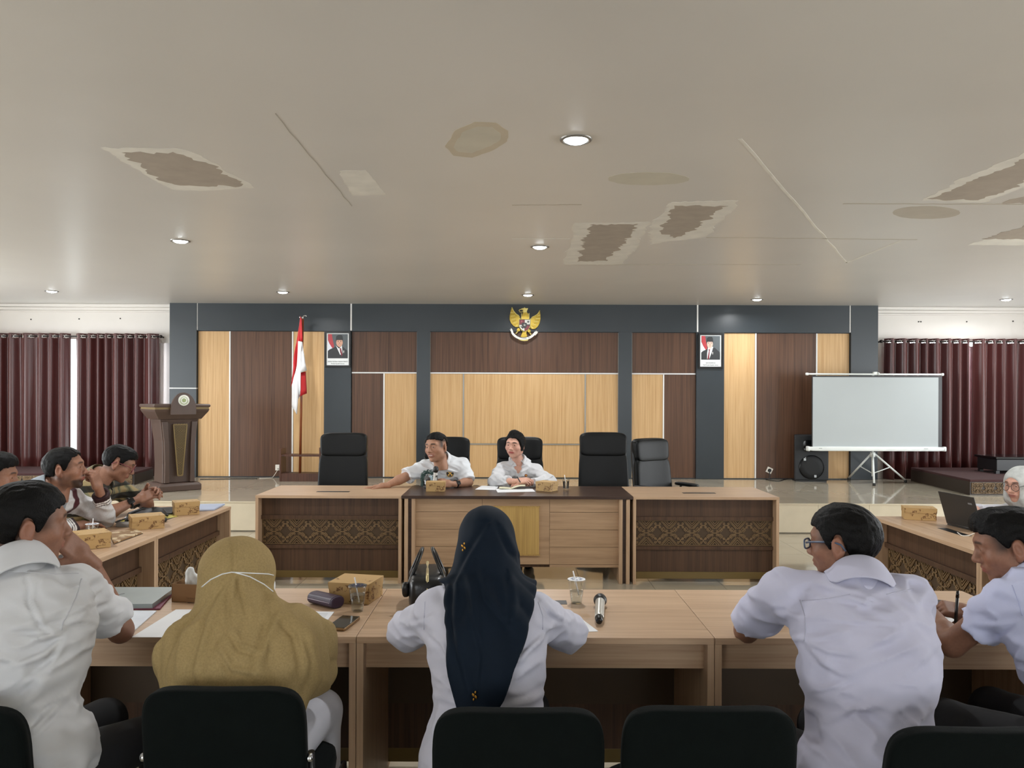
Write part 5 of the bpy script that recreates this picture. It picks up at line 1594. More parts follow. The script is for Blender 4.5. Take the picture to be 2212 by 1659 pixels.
    def rip(x, y, z):
        q = vnoise(x * 7 + sd, y * 7, z * 7) * 0.6
        n1 = vnoise(x * 9 + 2.0 * z * 4 + sd + q, y * 9 + q, z * 20 - x * 9)
        n2 = vnoise(x * 9 - z * 9 + sd * 2 + q, y * 9, z * 24 + x * 12 + q)
        n3 = vnoise(x * 30 + sd, y * 30, z * 46)
        r_ = -np.abs(n1) * 1.5 + 0.4 - np.abs(n2) * 1.2 + 0.35
        return -(w * (0.0095 * r_ + 0.0012 * n3)).astype(np.float32)
    F.ripple(rip, 0.035)
    rest(F)
    V, Q = F.mesh(1)
    col = o['shirt_col'](V, dict(N=N, P=P, up=up, fwd=fwd, side=side_, SR=SR, SL=SLf, ER=ER, EL=EL, WR=WR, WL=WL)) if 'shirt_col' in o else None
    shirt = vmesh(o.get('shirt_name', 'shirt'), V - base, Q, o['shirt'], root, col)
    # ---- collar: a folded band that stands round the neck
    if o.get('collar', True):
        mb = MB(); n = 40
        ax = nd * 0.5 + up * 0.5; ax = ax / np.linalg.norm(ax); cx = np.cross(fwd, ax); cx /= np.linalg.norm(cx); cy = np.cross(ax, cx)
        r0 = o.get('neck_r', 0.054) + 0.016
        cH = o.get('collar_h', 0.036); opn = o.get('collar_open', 0.32)
        c0 = N + up * 0.022 + (nb - N) * 0.2
        pr = []
        for i in range(n + 1):
            a = PI / 2 + opn + (2 * PI - 2 * opn) * i / n
            e = np.cos(a) * cx + np.sin(a) * cy
            fr = (np.sin(a) + 1) / 2
            lift = -0.022 * fr ** 2
            tip = 0.030 * (sstep(0.86, 1.0, np.array([abs(2 * i / n - 1)]))[0])
            p0 = c0 + e * r0 + ax * (lift - 0.022)
            p1 = c0 + e * (r0 + 0.001) + ax * (lift + cH)
            p2 = c0 + e * (r0 + 0.008) + ax * (lift + cH - 0.002)
            q0 = c0 + e * (r0 + 0.031 + tip * 0.8)
            hh = 0.03
            while hh > -0.12 - tip and F.at(q0 + ax * hh) > 0.004: hh -= 0.003
            hh = max(min(hh, lift + cH - 0.012), lift - 0.08 - tip)
            p3 = q0 + ax * (hh + 0.002)
            p0 = c0 + e * (r0 - 0.004) + ax * (min(hh, lift) - 0.02)
            pm = (p2 + p3) / 2 + e * 0.004 + ax * 0.002
            pr.append([p0, p1, p2, pm, p3])
        for i in range(n + 1):
            for p in pr[i]: mb.v.append(tuple(p - base))
        for i in range(n):
            for j in range(4):
                mb.f.append((i * 5 + j, i * 5 + j + 1, (i + 1) * 5 + j + 1, (i + 1) * 5 + j)); mb.mi.append(0); mb.sm.append(True)
        cm = o.get('collar_mat', o['shirt'])
        me = mb.mesh('collar', cm)
        if 'collar_col' in o:
            ca = me.color_attributes.new('Col', 'FLOAT_COLOR', 'POINT')
            c4 = np.ones((len(me.vertices), 4), np.float32); c4[:, :3] = lin(o['collar_col'])[:3]
            ca.data.foreach_set('color', c4.ravel())
        c_ = link('collar', me, root)
        md = c_.modifiers.new('solidify', 'SOLIDIFY'); md.thickness = 0.003
        md = c_.modifiers.new('sub', 'SUBSURF'); md.levels = 1; md.render_levels = 1
    # ---- trousers or skirt, shoes
    F = Field(np.minimum(allp[8:].min(0), P - 0.24) - [0.12, 0.12, 0.03], np.maximum(allp[8:].max(0), P + 0.2) + [0.12, 0.12, 0.02], 0.012)
    F.add(ellip(P - [0, 0, 0.02], (0.175 * g + 0.004, 0.14 * g + 0.004, 0.12)), 0.05)
    for a, b, c in ((HPR, KR, AR), (HPL, KL, AL)):
        F.add(cap(a, b, 0.094, 0.068), 0.05); F.add(cap(b, c, 0.068, 0.06), 0.03)
    F.clip(lambda X, Y, Z: 0.075 - Z + 0 * X + 0 * Y)
    V, Q = F.mesh(1)
    vmesh(o.get('leg_name', 'trousers'), V - base, Q, o.get('trousers', m_trouser), root)
    for A_ in (AR, AL):
        F = Field(A_ - 0.2, A_ + 0.28, 0.012)
        F.add(ellip(A_ + fw * 0.06 - [0, 0, 0.055], (0.045, 0.13, 0.04), np.stack([rt, fw, np.array([0, 0, 1.])], 1)), 0.02)
        F.add(cap(A_ - [0, 0, 0.05], A_ + [0, 0, 0.0], 0.045), 0.03)
        F.clip(lambda X, Y, Z: 0.002 - Z + 0 * X + 0 * Y)
        V, Q = F.mesh(1)
        vmesh('shoe', V - base, Q, m_shoe, root)
    return dict(root=root, base=base, body=body, shirt=shirt, HC=HC, HM=HM, N=N, P=P, up=up, fwd=fwd, side=side_, SR=SR, SL=SLf, rt=rt, fw=fw)

m_trouser = mat('black_trousers', '#0e0f13', 0.8, vary=0.1, vscale=40, bump=0.1, bscale=300)
m_shoe = mat('black_shoe', '#0c0c0d', 0.35)

def glasses(p, m, r=0.024, thick=0.0022, round_=True, rim_w=1.0):
    """spectacles worn on the face, in head space"""
    HM, HC = p['HM'], p['HC'] - p['base']
    def L_(v): return Vector(HM @ arr(v) + HC)
    g = bpy.data.objects.new('spectacles', None); COL.objects.link(g); g.parent = p['root']
    for s in (-1, 1):
        pts = []
        for k in range(22):
            a = 2 * PI * k / 22
            e = 1.0 if round_ else 0.62
            cx_, cz_ = (math.cos(a), math.sin(a)) if round_ else (math.copysign(abs(math.cos(a)) ** 0.55, math.cos(a)), math.copysign(abs(math.sin(a)) ** 0.55, math.sin(a)))
            x = s * 0.034 + r * rim_w * cx_
            pts.append(L_((x, 0.1015 - 0.18 * abs(x) ** 1.5 * 1.0, 0.003 + r * e * cz_ * (1 if round_ else 1.0))))
        MB().tube(pts, thick, 6, True).build('rim', m, g)
        MB().add([tuple(q) for q in pts], [tuple(range(22))]).build('lens', clear('spectacle_lens', (0.97, 0.98, 0.98), 0.12), g)
        MB().tube([L_((s * (0.034 + r * rim_w), 0.0925, 0.008)), L_((s * 0.074, 0.075, 0.012)), L_((s * 0.082, 0.0, 0.014)), L_((s * 0.083, -0.022, 0.006)), L_((s * 0.082, -0.034, -0.012))], thick * 1.1, 6).build('temple', m, g)
    MB().tube([L_((-0.034 + r * rim_w, 0.1005, 0.006)), L_((0, 0.109, 0.010)), L_((0.034 - r * rim_w, 0.1005, 0.006))], thick, 6).build('bridge', m, g)
    return g

def bvh_of(ob):
    me = ob.data
    return BVHTree.FromPolygons([ob.parent.location + v.co for v in me.vertices], [p.vertices[:] for p in me.polygons])
def on_surface(p, pts, lift=0.001, ob=None):
    """photo points carried onto the garment's surface"""
    bv = bvh_of(ob or p['shirt'])
    out = []
    o = Vector((0, 0, CAMH))
    for px, py in pts:
        d = (at(px, py, 3.0) - o).normalized()
        loc, nor, _, _ = bv.ray_cast(o, d)
        if loc is not None: out.append((loc + nor * lift - Vector(p['base']), nor))
    return out
def seam(p, pts, r=0.0016, m=None, name='seam', ob=None):
    dense = []
    for (a, b), (c, d) in zip(pts, pts[1:]):
        n = max(2, int(math.hypot(c - a, d - b) / 5))
        dense += [(a + (c - a) * k / n, b + (d - b) * k / n) for k in range(n)]
    dense.append(pts[-1])
    s = on_surface(p, dense, 0.0002, ob)
    if len(s) > 2: MB().tube([q for q, _ in s], r, 5).build(name, m, p['root'])

def crease(p, ob, lines, h=0.007, w=8.0, step=False):
    """press soft folds into a garment along lines measured in the photo; only the side turned to the lens moves"""
    me = ob.data; n = len(me.vertices)
    co = np.empty(n * 3); me.vertices.foreach_get('co', co); co = co.reshape(-1, 3)
    nr = np.empty(n * 3); me.vertices.foreach_get('normal', nr); nr = nr.reshape(-1, 3)
    W = co + np.array(p['base'])
    u = PCX + FPX * W[:, 0] / W[:, 1]; v = HOR - FPX * (W[:, 2] - CAMH) / W[:, 1]
    u, v = u - ROLL * (v - 829.5), v + ROLL * (u - 1106.0)
    face = np.clip(-(nr * (W - np.array([0, 0, CAMH]))).sum(1) / np.linalg.norm(W - np.array([0, 0, CAMH]), axis=1), 0, 1)
    disp = np.zeros(n)
    for ln in lines:
        hh, ww = h, w
        if isinstance(ln, tuple): ln, hh, ww = ln
        tot = sum(math.hypot(c - a, d - b) for (a, b), (c, d) in zip(ln, ln[1:])); run = 0.0
        best = np.full(n, 1e9); tt = np.zeros(n); sg = np.zeros(n)
        for (a, b), (c, d) in zip(ln, ln[1:]):
            ex, ey = c - a, d - b; L_ = math.hypot(ex, ey)
            t = np.clip(((u - a) * ex + (v - b) * ey) / (L_ * L_), 0, 1)
            q = np.hypot(u - a - t * ex, v - b - t * ey)
            k = q < best
            best = np.where(k, q, best); tt = np.where(k, (run + t * L_) / tot, tt)
            sg = np.where(k, np.sign((u - a) * ey - (v - b) * ex), sg); run += L_
        s = best * sg
        taper = np.sin(np.clip(tt * 0.92 + 0.06, 0, 1) * PI) ** 0.6
        disp += hh * taper * (np.exp(-((s - ww * 0.6) / ww) ** 2) - 0.8 * np.exp(-((s + ww * 0.7) / (ww * 0.8)) ** 2))
    co += nr * (disp * sstep(0.05, 0.35, face))[:, None]
    me.vertices.foreach_set('co', co.ravel()); me.update()
# ================================================================== THE PEOPLE IN THE ROOM
def cloth(name, c, sheen=0.15, rough=0.75, bump=0.12):
    return mat(name, c, rough, spec=0.25, vary=0.03, vscale=8, bump=bump, bscale=700, sheen=sheen)
m_sh_white = cloth('white_cotton', '#cccdd0')
m_sh_lav = cloth('lavender_white_cotton', '#c6c6d4')
m_sh_lav2 = cloth('lavender_cotton', '#c0c0d5')
m_sh_blue = cloth('pale_blue_cotton', '#c0c4df')
m_sh_polo = cloth('white_polo', '#d8dbdf')
m_robe = cloth('white_robe', '#cacad2')
m_seam_w = mat('white_thread', '#c2c3c8', 0.8)
m_seam_l = mat('lavender_thread', '#b4b4c6', 0.8)
SK1, SK2, SK3, SK4 = '#875f4b', '#946a55', '#a47a62', '#d0a08c'

# ---- man in white resting his chin on his hand
wr = at(194, 1214, 2.62)
p1 = person('man in a white short sleeved shirt resting his chin on his hand', dict(
    pelvis=(-1.43, 2.22, 0.56), neck=(-1.475, 2.35, 1.085), yaw=-22, head=at(60, 1134, 2.42), look=(-50, -4, 3), hs=1.08, skin=SK1, hair='short',
    hair_th=0.014, fade=0.7, SR=at(170, 1276, 2.46), SL=(-1.70, 2.36, 1.0), ER=at(261, 1362, 2.76), WR=wr, EL=(-1.76, 2.66, 0.80), WL=(-1.70, 2.88, 0.815),
    hr=dict(dir=at(120, 1152, 2.52) - wr, up=(0.75, -0.45, 0.45), curls=[0.55, 0.75, 0.85, 0.95], thumb=0.5, s=1.0), hl=dict(dir=(-0.1, 1.0, 0.05), up=(0, 0, 1), curl=0.12),
    shirt=m_sh_white, sleeve=(0.68, 0.7), sleeve_r=0.074, girth=1.12, seed=1, wrinkle=1.35, sres=0.006, hem=0.445, nape=-0.052,
    extra=[(ellip((-1.36, 2.20, 0.56), (0.15, 0.13, 0.14)), 0.06), (ellip((-1.29, 2.26, 0.60), (0.07, 0.10, 0.10)), 0.04)]))
crease(p1, p1['shirt'], [[(135, 1368), (90, 1374), (20, 1370)], [(138, 1372), (95, 1408), (20, 1440)], [(140, 1380), (110, 1430), (30, 1490)], [(70, 1150 + 100), (65, 1300), (90, 1350), (120, 1372)],
    [(150, 1330), (190, 1312), (235, 1300)], [(145, 1345), (185, 1345), (215, 1350)], [(60, 1240), (62, 1262)], ([(100, 1455), (60, 1500), (20, 1530)], 0.008, 12), [(140, 1500), (95, 1545), (60, 1590)], [(20, 1600), (80, 1580), (130, 1530)]], 0.007, 7)
seam(p1, [(12, 1232), (60, 1236), (120, 1240), (170, 1238)], 0.0014, m_seam_w)
seam(p1, [(176, 1250), (165, 1290), (150, 1320), (136, 1345), (133, 1362)], 0.0018, m_seam_w)

# ---- woman in the mustard headscarf
p2 = person('woman in a mustard headscarf and white robe wearing a face mask', dict(
    pelvis=(-0.83, 2.34, 0.54), neck=(-0.845, 2.44, 0.905), yaw=-5, head=at(520, 1243, 2.50), look=(-38, -8, 0), hs=0.97, skin=SK3, hair=None, shoulder=0.165,
    ER=(-0.70, 2.60, 0.745), WR=(-0.80, 2.88, 0.785), EL=(-1.03, 2.60, 0.745), WL=(-0.92, 2.88, 0.785), shirt=m_robe, sleeve=(1.85, 1.85), collar=False, girth=1.05, seed=2,
    hem=0.12, sres=0.008, leg_name='skirt', trousers=m_robe, shirt_name='robe', brow=0.5))
m_mustard = mat('mustard_crepe', '#a28c62', 0.9, spec=0.1, vary=0.12, vscale=180, bump=0.35, bscale=900)
def scarf(p, m, dome, drape_poly, Ypl, inf, tail=None, face=True, res=0.006, seed=1.0, amp=1.0, arms=(), back_only=None, name='headscarf', nr=0.085):
    HC, HM, N, P, up, fwd, sd = p['HC'], p['HM'], p['N'], p['P'], p['up'], p['fwd'], p['side']
    lo = np.minimum(np.minimum(HC, N), P) - [0.36, 0.32, 0.02]; hi = np.maximum(np.maximum(HC, N), P) + [0.36, 0.36, 0.2]
    D = Field(lo, hi, res)
    tl = np.linalg.norm(N - P)
    TM = np.stack([sd, fwd, up], 1)
    D.add(ellip(P + up * tl * 0.40, (0.150 + inf, 0.112 + inf, 0.19 + inf), TM), 0.07)
    D.add(ellip(P + up * tl * 0.68, (0.172 + inf, 0.118 + inf, 0.17 + inf), TM), 0.07)
    D.add(cap(p['SR'], p['SL'], 0.064 + inf), 0.07)
    for a, b, r in arms: D.add(cap(a, b, r), 0.05)
    D.add(cap(HC + HM @ arr((0, -0.03, -0.07)), N, nr, nr + 0.015 + inf * 0.3), 0.05)
    pts = [at(a, b, Ypl) for a, b in drape_poly]
    ps_ = poly_sdf([(q.x, q.z) for q in pts])
    D.clip(lambda X, Y, Z: ps_(X * Ypl / Y, (Z - CAMH) * Ypl / Y + CAMH) if False else ps_(X + 0 * Z, Z + 0 * X) + 0 * Y, 0.006)
    if back_only is not None: D.clip(lambda X, Y, Z: Y - back_only + 0 * X + 0 * Z, 0.02)
    G = Field(lo, hi, res)
    for c, r in dome: G.add(ellip(HC + HM @ arr(c), r, HM / np.linalg.norm(HM[:, 0])), 0.03)
    G.add(cap(HC + HM @ arr((0, -0.03, -0.05)), HC + HM @ arr((0, -0.05, -0.15)), nr, nr + 0.01), 0.04)
    D.v = smin(D.v, G.v, 0.035).astype(np.float32)
    if face:
        D.cut(ellip(HC + HM @ arr((0, 0.13, -0.022)), (0.063, 0.09, 0.098), HM / np.linalg.norm(HM[:, 0])), 0.008)
    def rip(x, y, z):
        q = vnoise(x * 5 + seed, y * 5, z * 5)
        n1 = vnoise(x * 13 + 1.2 * q + seed, y * 9 + q, z * 2.6 + q * 0.6)
        n2 = vnoise((x - z * 0.7) * 9 + seed * 2, y * 8, (z + x * 0.7) * 2.5 + q * 0.5)
        k = sstep(HC[2] + 0.03, HC[2] - 0.08, z)
        th_ = np.arctan2(y - N[1], x - N[0])
        fo = np.abs(np.sin(th_ * 8 + 2.2 * q + seed)) * sstep(HC[2] - 0.04, HC[2] - 0.16, z)
        return (-((0.010 * np.abs(n1) + 0.008 * np.abs(n2) - 0.003) * amp * (0.2 + 0.8 * k) + 0.0055 * amp * fo)).astype(np.float32)
    D.ripple(rip, 0.05)
    rest(D)
    V, Q = D.mesh(2)
    return vmesh(name, V - p['base'], Q, m, p['root'])
sc2 = scarf(p2, m_mustard, [((0, -0.015, 0.018), (0.106, 0.122, 0.108)), ((0, -0.02, -0.055), (0.095, 0.105, 0.08))],
      [(460, 1180), (590, 1180), (612, 1300), (672, 1345), (688, 1420), (694, 1500), (690, 1535), (664, 1510), (648, 1475), (615, 1497), (520, 1494), (432, 1492), (416, 1440), (402, 1488), (343, 1488), (352, 1412), (372, 1352), (430, 1322), (450, 1290)], 2.43, 0.036,
      seed=4.0, amp=1.8, res=0.0055, nr=0.074, arms=[(p2['SR'], (-0.655, 2.56, 0.75), 0.108), (p2['SL'], (-1.06, 2.56, 0.76), 0.106)])
crease(p2, sc2, [([(506, 1240), (470, 1290), (448, 1340), (430, 1400), (418, 1450), (428, 1492)], 0.012, 9), ([(572, 1262), (598, 1320), (575, 1372), (556, 1420), (548, 1470)], 0.012, 10), [(503, 1240), (497, 1290), (500, 1340)], [(515, 1240), (528, 1285), (540, 1330)],
    ([(598, 1330), (640, 1370), (655, 1430), (652, 1480)], 0.010, 9), ([(440, 1330), (395, 1362), (380, 1420), (378, 1480)], 0.010, 9), [(490, 1350), (520, 1400), (575, 1415)], [(470, 1400), (500, 1450), (560, 1460)], [(506, 1165), (512, 1200), (508, 1236)]], 0.008, 7)
m_mask = mat('white_mask', '#e6e8ea', 0.7)
HMn = Matrix([list(p2['HM'][i]) for i in range(3)]).to_4x4()
mk = MB().sup((0, 0.078, -0.045), (0.060, 0.038, 0.050), 0.7, 0.7, 24, 16).build('face_mask', m_mask, p2['root'])
mk.matrix_local = Matrix.Translation(Vector(p2['HC'] - p2['base'])) @ HMn
seam(p2, [(436, 1268), (455, 1252), (480, 1240), (500, 1236), (540, 1238), (580, 1240), (596, 1244)], 0.002, m_mask, 'mask_strap', sc2)
seam(p2, [(505, 1236), (540, 1246), (570, 1262), (590, 1278)], 0.002, m_mask, 'mask_strap', sc2)

# ---- woman in the navy headscarf
p3 = person('woman in a navy headscarf and white blouse seen from behind', dict(
    pelvis=(-0.06, 2.34, 0.56), neck=(-0.083, 2.50, 0.985), yaw=0, head=at(1051, 1172, 2.58), look=(4, -6, 0), hs=0.95, skin=SK3, hair=None, shoulder=0.165,
    ER=(0.195, 2.70, 0.795), WR=(0.06, 2.98, 0.785), EL=(-0.365, 2.70, 0.795), WL=(-0.22, 2.98, 0.785), shirt=m_sh_lav, sleeve=(1.85, 1.85), sleeve_r=0.07, collar=False,
    seed=3, wrinkle=1.15, hem=0.445, sres=0.006, shirt_name='blouse', girth=1.0, extra=[(ellip((-0.06, 2.30, 0.52), (0.20, 0.15, 0.12)), 0.08)]))
m_navy = mat('navy_crepe', '#081624', 0.75, spec=0.18, vary=0.10, vscale=9, bump=0.15, bscale=600)
sc3 = scarf(p3, m_navy, [((0, -0.015, 0.020), (0.093, 0.118, 0.103)), ((0, -0.02, -0.055), (0.088, 0.105, 0.09))],
      [(1010, 1130), (1100, 1130), (1118, 1190), (1150, 1222), (1166, 1252), (1146, 1310), (1118, 1380), (1085, 1460), (1050, 1512), (1022, 1529), (1006, 1495), (986, 1420), (972, 1340), (962, 1262), (915, 1256), (888, 1262), (905, 1240), (950, 1222), (985, 1190)], 2.44, 0.036,
      seed=7.0, amp=1.2, res=0.0055, back_only=2.66)
crease(p3, sc3, [([(1052, 1135), (1015, 1195), (982, 1262), (978, 1340), (990, 1420), (1008, 1490)], 0.010, 8), ([(1080, 1138), (1105, 1190), (1140, 1225)], 0.008, 8), [(1030, 1215), (1050, 1290), (1090, 1340), (1118, 1350)], [(1005, 1240), (1020, 1330), (1040, 1420), (1035, 1490)],
    [(1098, 1240), (1108, 1300), (1095, 1370)]], 0.006, 8)
crease(p3, p3['shirt'], [[(932, 1375), (950, 1390), (968, 1420)], [(925, 1330), (900, 1345), (870, 1352)], [(1170, 1300), (1195, 1330), (1225, 1345)], [(1160, 1380), (1130, 1410), (1115, 1440)], ([(945, 1510), (985, 1522), (1030, 1540)], 0.008, 9), ([(1190, 1480), (1140, 1510), (1080, 1520)], 0.009, 9), [(958, 1390), (962, 1430)]], 0.007, 6)
m_pin = mat('gold_pin', '#b98a3a', 0.3, metal=0.8)
for px, py in ((1003, 1182), (1025, 1503)):
    s = on_surface(p3, [(px, py)], 0.004, sc3)
    if s:
        q = s[0][0]
        mb = MB()
        for k in range(6): mb.sup((q.x + 0.005 * math.cos(k * 1.05), q.y - 0.001, q.z + 0.007 * math.sin(k * 1.05) + (0.005 if k % 2 else -0.003)), (0.0028, 0.0025, 0.0045), 1, 1, 8, 6)
        mb.build('scarf_pin', m_pin, p3['root'])
seam(p3, [(915, 1262), (935, 1256), (962, 1252)], 0.0012, m_seam_l)
seam(p3, [(1162, 1300), (1172, 1330), (1172, 1360)], 0.0014, m_seam_l)
seam(p3, [(918, 1300), (916, 1340), (916, 1360)], 0.0014, m_seam_l)

# ---- man with blue framed glasses
p4 = person('man in a lavender shirt and blue framed glasses leaning on the table', dict(
    pelvis=(1.03, 2.20, 0.56), neck=(1.055, 2.36, 1.045), yaw=14, head=at(1822, 1175, 2.46), look=(48, -6, 2), hs=1.02, skin=SK1, hair='short', hair_th=0.012, fade=0.7,
    SL=(0.845, 2.47, 0.985), SR=(1.235, 2.40, 0.985), ER=(1.36, 2.74, 0.80), WR=(1.33, 3.02, 0.80), EL=at(1612, 1362, 2.80), WL=(1.02, 3.06, 0.785),
    hr=dict(dir=(-0.6, 0.6, 0), up=(0, 0, 1), curl=0.5), hl=dict(dir=(0.7, 0.6, 0.0), up=(0, 0, 1), curl=0.4), shirt=m_sh_lav2, sleeve=(0.62, 0.66), sleeve_r=0.080, girth=1.10, seed=5,
    wrinkle=1.2, sres=0.006, hem=0.445, nape=-0.055, extra=[(ellip((1.03, 2.16, 0.50), (0.21, 0.16, 0.14)), 0.08)]))
crease(p4, p4['shirt'], [[(1738, 1388), (1785, 1410), (1850, 1422)], [(1738, 1384), (1780, 1380), (1830, 1368)], [(1740, 1395), (1775, 1435), (1820, 1460)], ([(1752, 1338), (1830, 1344), (1945, 1350)], 0.004, 5), [(1762, 1495), (1800, 1488), (1840, 1470)], [(1730, 1330), (1700, 1322), (1668, 1325)],
    [(1735, 1372), (1705, 1378), (1668, 1372)], ([(1938, 1482), (1985, 1485)], 0.004, 5), [(1795, 1296), (1850, 1300), (1900, 1310)], ([(1790, 1560), (1830, 1545), (1850, 1520)], 0.008, 10), [(1950, 1545), (1985, 1580), (2010, 1620)]], 0.006, 7)
m_bluerim = mat('blue_grey_frame', '#46536a', 0.35)
glasses(p4, m_bluerim, 0.024, 0.0028, False, 1.05)
seam(p4, [(1728, 1296), (1738, 1330), (1740, 1360), (1737, 1385)], 0.0018, m_seam_l)
seam(p4, [(1732, 1298), (1780, 1294), (1836, 1284)], 0.0014, m_seam_l)
seam(p4, [(1915, 1284), (1950, 1276), (1972, 1272)], 0.0014, m_seam_l)

# ---- man writing
wr5 = at(2092, 1336, 2.86)
p5 = person('man in a pale blue shirt writing with a black pen', dict(
    pelvis=(1.80, 2.36, 0.56), neck=(1.755, 2.54, 1.035), yaw=26, head=at(2180, 1178, 2.62), look=(68, -16, 0), hs=1.05, skin=SK1, hair='quiff', fade=0.85, hair_th=0.010, nape=-0.03, sideburn=0.005, earcut=0.5,
    SL=at(2190, 1292, 2.54), SR=(1.95, 2.50, 0.96), EL=at(2056, 1392, 2.68), WL=(1.60, 2.99, 0.80), ER=(2.0, 2.80, 0.80), WR=(1.755, 2.93, 0.80),
    hl=dict(dir=(0.2, 0.9, 0.0), up=(0, 0, 1), curl=0.3), hr=dict(dir=(-0.9, 0.12, 0.12), up=(0.15, -0.45, 0.85), curls=[0.55, 0.7, 0.8, 0.9], thumb=0.7),
    shirt=m_sh_blue, sleeve=(0.66, 0.62), sleeve_r=0.074, seed=6, wrinkle=1.1, sres=0.006, hem=0.40))
crease(p5, p5['shirt'], [[(2190, 1355), (2165, 1375), (2130, 1385)], [(2195, 1340), (2160, 1345), (2110, 1350)], [(2205, 1400), (2180, 1440), (2175, 1480)]], 0.006, 7)
seam(p5, [(2186, 1264), (2200, 1300), (2208, 1330)], 0.0016, mat('blue_thread', '#adb2d2', 0.8))

# ---- man in the varsity jacket
def varsity(V, J):
    d = V - J['N']
    a, b, c = d @ J['side'], d @ J['fwd'], d @ J['up']
    col = np.tile(np.array(lin('#cfcfd0')[:3]), (len(V), 1))
    fr = (b > 0.0)
    ab = np.abs(a)
    w = sstep(0.165, 0.160, ab) * sstep(-0.10, -0.115, c + 0.35 * (ab - 0.08)) * (b > -0.2)
    col = mixc(col, '#45131d', w)
    col = mixc(col, '#45131d', sstep(0.118, 0.124, ab) * sstep(0.162, 0.156, ab) * (c > -0.22) * (b > -0.05))
    col = mixc(col, '#8b949b', sstep(0.056 + 0.0, 0.050, ab) * fr * sstep(0.04, 0.03, c * 0 + 0))
    for S_, E_, W_ in ((J['SR'], J['ER'], J['WR']), (J['SL'], J['EL'], J['WL'])):
        for A_, B_, t0 in ((S_, E_, 0.22), (E_, W_, -0.2)):
            ab_ = B_ - A_; t = np.clip((V - A_) @ ab_ / (ab_ @ ab_), 0, 1)
            dist = np.linalg.norm(V - A_ - t[:, None] * ab_[None], axis=1)
            w = sstep(0.095, 0.085, dist) * (((V - A_) @ ab_ / (ab_ @ ab_)) > t0)
            col = mixc(col, '#cfcfd0', w)
    for W_, E_ in ((J['WR'], J['ER']), (J['WL'], J['EL'])):
        ax_ = (W_ - E_) / np.linalg.norm(W_ - E_)
        t = (V - W_) @ ax_
        r = np.linalg.norm((V - W_) - t[:, None] * ax_[None], axis=1)
        near = (r < 0.07)
        near = near & (t < 0.03)
        m1 = near & (t > -0.085)
        col = np.where(m1[:, None], np.array(lin('#2a0d12')[:3])[None], col)
        for k in (-0.074, -0.056):
            col = np.where((near & (np.abs(t - k) < 0.006))[:, None], np.array(lin('#e4e2e0')[:3])[None], col)
    return col
m_vars = vcol('varsity_cloth', 0.6, 0.3, bump=0.1, bscale=500, sheen=0.1)
p6 = person('bearded man in a maroon and white varsity jacket with a fist at his mouth', dict(
    pelvis=(-3.13, 4.735, 0.56), leg_yaw=-90, knee_out=0.055, neck=(-2.815, 4.70, 1.035), yaw=-98, head=at(140, 1013, 4.72), look=(-74, 3, 0), hs=1.09, skin=SK2, hair='short', hairline=0.078, hair_th=0.008, peak=2.2, beard=0.9, cheek=1.04, jaw=1.08,
    fade=0.5, ER=(-2.80, 4.42, 0.80), WR=(-2.685, 4.80, 0.80), EL=(-2.64, 5.04, 0.81), WL=(-2.585, 4.88, 1.00),
    hr=dict(dir=(0.35, 0.95, -0.05), up=(0, 0, 1), curl=0.22, spread=0.1), hl=dict(dir=(-0.10, -0.45, 1.0), up=(0.75, -0.2, 0.15), curl=1.15, thumb=0.9),
    shirt=m_vars, shirt_col=varsity, shirt_name='varsity_jacket', sleeve=(1.93, 1.93), cuff_r=0.046, sres=0.0048, seed=8, wrinkle=1.1, collar_mat=m_vars, collar_col='#8b949b', girth=1.08, hem=0.42))
m_snap = mat('white_snap', '#e8e6e2', 0.3)
bvj = bvh_of(p6['shirt'])
for sgn in (-1, 1):
    for c in (-0.13, -0.22, -0.30):
        q = p6['N'] + p6['side'] * sgn * 0.068 + p6['up'] * c + p6['fwd'] * 0.4
        loc, nor, _, _ = bvj.ray_cast(Vector(q), Vector(-p6['fwd']))
        if loc: MB().sup(tuple(loc - Vector(p6['base']) + nor * 0.001), (0.007, 0.007, 0.007), 1, 1, 10, 8).build('snap_button', m_snap, p6['root'])

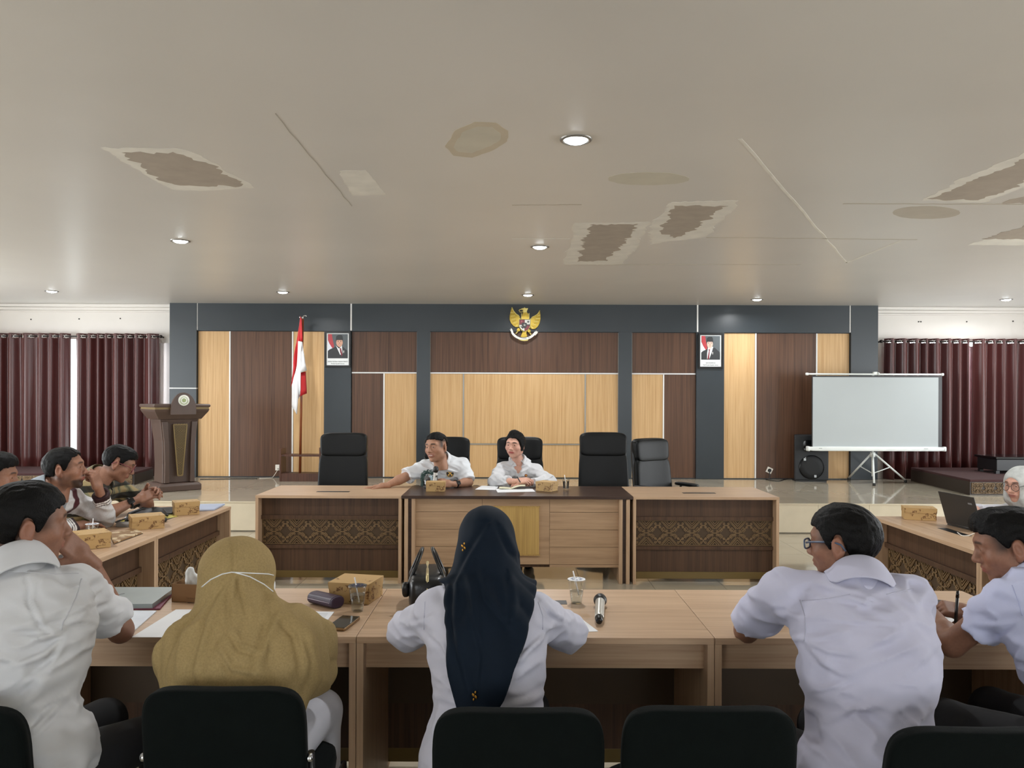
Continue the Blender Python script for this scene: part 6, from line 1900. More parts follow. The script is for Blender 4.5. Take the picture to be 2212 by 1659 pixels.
# ---- man in the checked shirt
def checks(V, J):
    d = V - J['N']
    a, b, c = d @ J['side'], d @ J['fwd'], d @ J['up']
    col = np.tile(np.array(lin('#9c8a62')[:3]), (len(V), 1))
    s1 = np.sin(V[:, 2] * 2 * PI / 0.088 + 0.6); s2 = np.sin(V[:, 1] * 2 * PI / 0.075)
    col = mixc(col, '#6b7258', sstep(0.0, 0.2, s2) * 0.7)
    col = mixc(col, '#0f1113', sstep(-0.05, 0.1, s1) * 0.93)
    col = mixc(col, '#1a1b1a', sstep(0.75, 0.85, s2) * 0.5)
    col = mixc(col, '#101113', sstep(0.010, 0.007, np.abs(a)) * (b > 0))
    return col
m_chk = vcol('checked_cotton', 0.75, 0.25, bump=0.1, bscale=600, sheen=0.1)
w7 = at(289, 1083, 5.36)
p7 = person('man with round glasses in a checked shirt looking down with clasped hands', dict(
    pelvis=(-3.12, 5.42, 0.56), neck=(-2.865, 5.38, 1.03), yaw=-88, head=at(256, 1001, 5.38), look=(-68, -26, 0), hs=1.03, skin=SK2, hair='side', hair_th=0.010, hairline=0.066, fade=0.5, sideburn=0.0, cheek=1.05,
    ER=(-2.73, 5.20, 0.80), WR=w7, EL=(-2.66, 5.68, 0.80), WL=(-2.60, 5.50, 0.895),
    hr=dict(dir=(0.75, 0.45, 0.35), up=(0.2, -0.75, 0.6), curls=[0.35, 0.4, 0.42, 0.45], spread=0.12, thumb=0.2), hl=dict(dir=(0.85, -0.35, 0.30), up=(0.2, 0.75, 0.6), curls=[0.35, 0.4, 0.42, 0.45], spread=0.12, thumb=0.2),
    shirt=m_chk, shirt_col=checks, shirt_name='checked_shirt', sleeve=(0.80, 0.80), sleeve_r=0.074, sres=0.005, seed=9, collar_mat=m_chk, collar_col='#6d6346', girth=1.05, eye_open=0.7))
glasses(p7, mat('rose_wire', '#8a4a50', 0.3, metal=0.3), 0.027, 0.0022, True)
def wristband(p, W_, E_, m, r=0.033, label=None, face=None):
    W_, E_ = arr(W_), arr(E_); d = (W_ - E_) / np.linalg.norm(W_ - E_)
    c = W_ - d * 0.03
    M = frame(d, face if face is not None else (0, 0, 1))
    g = thing('wristwatch', label, 'watch', tuple(c))
    MB().tube([Vector(M @ arr((r * math.cos(a), 0, r * math.sin(a)))) for a in [2 * PI * k / 20 for k in range(20)]], 0.008, 6, True).build('strap', m, g)
    o = MB().sup((0, 0, 0), (0.019, 0.022, 0.007), 0.3, 0.35, 20, 8).build('watch_case', m_black_gloss, g)
    o.matrix_local = Matrix.Translation(Vector(M @ arr((0, 0, r + 0.004)))) @ Matrix([list(M[i]) for i in range(3)]).to_4x4()
    return g
wristband(p7, w7, (-2.73, 5.20, 0.80), m_black, 0.035, 'black square smartwatch on the wrist of the man in checks', (0.3, -0.8, 0.3))

# ---- man whose head shows at the end of the left row
p8 = person('dark haired man seated behind the table next to the varsity jacket', dict(
    pelvis=(-3.15, 4.02, 0.56), neck=(-2.80, 4.02, 1.05), yaw=-95, head=at(-12, 1030, 4.05), look=(-72, -8, 0), hs=1.04, skin=SK2, hair='quiff', fade=0.3,
    ER=(-2.76, 3.80, 0.80), WR=(-2.55, 3.98, 0.79), EL=(-2.74, 4.26, 0.80), WL=(-2.53, 4.12, 0.79), shirt=m_sh_white, sleeve=(0.8, 0.8), sres=0.009, seed=10))

# ---- man with the microphone
p9 = person('smiling man in a white polo shirt speaking with one arm stretched over the table', dict(
    leg_yaw=184, knee_out=0.01, pelvis=(-0.62, 7.62, 0.56), neck=(-0.672, 7.42, 1.0), yaw=176, head=at(943, 966, 7.28), look=(150, -2, 4), hs=1.17, skin=SK3, hair='short', hairline=0.070, hair_th=0.007, fade=0.88, sideburn=0.05, nape=0.0, earcut=0.3, brow=1.0, smile=0.85, jaw=1.0,
    SR=(-0.87, 7.41, 0.905), SL=(-0.465, 7.45, 0.925), ER=at(872, 1032, 7.27), WR=at(836, 1048.5, 7.20), EL=at(1012, 1042, 7.36), WL=at(980, 1046, 7.19),
    hr=dict(dir=(-1.0, -0.05, -0.10), up=(0, 0.0, 1), curl=0.04, spread=0.10, thumb=0.1, s=1.05), hl=dict(dir=(-0.9, -0.30, 0.10), up=(0.1, -0.8, 0.55), curl=0.75, thumb=0.7),
    shirt=m_sh_polo, sleeve=(0.86, 0.90), sleeve_r=0.078, seed=11, wrinkle=1.2, sres=0.006, shirt_name='polo_shirt', collar_open=0.5, collar_h=0.038, gaze=(0.1, 1, -0.05), girth=1.05))
def badge_on(p, px, py, r, rings):
    s = on_surface(p, [(px, py)], 0.002)
    if not s: return
    q, n = s[0]
    M = Matrix.Translation(q) @ n.to_track_quat('Z', 'Y').to_matrix().to_4x4()
    par = None
    for k, (rr_, m) in enumerate(rings):
        o = MB().lathe([(r * rr_, -0.006), (r * rr_, 0.001 * (k + 1) + 0.001)], 24).build('chest_badge' if k == 0 else 'badge_motif', m, p['root'])
        o.matrix_local = M
    return M
m_bk, m_yl = mat('badge_black', '#191512', 0.6), mat('badge_yellow', '#c89a3c', 0.6)
M = badge_on(p9, 972, 1023, 0.036, [(1.0, m_yl), (0.95, m_bk)])
if M is not None:
    mb = MB()
    for sx in (-1, 1):
        for sz in (-1, 1):
            mb.bar((sx * 0.006, sz * 0.006, 0.0035), (sx * 0.020, sz * 0.018, 0.0035), 0.008, 0.002)
            mb.bar((sx * 0.020, sz * 0.018, 0.0035), (sx * 0.008, sz * 0.022, 0.0035), 0.006, 0.002)
    mb.lathe([(0.008, 0.002), (0.008, 0.0045)], 12)
    o = mb.build('badge_motif', m_yl, p9['root']); o.matrix_local = M
wristband(p9, at(980, 1046, 7.19), at(1012, 1042, 7.36), m_black, 0.034, 'black round watch on the wrist of the man with the microphone', (0.2, -0.9, 0.3))

# ---- woman at the head desk
p10 = person('woman with pinned up black hair in a white shirt holding a pen', dict(
    pelvis=(0.07, 7.76, 0.56), neck=(0.062, 7.66, 0.945), yaw=176, head=at(1113, 961, 7.56), look=(156, -4, -2), hs=1.07, cheek=1.05, jaw=1.04, brow=1.0, eye_open=1.25, skin=SK4, flush='#c07a70', flush_w=0.8, lips='#9c3038', hair='updo', temple=0.035, hair_th=0.012, hairline=0.072, sideburn=-0.055, peak=0.6,
    earcut=0.15, neck_r=0.046, brow_arch=1.6, SR=(-0.115, 7.63, 0.865), SL=(0.235, 7.63, 0.865), ER=at(1070, 1040, 7.40), WR=at(1112, 1040, 7.22), EL=at(1186, 1040, 7.42), WL=at(1140, 1043, 7.26),
    hr=dict(dir=(0.85, -0.15, 0.10), up=(0, -0.6, 0.8), curls=[0.5, 0.6, 0.7, 0.8], thumb=0.6, s=0.92), hl=dict(dir=(-0.8, -0.4, 0.0), up=(0, -0.3, 0.95), curl=0.5, s=0.92),
    shirt=m_sh_white, sleeve=(1.72, 1.80), cuff_r=0.05, sres=0.006, seed=12, wrinkle=1.25, fcut=(0.155, 0.055, 0.034, 0.022), collar_open=0.55, collar_h=0.042, girth=0.98))
M = badge_on(p10, 1136, 1027, 0.014, [(1.0, mat('badge_red', '#8a3a30', 0.6)), (0.6, m_yl)])

# ---- woman at the laptop
p11 = person('woman in a white patterned headscarf and glasses at the laptop', dict(
    pelvis=(3.66, 5.06, 0.55), neck=(3.42, 5.06, 0.90), yaw=96, head=at(2204, 1046, 5.06), look=(112, -10, 0), hs=0.98, skin=SK4, flush_w=0.4, hair=None, ER=(3.25, 5.42, 0.80), WR=at(2106, 1101, 5.32), EL=(3.25, 4.78, 0.80), WL=(3.20, 5.02, 0.825),
    hr=dict(dir=(-0.6, -0.6, -0.06), up=(0, 0, 1), curl=0.2, s=0.92), hl=dict(dir=(-0.95, 0.1, -0.08), up=(0, 0, 1), curl=0.2, s=0.92), shirt=m_robe, sleeve=(1.85, 1.85), sres=0.008, seed=13, collar=False, eye_open=0.8))
m_white_scarf = mat('white_patterned_scarf', '#bcbfbd', 0.8, vary=0.2, vscale=20, bump=0.1, bscale=300)
scarf(p11, m_white_scarf, [((0, -0.015, 0.018), (0.094, 0.112, 0.100)), ((0, 0.0, -0.065), (0.078, 0.095, 0.075))],
      [(2120, 980), (2330, 980), (2330, 1130), (2250, 1142), (2160, 1135), (2160, 1090)], 5.06, 0.018, seed=9.0, amp=1.7, res=0.007)
glasses(p11, mat('thin_dark_rim', '#3a3634', 0.3, metal=0.4), 0.026, 0.0016, True)
# ================================================================== THINGS ON THE TABLES
TZ = 0.7505
def kraft(name, c, c2, amount=0.60, scale=42):
    m, nt, b = _new(name)
    v = _tex(nt, (1, 1, 1))
    f = _noise(nt, v, scale, 2, 0.5, 1.2)
    f2 = _noise(nt, v, 12, 2)
    mn = nt.nodes.new('ShaderNodeMath'); mn.operation = 'MULTIPLY'
    nt.links.new(f, mn.inputs[0])
    r2 = nt.nodes.new('ShaderNodeMapRange'); r2.inputs[1].default_value = 0.45; r2.inputs[2].default_value = 0.6
    nt.links.new(f2, r2.inputs[0]); nt.links.new(r2.outputs[0], mn.inputs[1])
    nt.links.new(_ramp(nt, mn.outputs[0], [(amount - 0.03, lin(c)[:3]), (amount + 0.03, lin(c2)[:3])]), b.inputs['Base Color'])
    b.inputs['Roughness'].default_value = 0.6
    return m
m_kraft = kraft('printed_kraft_card', '#b99763', '#76532f', 0.50, 75)
m_kraft_in = mat('plain_kraft_card', '#8a6640', 0.7, vary=0.06)
m_ink = mat('brown_ink', '#7a5a38', 0.7)
def snack_box(label, pos, rz, w=0.165, d=0.15, h=0.075):
    t = thing('snack_box', label, 'box', (pos[0], pos[1], TZ if len(pos) < 3 else pos[2]), rz, 'printed kraft snack boxes')
    MB().box(-w / 2, w / 2, -d / 2, d / 2, 0, h - 0.002).build('box_body', m_kraft, t, bevel=0.0015)
    e = 0.003
    lid = MB().box(-w / 2 - e, w / 2 + e, -d / 2 - e, d / 2 + e, h - 0.003, h).build('lid', m_kraft, t, bevel=0.001)
    def flap(L_):
        up_ = [(-L_ / 2, 0), (L_ / 2, 0)]
        n = 24
        lo_ = [(L_ / 2 - L_ * k / n, -0.028 - 0.008 * abs(math.sin(k / n * PI * 3)) + (0.02 if k in (0, n) else 0)) for k in range(n + 1)]
        return up_ + lo_
    for (L_, loc, r) in ((w + 2 * e, (0, -d / 2 - e, h - 0.001), 0), (w + 2 * e, (0, d / 2 + e, h - 0.001), PI), (d + 2 * e, (w / 2 + e, 0, h - 0.001), PI / 2), (d + 2 * e, (-w / 2 - e, 0, h - 0.001), -PI / 2)):
        MB().prism(flap(L_), 0.0015, 'y', 0).build('scalloped_flap', m_kraft, lid, loc, (0, 0, r))
    text_mesh('Terima Kasih', 0.009, 'print_lettering', m_ink, t, (w * 0.18, -d / 2 - 0.0006, 0.016), (PI / 2, 0, 0), 0.0002, shear=0.25)
    return t
def xy(px, py, z=TZ): p = onz(px, py, z); return (p.x, p.y)
b0 = xy(765, 1296)
snack_box('printed kraft snack box behind the water cup and purple spectacle case', (b0[0] + 0.005, b0[1] + 0.02), R(-12), 0.175, 0.16, 0.085)
b1 = xy(940, 1062, 0.7525)
snack_box('printed kraft snack box on the dark desk before the man with the microphone', (b1[0], b1[1] + 0.06, 0.7525), R(1), 0.165, 0.12, 0.085)
b2 = xy(1182, 1062, 0.7525)
snack_box('printed kraft snack box on the dark desk before the seated woman', (b2[0], b2[1] + 0.07, 0.7525), R(-34), 0.155, 0.13, 0.085)
snack_box('printed kraft snack box between the batik case and the chin resting man', (-2.375, 4.40), R(40), 0.16, 0.17, 0.085)
snack_box('printed kraft snack box standing on the strap of the black laptop bag', (-2.355, 5.02), R(33), 0.19, 0.15, 0.085)
snack_box('printed kraft snack box beside the blue folder', (-2.345, 5.60), R(30), 0.165, 0.13, 0.095)
snack_box('printed kraft snack box beside the open laptop', (2.88, 5.50), R(-18), 0.20, 0.14, 0.085)

# open card box with tissue and bottle
ob = xy(425, 1300)
t = thing('open_card_box', 'plain brown card box without lid holding tissue and a bottle', 'box', (ob[0], ob[1] + 0.06, TZ), R(-8))
mb = MB(); w, d, h = 0.19, 0.15, 0.075; th = 0.002
mb.box(-w / 2, w / 2, -d / 2, d / 2, 0, th)
for a in ((-w / 2, w / 2, -d / 2, -d / 2 + th), (-w / 2, w / 2, d / 2 - th, d / 2), (-w / 2, -w / 2 + th, -d / 2, d / 2), (w / 2 - th, w / 2, -d / 2, d / 2)): mb.box(*a, 0, h)
mb.build('box_walls', m_kraft_in, t)
text_mesh('Terima Kasih', 0.012, 'print_lettering', m_ink, t, (0.0, -d / 2 - 0.0006, 0.018), (PI / 2, 0, 0), 0.0002, shear=0.25)
m_tissue = mat('white_tissue', '#e4e6e6', 0.8, vary=0.04, bump=0.2, bscale=60)
F = Field((-0.06, -0.05, -0.03), (0.06, 0.05, 0.12), 0.004)
F.add(ellip((0, 0, 0.03), (0.035, 0.025, 0.05)), 0.01); F.add(ellip((-0.012, 0, 0.07), (0.02, 0.012, 0.03), rot3(0, 0, R(-20))), 0.01)
F.ripple(lambda x, y, z: 0.008 * vnoise(x * 60, y * 60, z * 40), 0.03)
V, Q = F.mesh(1)
o = vmesh('crumpled_tissue', V, Q, m_tissue, None, None, (ob[0] - 0.04, ob[1] + 0.06, TZ + 0.03))
tag(o, 'crumpled white tissue sticking out of the open card box', 'tissue')
m_clear = clear('clear_plastic', (0.95, 0.97, 0.97), 0.12, 0.06)
m_water = clear('water', (0.86, 0.88, 0.86), 0.05, 0.02)
bt = thing('water_bottle', 'small clear water bottle lying tilted in the open card box', 'bottle', (ob[0] + 0.05, ob[1] + 0.05, TZ + 0.018))
bt.rotation_euler = (R(-28), R(8), 0)
MB().lathe([(0.003, 0), (0.028, 0.002), (0.030, 0.01), (0.030, 0.075), (0.026, 0.09), (0.013, 0.105), (0.012, 0.118)], 20, caps=False).build('bottle_body', clear('cloudy_plastic', (0.80, 0.84, 0.86), 0.3, 0.15), bt)
MB().lathe([(0.0305, 0.025), (0.0307, 0.03), (0.0307, 0.065), (0.0305, 0.07)], 20, caps=False).build('bottle_label', mat('label_white_blue', '#c9d2de', 0.5), bt)
MB().sup((0, -0.029, 0.047), (0.016, 0.004, 0.012), 0.8, 0.8, 14, 8).build('label_print', mat('label_navy', '#23365e', 0.5), bt)
MB().lathe([(0.0135, 0.116), (0.0135, 0.130)], 16).build('cap', mat('bottle_cap', '#d9dcde', 0.4), bt)

# plastic cups of water with straws
m_lidfilm = mat('cup_film', '#e2e5ea', 0.35, vary=0.03)
m_filmblue = mat('cup_film_print', '#2d3a66', 0.4)
m_straw = mat('white_straw', '#ecebea', 0.4)
def cup(label, px, py, h, level, lean, pierced=True, z=TZ, dark=False, pos=None):
    p = onz(px, py, z) if pos is None else Vector(pos)
    t = thing('water_cup', label, 'cup', (p.x, p.y, z), 0, 'sealed plastic water cups')
    rb, rt = 0.0225, 0.034
    def rr(k): return rb + (rt - rb) * k
    MB().lathe([(0.002, 0.002), (rb, 0.001)] + [(rr(k / 8) + (0.0006 if k % 2 else 0), h * k / 8) for k in range(1, 9)] + [(rt + 0.004, h), (rt + 0.004, h + 0.002), (rt, h + 0.003)], 24, caps=False).build('cup_wall', m_clear, t)
    MB().lathe([(rb - 0.001, 0.004), (rr(level) - 0.001, h * level)], 24).build('water', m_water, t)
    f = MB().lathe([(rt + 0.003, h + 0.002), (rt + 0.003, h + 0.0035)], 24).build('film_lid', m_lidfilm if not dark else clear('film_clear', (0.7, 0.74, 0.8), 0.3, 0.1), t)
    mb = MB()
    for k in range(8):
        a = 2 * PI * k / 8
        mb.box(0.02 * math.cos(a) - 0.005, 0.02 * math.cos(a) + 0.005, 0.02 * math.sin(a) - 0.003, 0.02 * math.sin(a) + 0.003, h + 0.0035, h + 0.0042)
    mb.lathe([(0.009, h + 0.0034), (0.009, h + 0.0043)], 12) if dark else None
    mb.build('film_print', m_filmblue, f)
    MB().cyl((lean[0], lean[1], h * 0.35), (lean[2], lean[3], h + 0.035), 0.0028, n=8).build('straw', m_straw, t)
    return t
cup('clear water cup with straw in front of the kraft snack box', 772, 1320, 0.100, 0.68, (0.008, 0, -0.012, 0), dark=True)
cup('clear half full water cup with straw beside the table microphone', 1245, 1303, 0.098, 0.52, (0.010, 0.0, -0.014, 0.005))
cup('clear water cup with straw before the varsity jacket', 0, 0, 0.095, 0.6, (0.0, 0, 0.006, 0), pos=(-2.47, 4.40 + 0.18, TZ))
# glass with pens on the dark desk
p = onz(1222.5, 1058, 0.7525)
t = thing('drinking_glass', 'small clear glass with dark bands and straw on the dark desk', 'glass', (p.x, p.y, 0.7525))
MB().lathe([(0.002, 0.004), (0.022, 0.002), (0.024, 0.01), (0.032, 0.10), (0.033, 0.10)], 20, caps=False).build('glass_wall', m_clear, t)
for a in (-1, 1): MB().box(a * 0.018 - 0.008, a * 0.018 + 0.008, -0.004, 0.012, 0.014, 0.078).build('dark_band', mat('band_grey', '#3b3a38', 0.2), t)  # two dark upright bands set inside the glass wall
MB().cyl((0.006, 0, 0.01), (-0.014, 0.005, 0.135), 0.003, n=8).build('straw', m_straw, t)

# spectacle case
a, b = onz(668, 1306, TZ), onz(732, 1318, TZ)
c = (a + b) / 2; ang = math.atan2(b.y - a.y, b.x - a.x)
m_purple = mat('plum_leather', '#3a2b40', 0.4, vary=0.08, bump=0.1, bscale=120)
t = thing('spectacle_case', 'dark purple leather spectacle case with a flap', 'case', (c.x, c.y + 0.03, TZ), ang - R(6))
def prof(k):
    a_ = 2 * PI * k / 24
    return (0.034 * math.copysign(abs(math.cos(a_)) ** 0.8, math.cos(a_)), 0.024 + 0.0235 * math.copysign(abs(math.sin(a_)) ** 0.8, math.sin(a_)))
MB().prism([prof(k) for k in range(24)], 0.15, 'x', -0.075).build('case_body', m_purple, t, bevel=0.004)
MB().prism([(prof(k)[0] * 1.04, 0.024 + (prof(k)[1] - 0.024) * 1.05) for k in range(1, 14)] + [(prof(k)[0] * 0.98, 0.024 + (prof(k)[1] - 0.024) * 0.98) for k in range(13, 0, -1)], 0.138, 'x', -0.072).build('flap', m_purple, t)
MB().tube([(-0.07, -0.0345, 0.0255), (0.062, -0.0345, 0.0255)], 0.0012, 5).build('stitching', mat('pale_stitch', '#c9bccb', 0.6), t)

# phone
p = onz(742, 1349, TZ)
t = thing('smartphone', 'black smartphone in a gold case lying on the table', 'phone', (p.x, p.y, TZ), R(-10))
MB().sup((0, 0, 0.0055), (0.039, 0.081, 0.0055), 0.2, 0.18, 32, 8).build('phone_case', mat('gold_case', '#8a6b45', 0.35, metal=0.3), t)
MB().box(-0.035, 0.035, -0.076, 0.076, 0.0105, 0.0118).build('screen', mat('phone_glass', '#1a1c1b', 0.08, spec=0.6), t, bevel=0.001)

# papers, pens
m_paper = mat('white_paper', '#e9ebee', 0.7, vary=0.02)
m_print_grey = mat('printed_lines', '#b9bec4', 0.7)
def sheet(name, label, cat, quad, m=m_paper, z=TZ, th=0.0012, lines=False, group=None):
    P = [onz(a, b, z) for a, b in quad]
    c = sum(P, Vector()) / 4
    o = thing(name, label, cat, (c.x, c.y, z), 0, group)
    MB().prism([(q.x - c.x, q.y - c.y) for q in P], th, 'z', 0).build('page', m, o)
    if lines:
        A, B, C_, D2 = [q - c for q in P]
        mb = MB()
        def Q_(u, v): return A.lerp(B, u).lerp(D2.lerp(C_, u), v)
        for i in range(4):
            for j in range(6):
                u0, v0 = 0.08 + 0.22 * i, 0.10 + 0.055 * j
                p, q = Q_(u0, v0), Q_(u0 + 0.18, v0)
                mb.bar((p.x, p.y, th), (q.x, q.y, th), 0.004, 0.0006)
        mb.build('printed_text', m_print_grey, o)
        MB().bar((Q_(.3, .05).x, Q_(.3, .05).y, th), (Q_(.36, .05).x, Q_(.36, .05).y, th), 0.008, 0.0006).build('printed_heading', m_black, o)
    return o
sheet('printed_sheet', 'printed white sheet under the blue pen', 'paper', [(596, 1319), (722, 1322), (681, 1374), (580, 1372)], lines=True)
sheet('blank_sheet', 'blank white sheet beside the mustard headscarf', 'paper', [(380, 1317), (455, 1317), (440, 1377), (284, 1377)])
sheet('blank_sheet', 'blank white sheet under the navy headscarf woman arm', 'paper', [(1180, 1338), (1247, 1330), (1292, 1364), (1180, 1369)])
sheet('blank_sheet', 'blank white sheet under the writing hand', 'paper', [(2010, 1330), (2085, 1326), (2130, 1360), (2040, 1365)])
def pen(label, A, B, r, m_body, m_end):
    A, B = Vector(A), Vector(B)
    c = (A + B) / 2
    t = thing('pen', label, 'pen', tuple(c))
    d = (B - A)
    MB().cyl(A - c, A - c + d * 0.80, r, n=10).build('barrel', m_body, t)
    MB().cyl(A - c + d * 0.78, B - c, r * 1.12, r * 0.9, n=10).build('pen_cap', m_end, t)
    MB().bar(A - c + d * 0.1 + Vector((0, 0, r)), A - c + d * 0.4 + Vector((0, 0, r * 1.2)), 0.003, 0.002).build('clip', m_end, t)
    return t
m_navycap = mat('navy_plastic', '#2c2b5c', 0.3); m_pen_w = mat('pen_clear_white', '#b9c0d0', 0.25)
a, b = onz(645, 1336, TZ + 0.009), onz(688, 1361, TZ + 0.009)
pen('white and navy ballpoint pen on the printed sheet', a, b, 0.0062, m_pen_w, m_navycap)
hp = Vector(p5['root'].location)
a, b = at(2064, 1345, 2.90), at(2069, 1276, 2.91)
pen('black pen held upright by the writing man', a, b, 0.0055, m_black, m_black_gloss)
a, b = at(1117, 1030, 7.17), at(1124, 1042, 7.13)
pen('dark pen in the hand of the seated woman', a, b, 0.005, m_black, m_black)
a, b = onz(250, 1128, 0.785), onz(275, 1119, 0.775)
pen('black pen beside the hand in the varsity cuff', a, b, 0.005, m_black, m_black)
a, b = onz(1971, 1119, TZ + 0.006), onz(2022, 1120.5, TZ + 0.006)
pen('black pen lying before the snack box at the laptop', a, b, 0.0055, m_black, m_black)

# closed laptop, maroon folder and clipboard by the chin-resting man
sheet('paper_folder', 'maroon folder under the closed grey laptop', 'folder', [(150, 1274.5), (382, 1274), (345, 1317.5), (110, 1318.5)], mat('maroon_card', '#7a3b52', 0.6), TZ, 0.006)
t = sheet('closed_laptop', 'closed grey laptop on the maroon folder', 'laptop', [(150, 1277), (379, 1277), (329, 1314), (120, 1316)], mat('laptop_grey', '#8b9392', 0.35, metal=0.3), TZ + 0.0062, 0.018)
MB().bar((0.0, -0.02, 0.0183), (0.03, 0.03, 0.0183), 0.006, 0.0006).bar((0.02, -0.04, 0.0183), (0.05, -0.03, 0.0183), 0.006, 0.0006).build('lid_mark', mat('laptop_mark', '#3b3f42', 0.3), t)
sheet('clipboard_papers', 'white papers on a dark board under the bent elbow', 'paper', [(182, 1320.5), (338, 1321), (285, 1368), (150, 1366)], mat('paper_bluish', '#dfe5ee', 0.7), TZ, 0.004)

# handbag
hb_ = thing('handbag', 'black leather handbag with two upright handles and a gold zip', 'handbag', (-0.345, 3.20, TZ), R(96))
m_bag = mat('handbag_leather', '#101112', 0.3, spec=0.5, vary=0.06, bump=0.12, bscale=150)
MB().sup((0, 0, 0.075), (0.15, 0.075, 0.076), 0.45, 0.35, 32, 18).build('bag_body', m_bag, hb_)
MB().tube([(-0.149 + 0.0 * k, 0.0, 0.02 + 0.01 * k) for k in range(8)] + [(-0.13 + 0.037 * k, 0.0, 0.149 + 0.003 * math.sin(k)) for k in range(8)] + [(0.149, 0, 0.09 - 0.01 * k) for k in range(7)], 0.006, 6).build('gold_zip', mat('gold_zip', '#c9b98a', 0.3, metal=0.6), hb_)
for s in (-1, 1):
    tl_ = 0.035 * s
    MB().tube([(-0.07, s * 0.070, 0.06)] + [(-0.07 * math.cos(q), s * (0.070 - 0.05 * math.sin(q)), 0.12 + 0.115 * math.sin(q)) for q in [PI * k / 12 for k in range(13)]] + [(0.07, s * 0.070, 0.06)], 0.0075, 8).build('handle', m_bag, hb_)
MB().sup((-0.09, 0.085, 0.09), (0.018, 0.016, 0.03), 0.7, 0.7, 12, 8).build('tassel', m_bag, hb_)

# microphones
m_mic_s = mat('mic_silver', '#cfcdc6', 0.3, metal=0.5, vary=0.03)
def mic(label, A, B, m_body, rs=1.0):
    """A: head end, B: tail end"""
    A, B = Vector(A), Vector(B)
    t = thing('microphone', label, 'microphone', tuple(B))
    d = (A - B); L_ = d.length
    t.rotation_mode = 'QUATERNION'; t.rotation_quaternion = d.to_track_quat('Z', 'Y')
    MB().lathe([(0.006, 0), (0.0125 * rs, 0.003), (0.0135 * rs, 0.02), (0.0165 * rs, 0.035)], 20).build('tail_cap', m_black_gloss, t)
    MB().lathe([(0.0172 * rs, 0.035), (0.0178 * rs, 0.05), (0.0195 * rs, L_ - 0.065), (0.020 * rs, L_ - 0.055)], 24).build('mic_body', m_body, t)
    MB().lathe([(0.020 * rs, L_ - 0.058), (0.0255 * rs, L_ - 0.045), (0.0275 * rs, L_ - 0.03), (0.024 * rs, L_ - 0.012), (0.012 * rs, L_ - 0.001), (0.001, L_)], 24).build('mic_grille', m_black, t)
    for k in range(3): MB().box(-0.010 + 0.008 * k, -0.005 + 0.008 * k, -0.0205 * rs, -0.0185 * rs, L_ - 0.10, L_ - 0.082).build('display_mark', m_black, t)
    return t
a, b = onz(1297.5, 1294, TZ + 0.027), onz(1294, 1342, TZ + 0.019)
mic('silver microphone with black head lying on the table', a + Vector((0, 0.015, 0)), b, m_mic_s)
a, b = at(942, 1007, 7.11), at(938, 1050, 7.13)
mic('white handled microphone held by the speaking man', a, b, mat('mic_white', '#d8d6d2', 0.35), 0.95)

# green ornament on the dark desk
p = onz(922, 1055, 0.7525)
t = thing('table_ornament', 'dark green leafy table ornament on the head desk', 'ornament', (p.x, p.y + 0.02, 0.7525))
MB().lathe([(0.03, 0), (0.03, 0.01), (0.012, 0.02), (0.010, 0.08)], 16).build('stand', m_black, t)
m_leafd = mat('teal_leaf', '#2f4a45', 0.6, vary=0.25, vscale=60)
mb = MB(); rr_ = random.Random(4)
for k in range(150):
    a_ = rr_.uniform(-0.35, PI * 0.95); r0 = rr_.uniform(0.03, 0.06)
    c = Vector((0.015 + r0 * math.cos(a_), rr_.uniform(-0.02, 0.02), 0.10 + r0 * 1.05 * math.sin(a_)))
    d = Vector((math.cos(a_) + rr_.uniform(-.6, .6), rr_.uniform(-.5, .5), math.sin(a_) * 0.6 - 0.5 + rr_.uniform(-.3, .3))).normalized() * 0.028
    s_ = d.cross(Vector((0, 1, 0))).normalized() * 0.0045
    mb.add([c, c + d * 0.5 + s_ + Vector((0, -0.003, 0)), c + d, c + d * 0.5 - s_], [(0, 1, 2, 3)])
for k in range(60):
    z = rr_.uniform(0.02, 0.10); c = Vector((-0.045 + rr_.uniform(-0.012, 0.012), rr_.uniform(-.015, .015), z + 0.012))
    d = Vector((rr_.uniform(-.5, .5), -0.3, -1)).normalized() * 0.025; s_ = Vector((0.004, 0, 0))
    mb.add([c, c + d * 0.5 + s_, c + d, c + d * 0.5 - s_], [(0, 1, 2, 3)])
o = mb.build('leaves', m_leafd, t, solid=0.001); o['kind'] = 'stuff'
MB().sup((0.035, -0.01, 0.07), (0.022, 0.02, 0.05), 0.8, 0.8, 14, 10).build('pale_figure', mat('ornament_pale', '#a8bcc6', 0.5, vary=0.3, vscale=70), t)
MB().sup((0.02, -0.02, 0.085), (0.016, 0.016, 0.02), 0.9, 0.9, 12, 8).build('dark_core', mat('ornament_brown', '#3b302c', 0.6), t)

# papers and open notebook on the dark desk
sheet('loose_sheets', 'white sheets spread on the dark desk', 'paper', [(1040, 1049.5), (1078, 1050), (1070, 1058.5), (1026, 1057.5)], z=0.7525)
sheet('loose_sheets', 'white sheet under the open notebook on the dark desk', 'paper', [(1070, 1056), (1150, 1056), (1156, 1062), (1075, 1064)], z=0.7525)
nbp = onz(1104, 1056, 0.7525)
t = thing('open_notebook', 'open notebook with cream pages before the seated woman', 'notebook', (nbp.x, nbp.y - 0.005, 0.754))
m_cream = mat('cream_page', '#dcd8bc', 0.7)
for s, w_ in ((-1, 0.11), (1, 0.13)):
    MB().grid(8, 2, lambda u, v, s=s, w_=w_: (s * w_ * u, -0.05 + 0.1 * v, 0.004 + (0.028 if s > 0 else 0.006) * math.sin(min(1.0, u * 1.15) * PI * 0.55))).build('page_block', m_cream, t, solid=0.006)

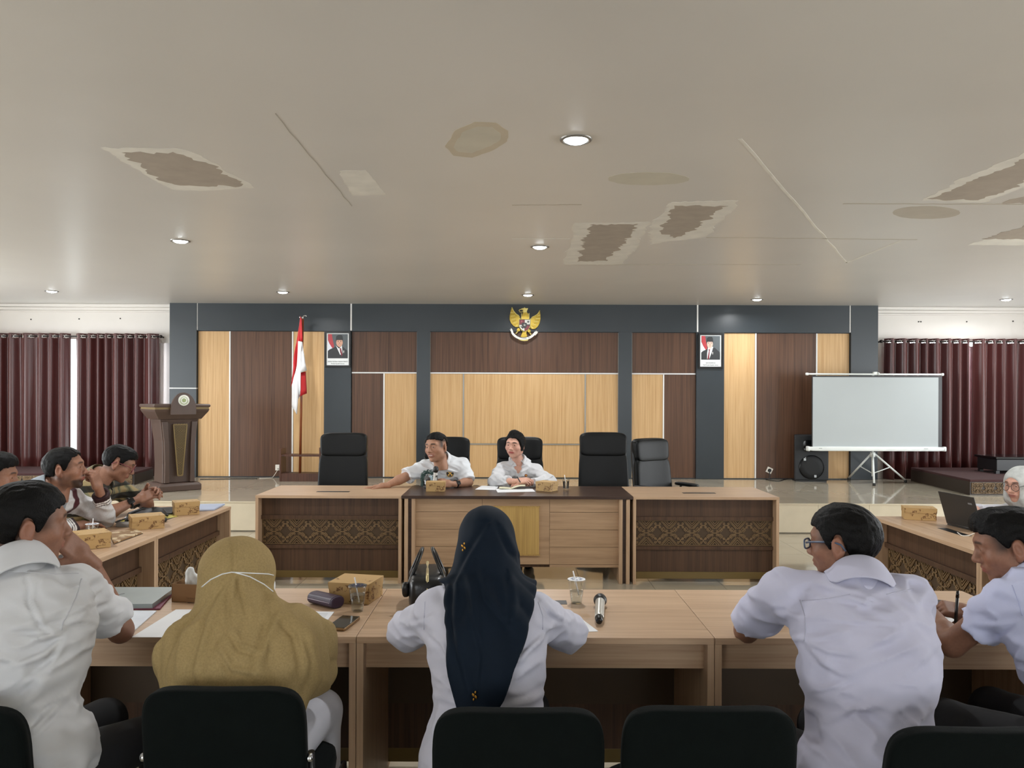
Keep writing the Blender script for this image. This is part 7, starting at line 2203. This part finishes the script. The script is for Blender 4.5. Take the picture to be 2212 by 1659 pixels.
# batik case, slab, bag, folder and papers on the left tables
m_batik = kraft('batik_weave', '#8a6a45', '#cdb894', 0.36, 130)
def slab(name, label, cat, P4, z, th, m, parts=None):
    c = (sum(p[0] for p in P4) / 4, sum(p[1] for p in P4) / 4)
    t = thing(name, label, cat, (c[0], c[1], z))
    MB().prism([(p[0] - c[0], p[1] - c[1]) for p in P4], th, 'z', 0).build('cover', m, t, bevel=0.003)
    return t, c
q = [xy(246, 1176), xy(308, 1153), xy(288, 1145), xy(236, 1156)]
t, c = slab('batik_case', 'brown patterned batik case lying flat between two snack boxes', 'case', q, TZ, 0.012, m_batik)
MB().prism([((a - c[0]) * 1.02, (b - c[1]) * 1.02) for a, b in q], 0.003, 'z', -0.0002).build('dark_border', m_black, t)
q = [xy(250, 1139), xy(297, 1139), xy(296, 1133), xy(252, 1133)]
slab('grey_slab', 'grey rectangular case beside the batik case', 'case', q, TZ, 0.02, mat('grey_case', '#7d7873', 0.5))
t = thing('laptop_bag', 'soft black bag lying behind the snack box', 'bag', (-2.475, 5.29, TZ), R(78))
F = Field((-0.26, -0.18, -0.02), (0.26, 0.18, 0.14), 0.006)
F.add(ellip((0, 0, 0.03), (0.165, 0.085, 0.045)), 0.02); F.add(ellip((0.05, 0.01, 0.045), (0.09, 0.06, 0.032)), 0.03)
F.ripple(lambda x, y, z: 0.008 * vnoise(x * 14, y * 20, z * 20), 0.03); F.clip(lambda X, Y, Z: 0.001 - Z + 0 * X + 0 * Y)
V, Q = F.mesh(1)
vmesh('bag_body', V, Q, mat('black_nylon', '#15181a', 0.5, vary=0.1, bump=0.1), t)
MB().tube([(-0.15, 0.05, 0.014), (-0.09, 0.07, 0.06), (0.04, 0.07, 0.075), (0.14, 0.03, 0.05), (0.165, -0.04, 0.014)], 0.011, 8).build('strap', m_black, t)
MB().tube([(-0.02 + 0.032 * math.cos(a), -0.115 + 0.028 * math.sin(a), 0.014) for a in [2 * PI * k / 16 for k in range(16)]], 0.013, 8, True).build('strap_loop', m_black, t)
q = [xy(425, 1105), xy(462, 1103), xy(486, 1091), xy(424, 1092)]
t, c = slab('document_folder', 'pale blue document folder at the end of the left table', 'folder', q, TZ, 0.012, mat('pale_blue_card', '#a9b4cc', 0.5))
q = [xy(352, 1112), xy(372, 1112), xy(374, 1098), xy(330, 1100)]
slab('tablet_device', 'dark tablet beside the black bag', 'tablet', q, TZ, 0.012, m_black)
q = [xy(258, 1128), xy(300, 1125), xy(330, 1104), xy(290, 1102)]
slab('loose_papers', 'white papers under the clasped hands', 'paper', q, TZ, 0.003, m_paper)
q = [xy(262, 1131), xy(292, 1128), xy(282, 1122), xy(258, 1124)]
slab('yellow_note', 'yellow note beside the hand in the varsity cuff', 'paper', q, TZ + 0.0035, 0.002, mat('yellow_paper', '#c9bd5a', 0.7))
q = [xy(352, 1122), xy(384, 1116), xy(372, 1111), xy(350, 1114)]
slab('yellow_note', 'yellow note between the black bag and the snack box', 'paper', q, TZ, 0.002, mat('yellow_paper', '#c9bd5a', 0.7))

# open laptop, white cable on the right table
lt = thing('open_laptop', 'open dark grey laptop with its lid back turned to the room', 'laptop', (2.965, 5.09, TZ), R(8))
m_lapd = mat('laptop_dark', '#2b2a29', 0.45, vary=0.04)
MB().box(0.0, 0.23, -0.165, 0.165, 0, 0.016).build('keyboard_base', m_lapd, lt, bevel=0.003)
MB().box(0.03, 0.13, -0.145, 0.145, 0.016, 0.0175).build('keys', m_black, lt)
lid = MB().box(-0.006, 0.0, -0.165, 0.165, 0.0, 0.225).build('lid', m_lapd, lt, (0.002, 0, 0.014), (0, R(-17), 0), bevel=0.002)
MB().box(-0.0068, -0.0058, -0.135, -0.10, 0.172, 0.183).build('lid_badge', mat('badge_grey', '#77787a', 0.4), lid)
MB().box(0.0, 0.0006, -0.155, 0.155, 0.015, 0.212).build('screen', mat('screen_dark', '#20242a', 0.2), lid)
MB().cyl((0.002, -0.12, 0.014), (0.002, 0.12, 0.014), 0.008, n=10).build('hinge', m_lapd, lt)
q = [onz(2068, 1150, TZ + 0.004), onz(2078, 1157, TZ + 0.004), onz(2092, 1157, TZ + 0.004), onz(2104, 1153, TZ + 0.004), onz(2116, 1155, TZ + 0.004)]
o = cable('thin white charger cable beside the open laptop', q, m_sock, 0.003)
slab('dark_notebook', 'dark notebook between the two men in pale shirts', 'notebook', [xy(1995, 1310), xy(2042, 1314), xy(2044, 1302), xy(2005, 1298)], TZ, 0.01, mat('dark_cover', '#2f2b30', 0.5))
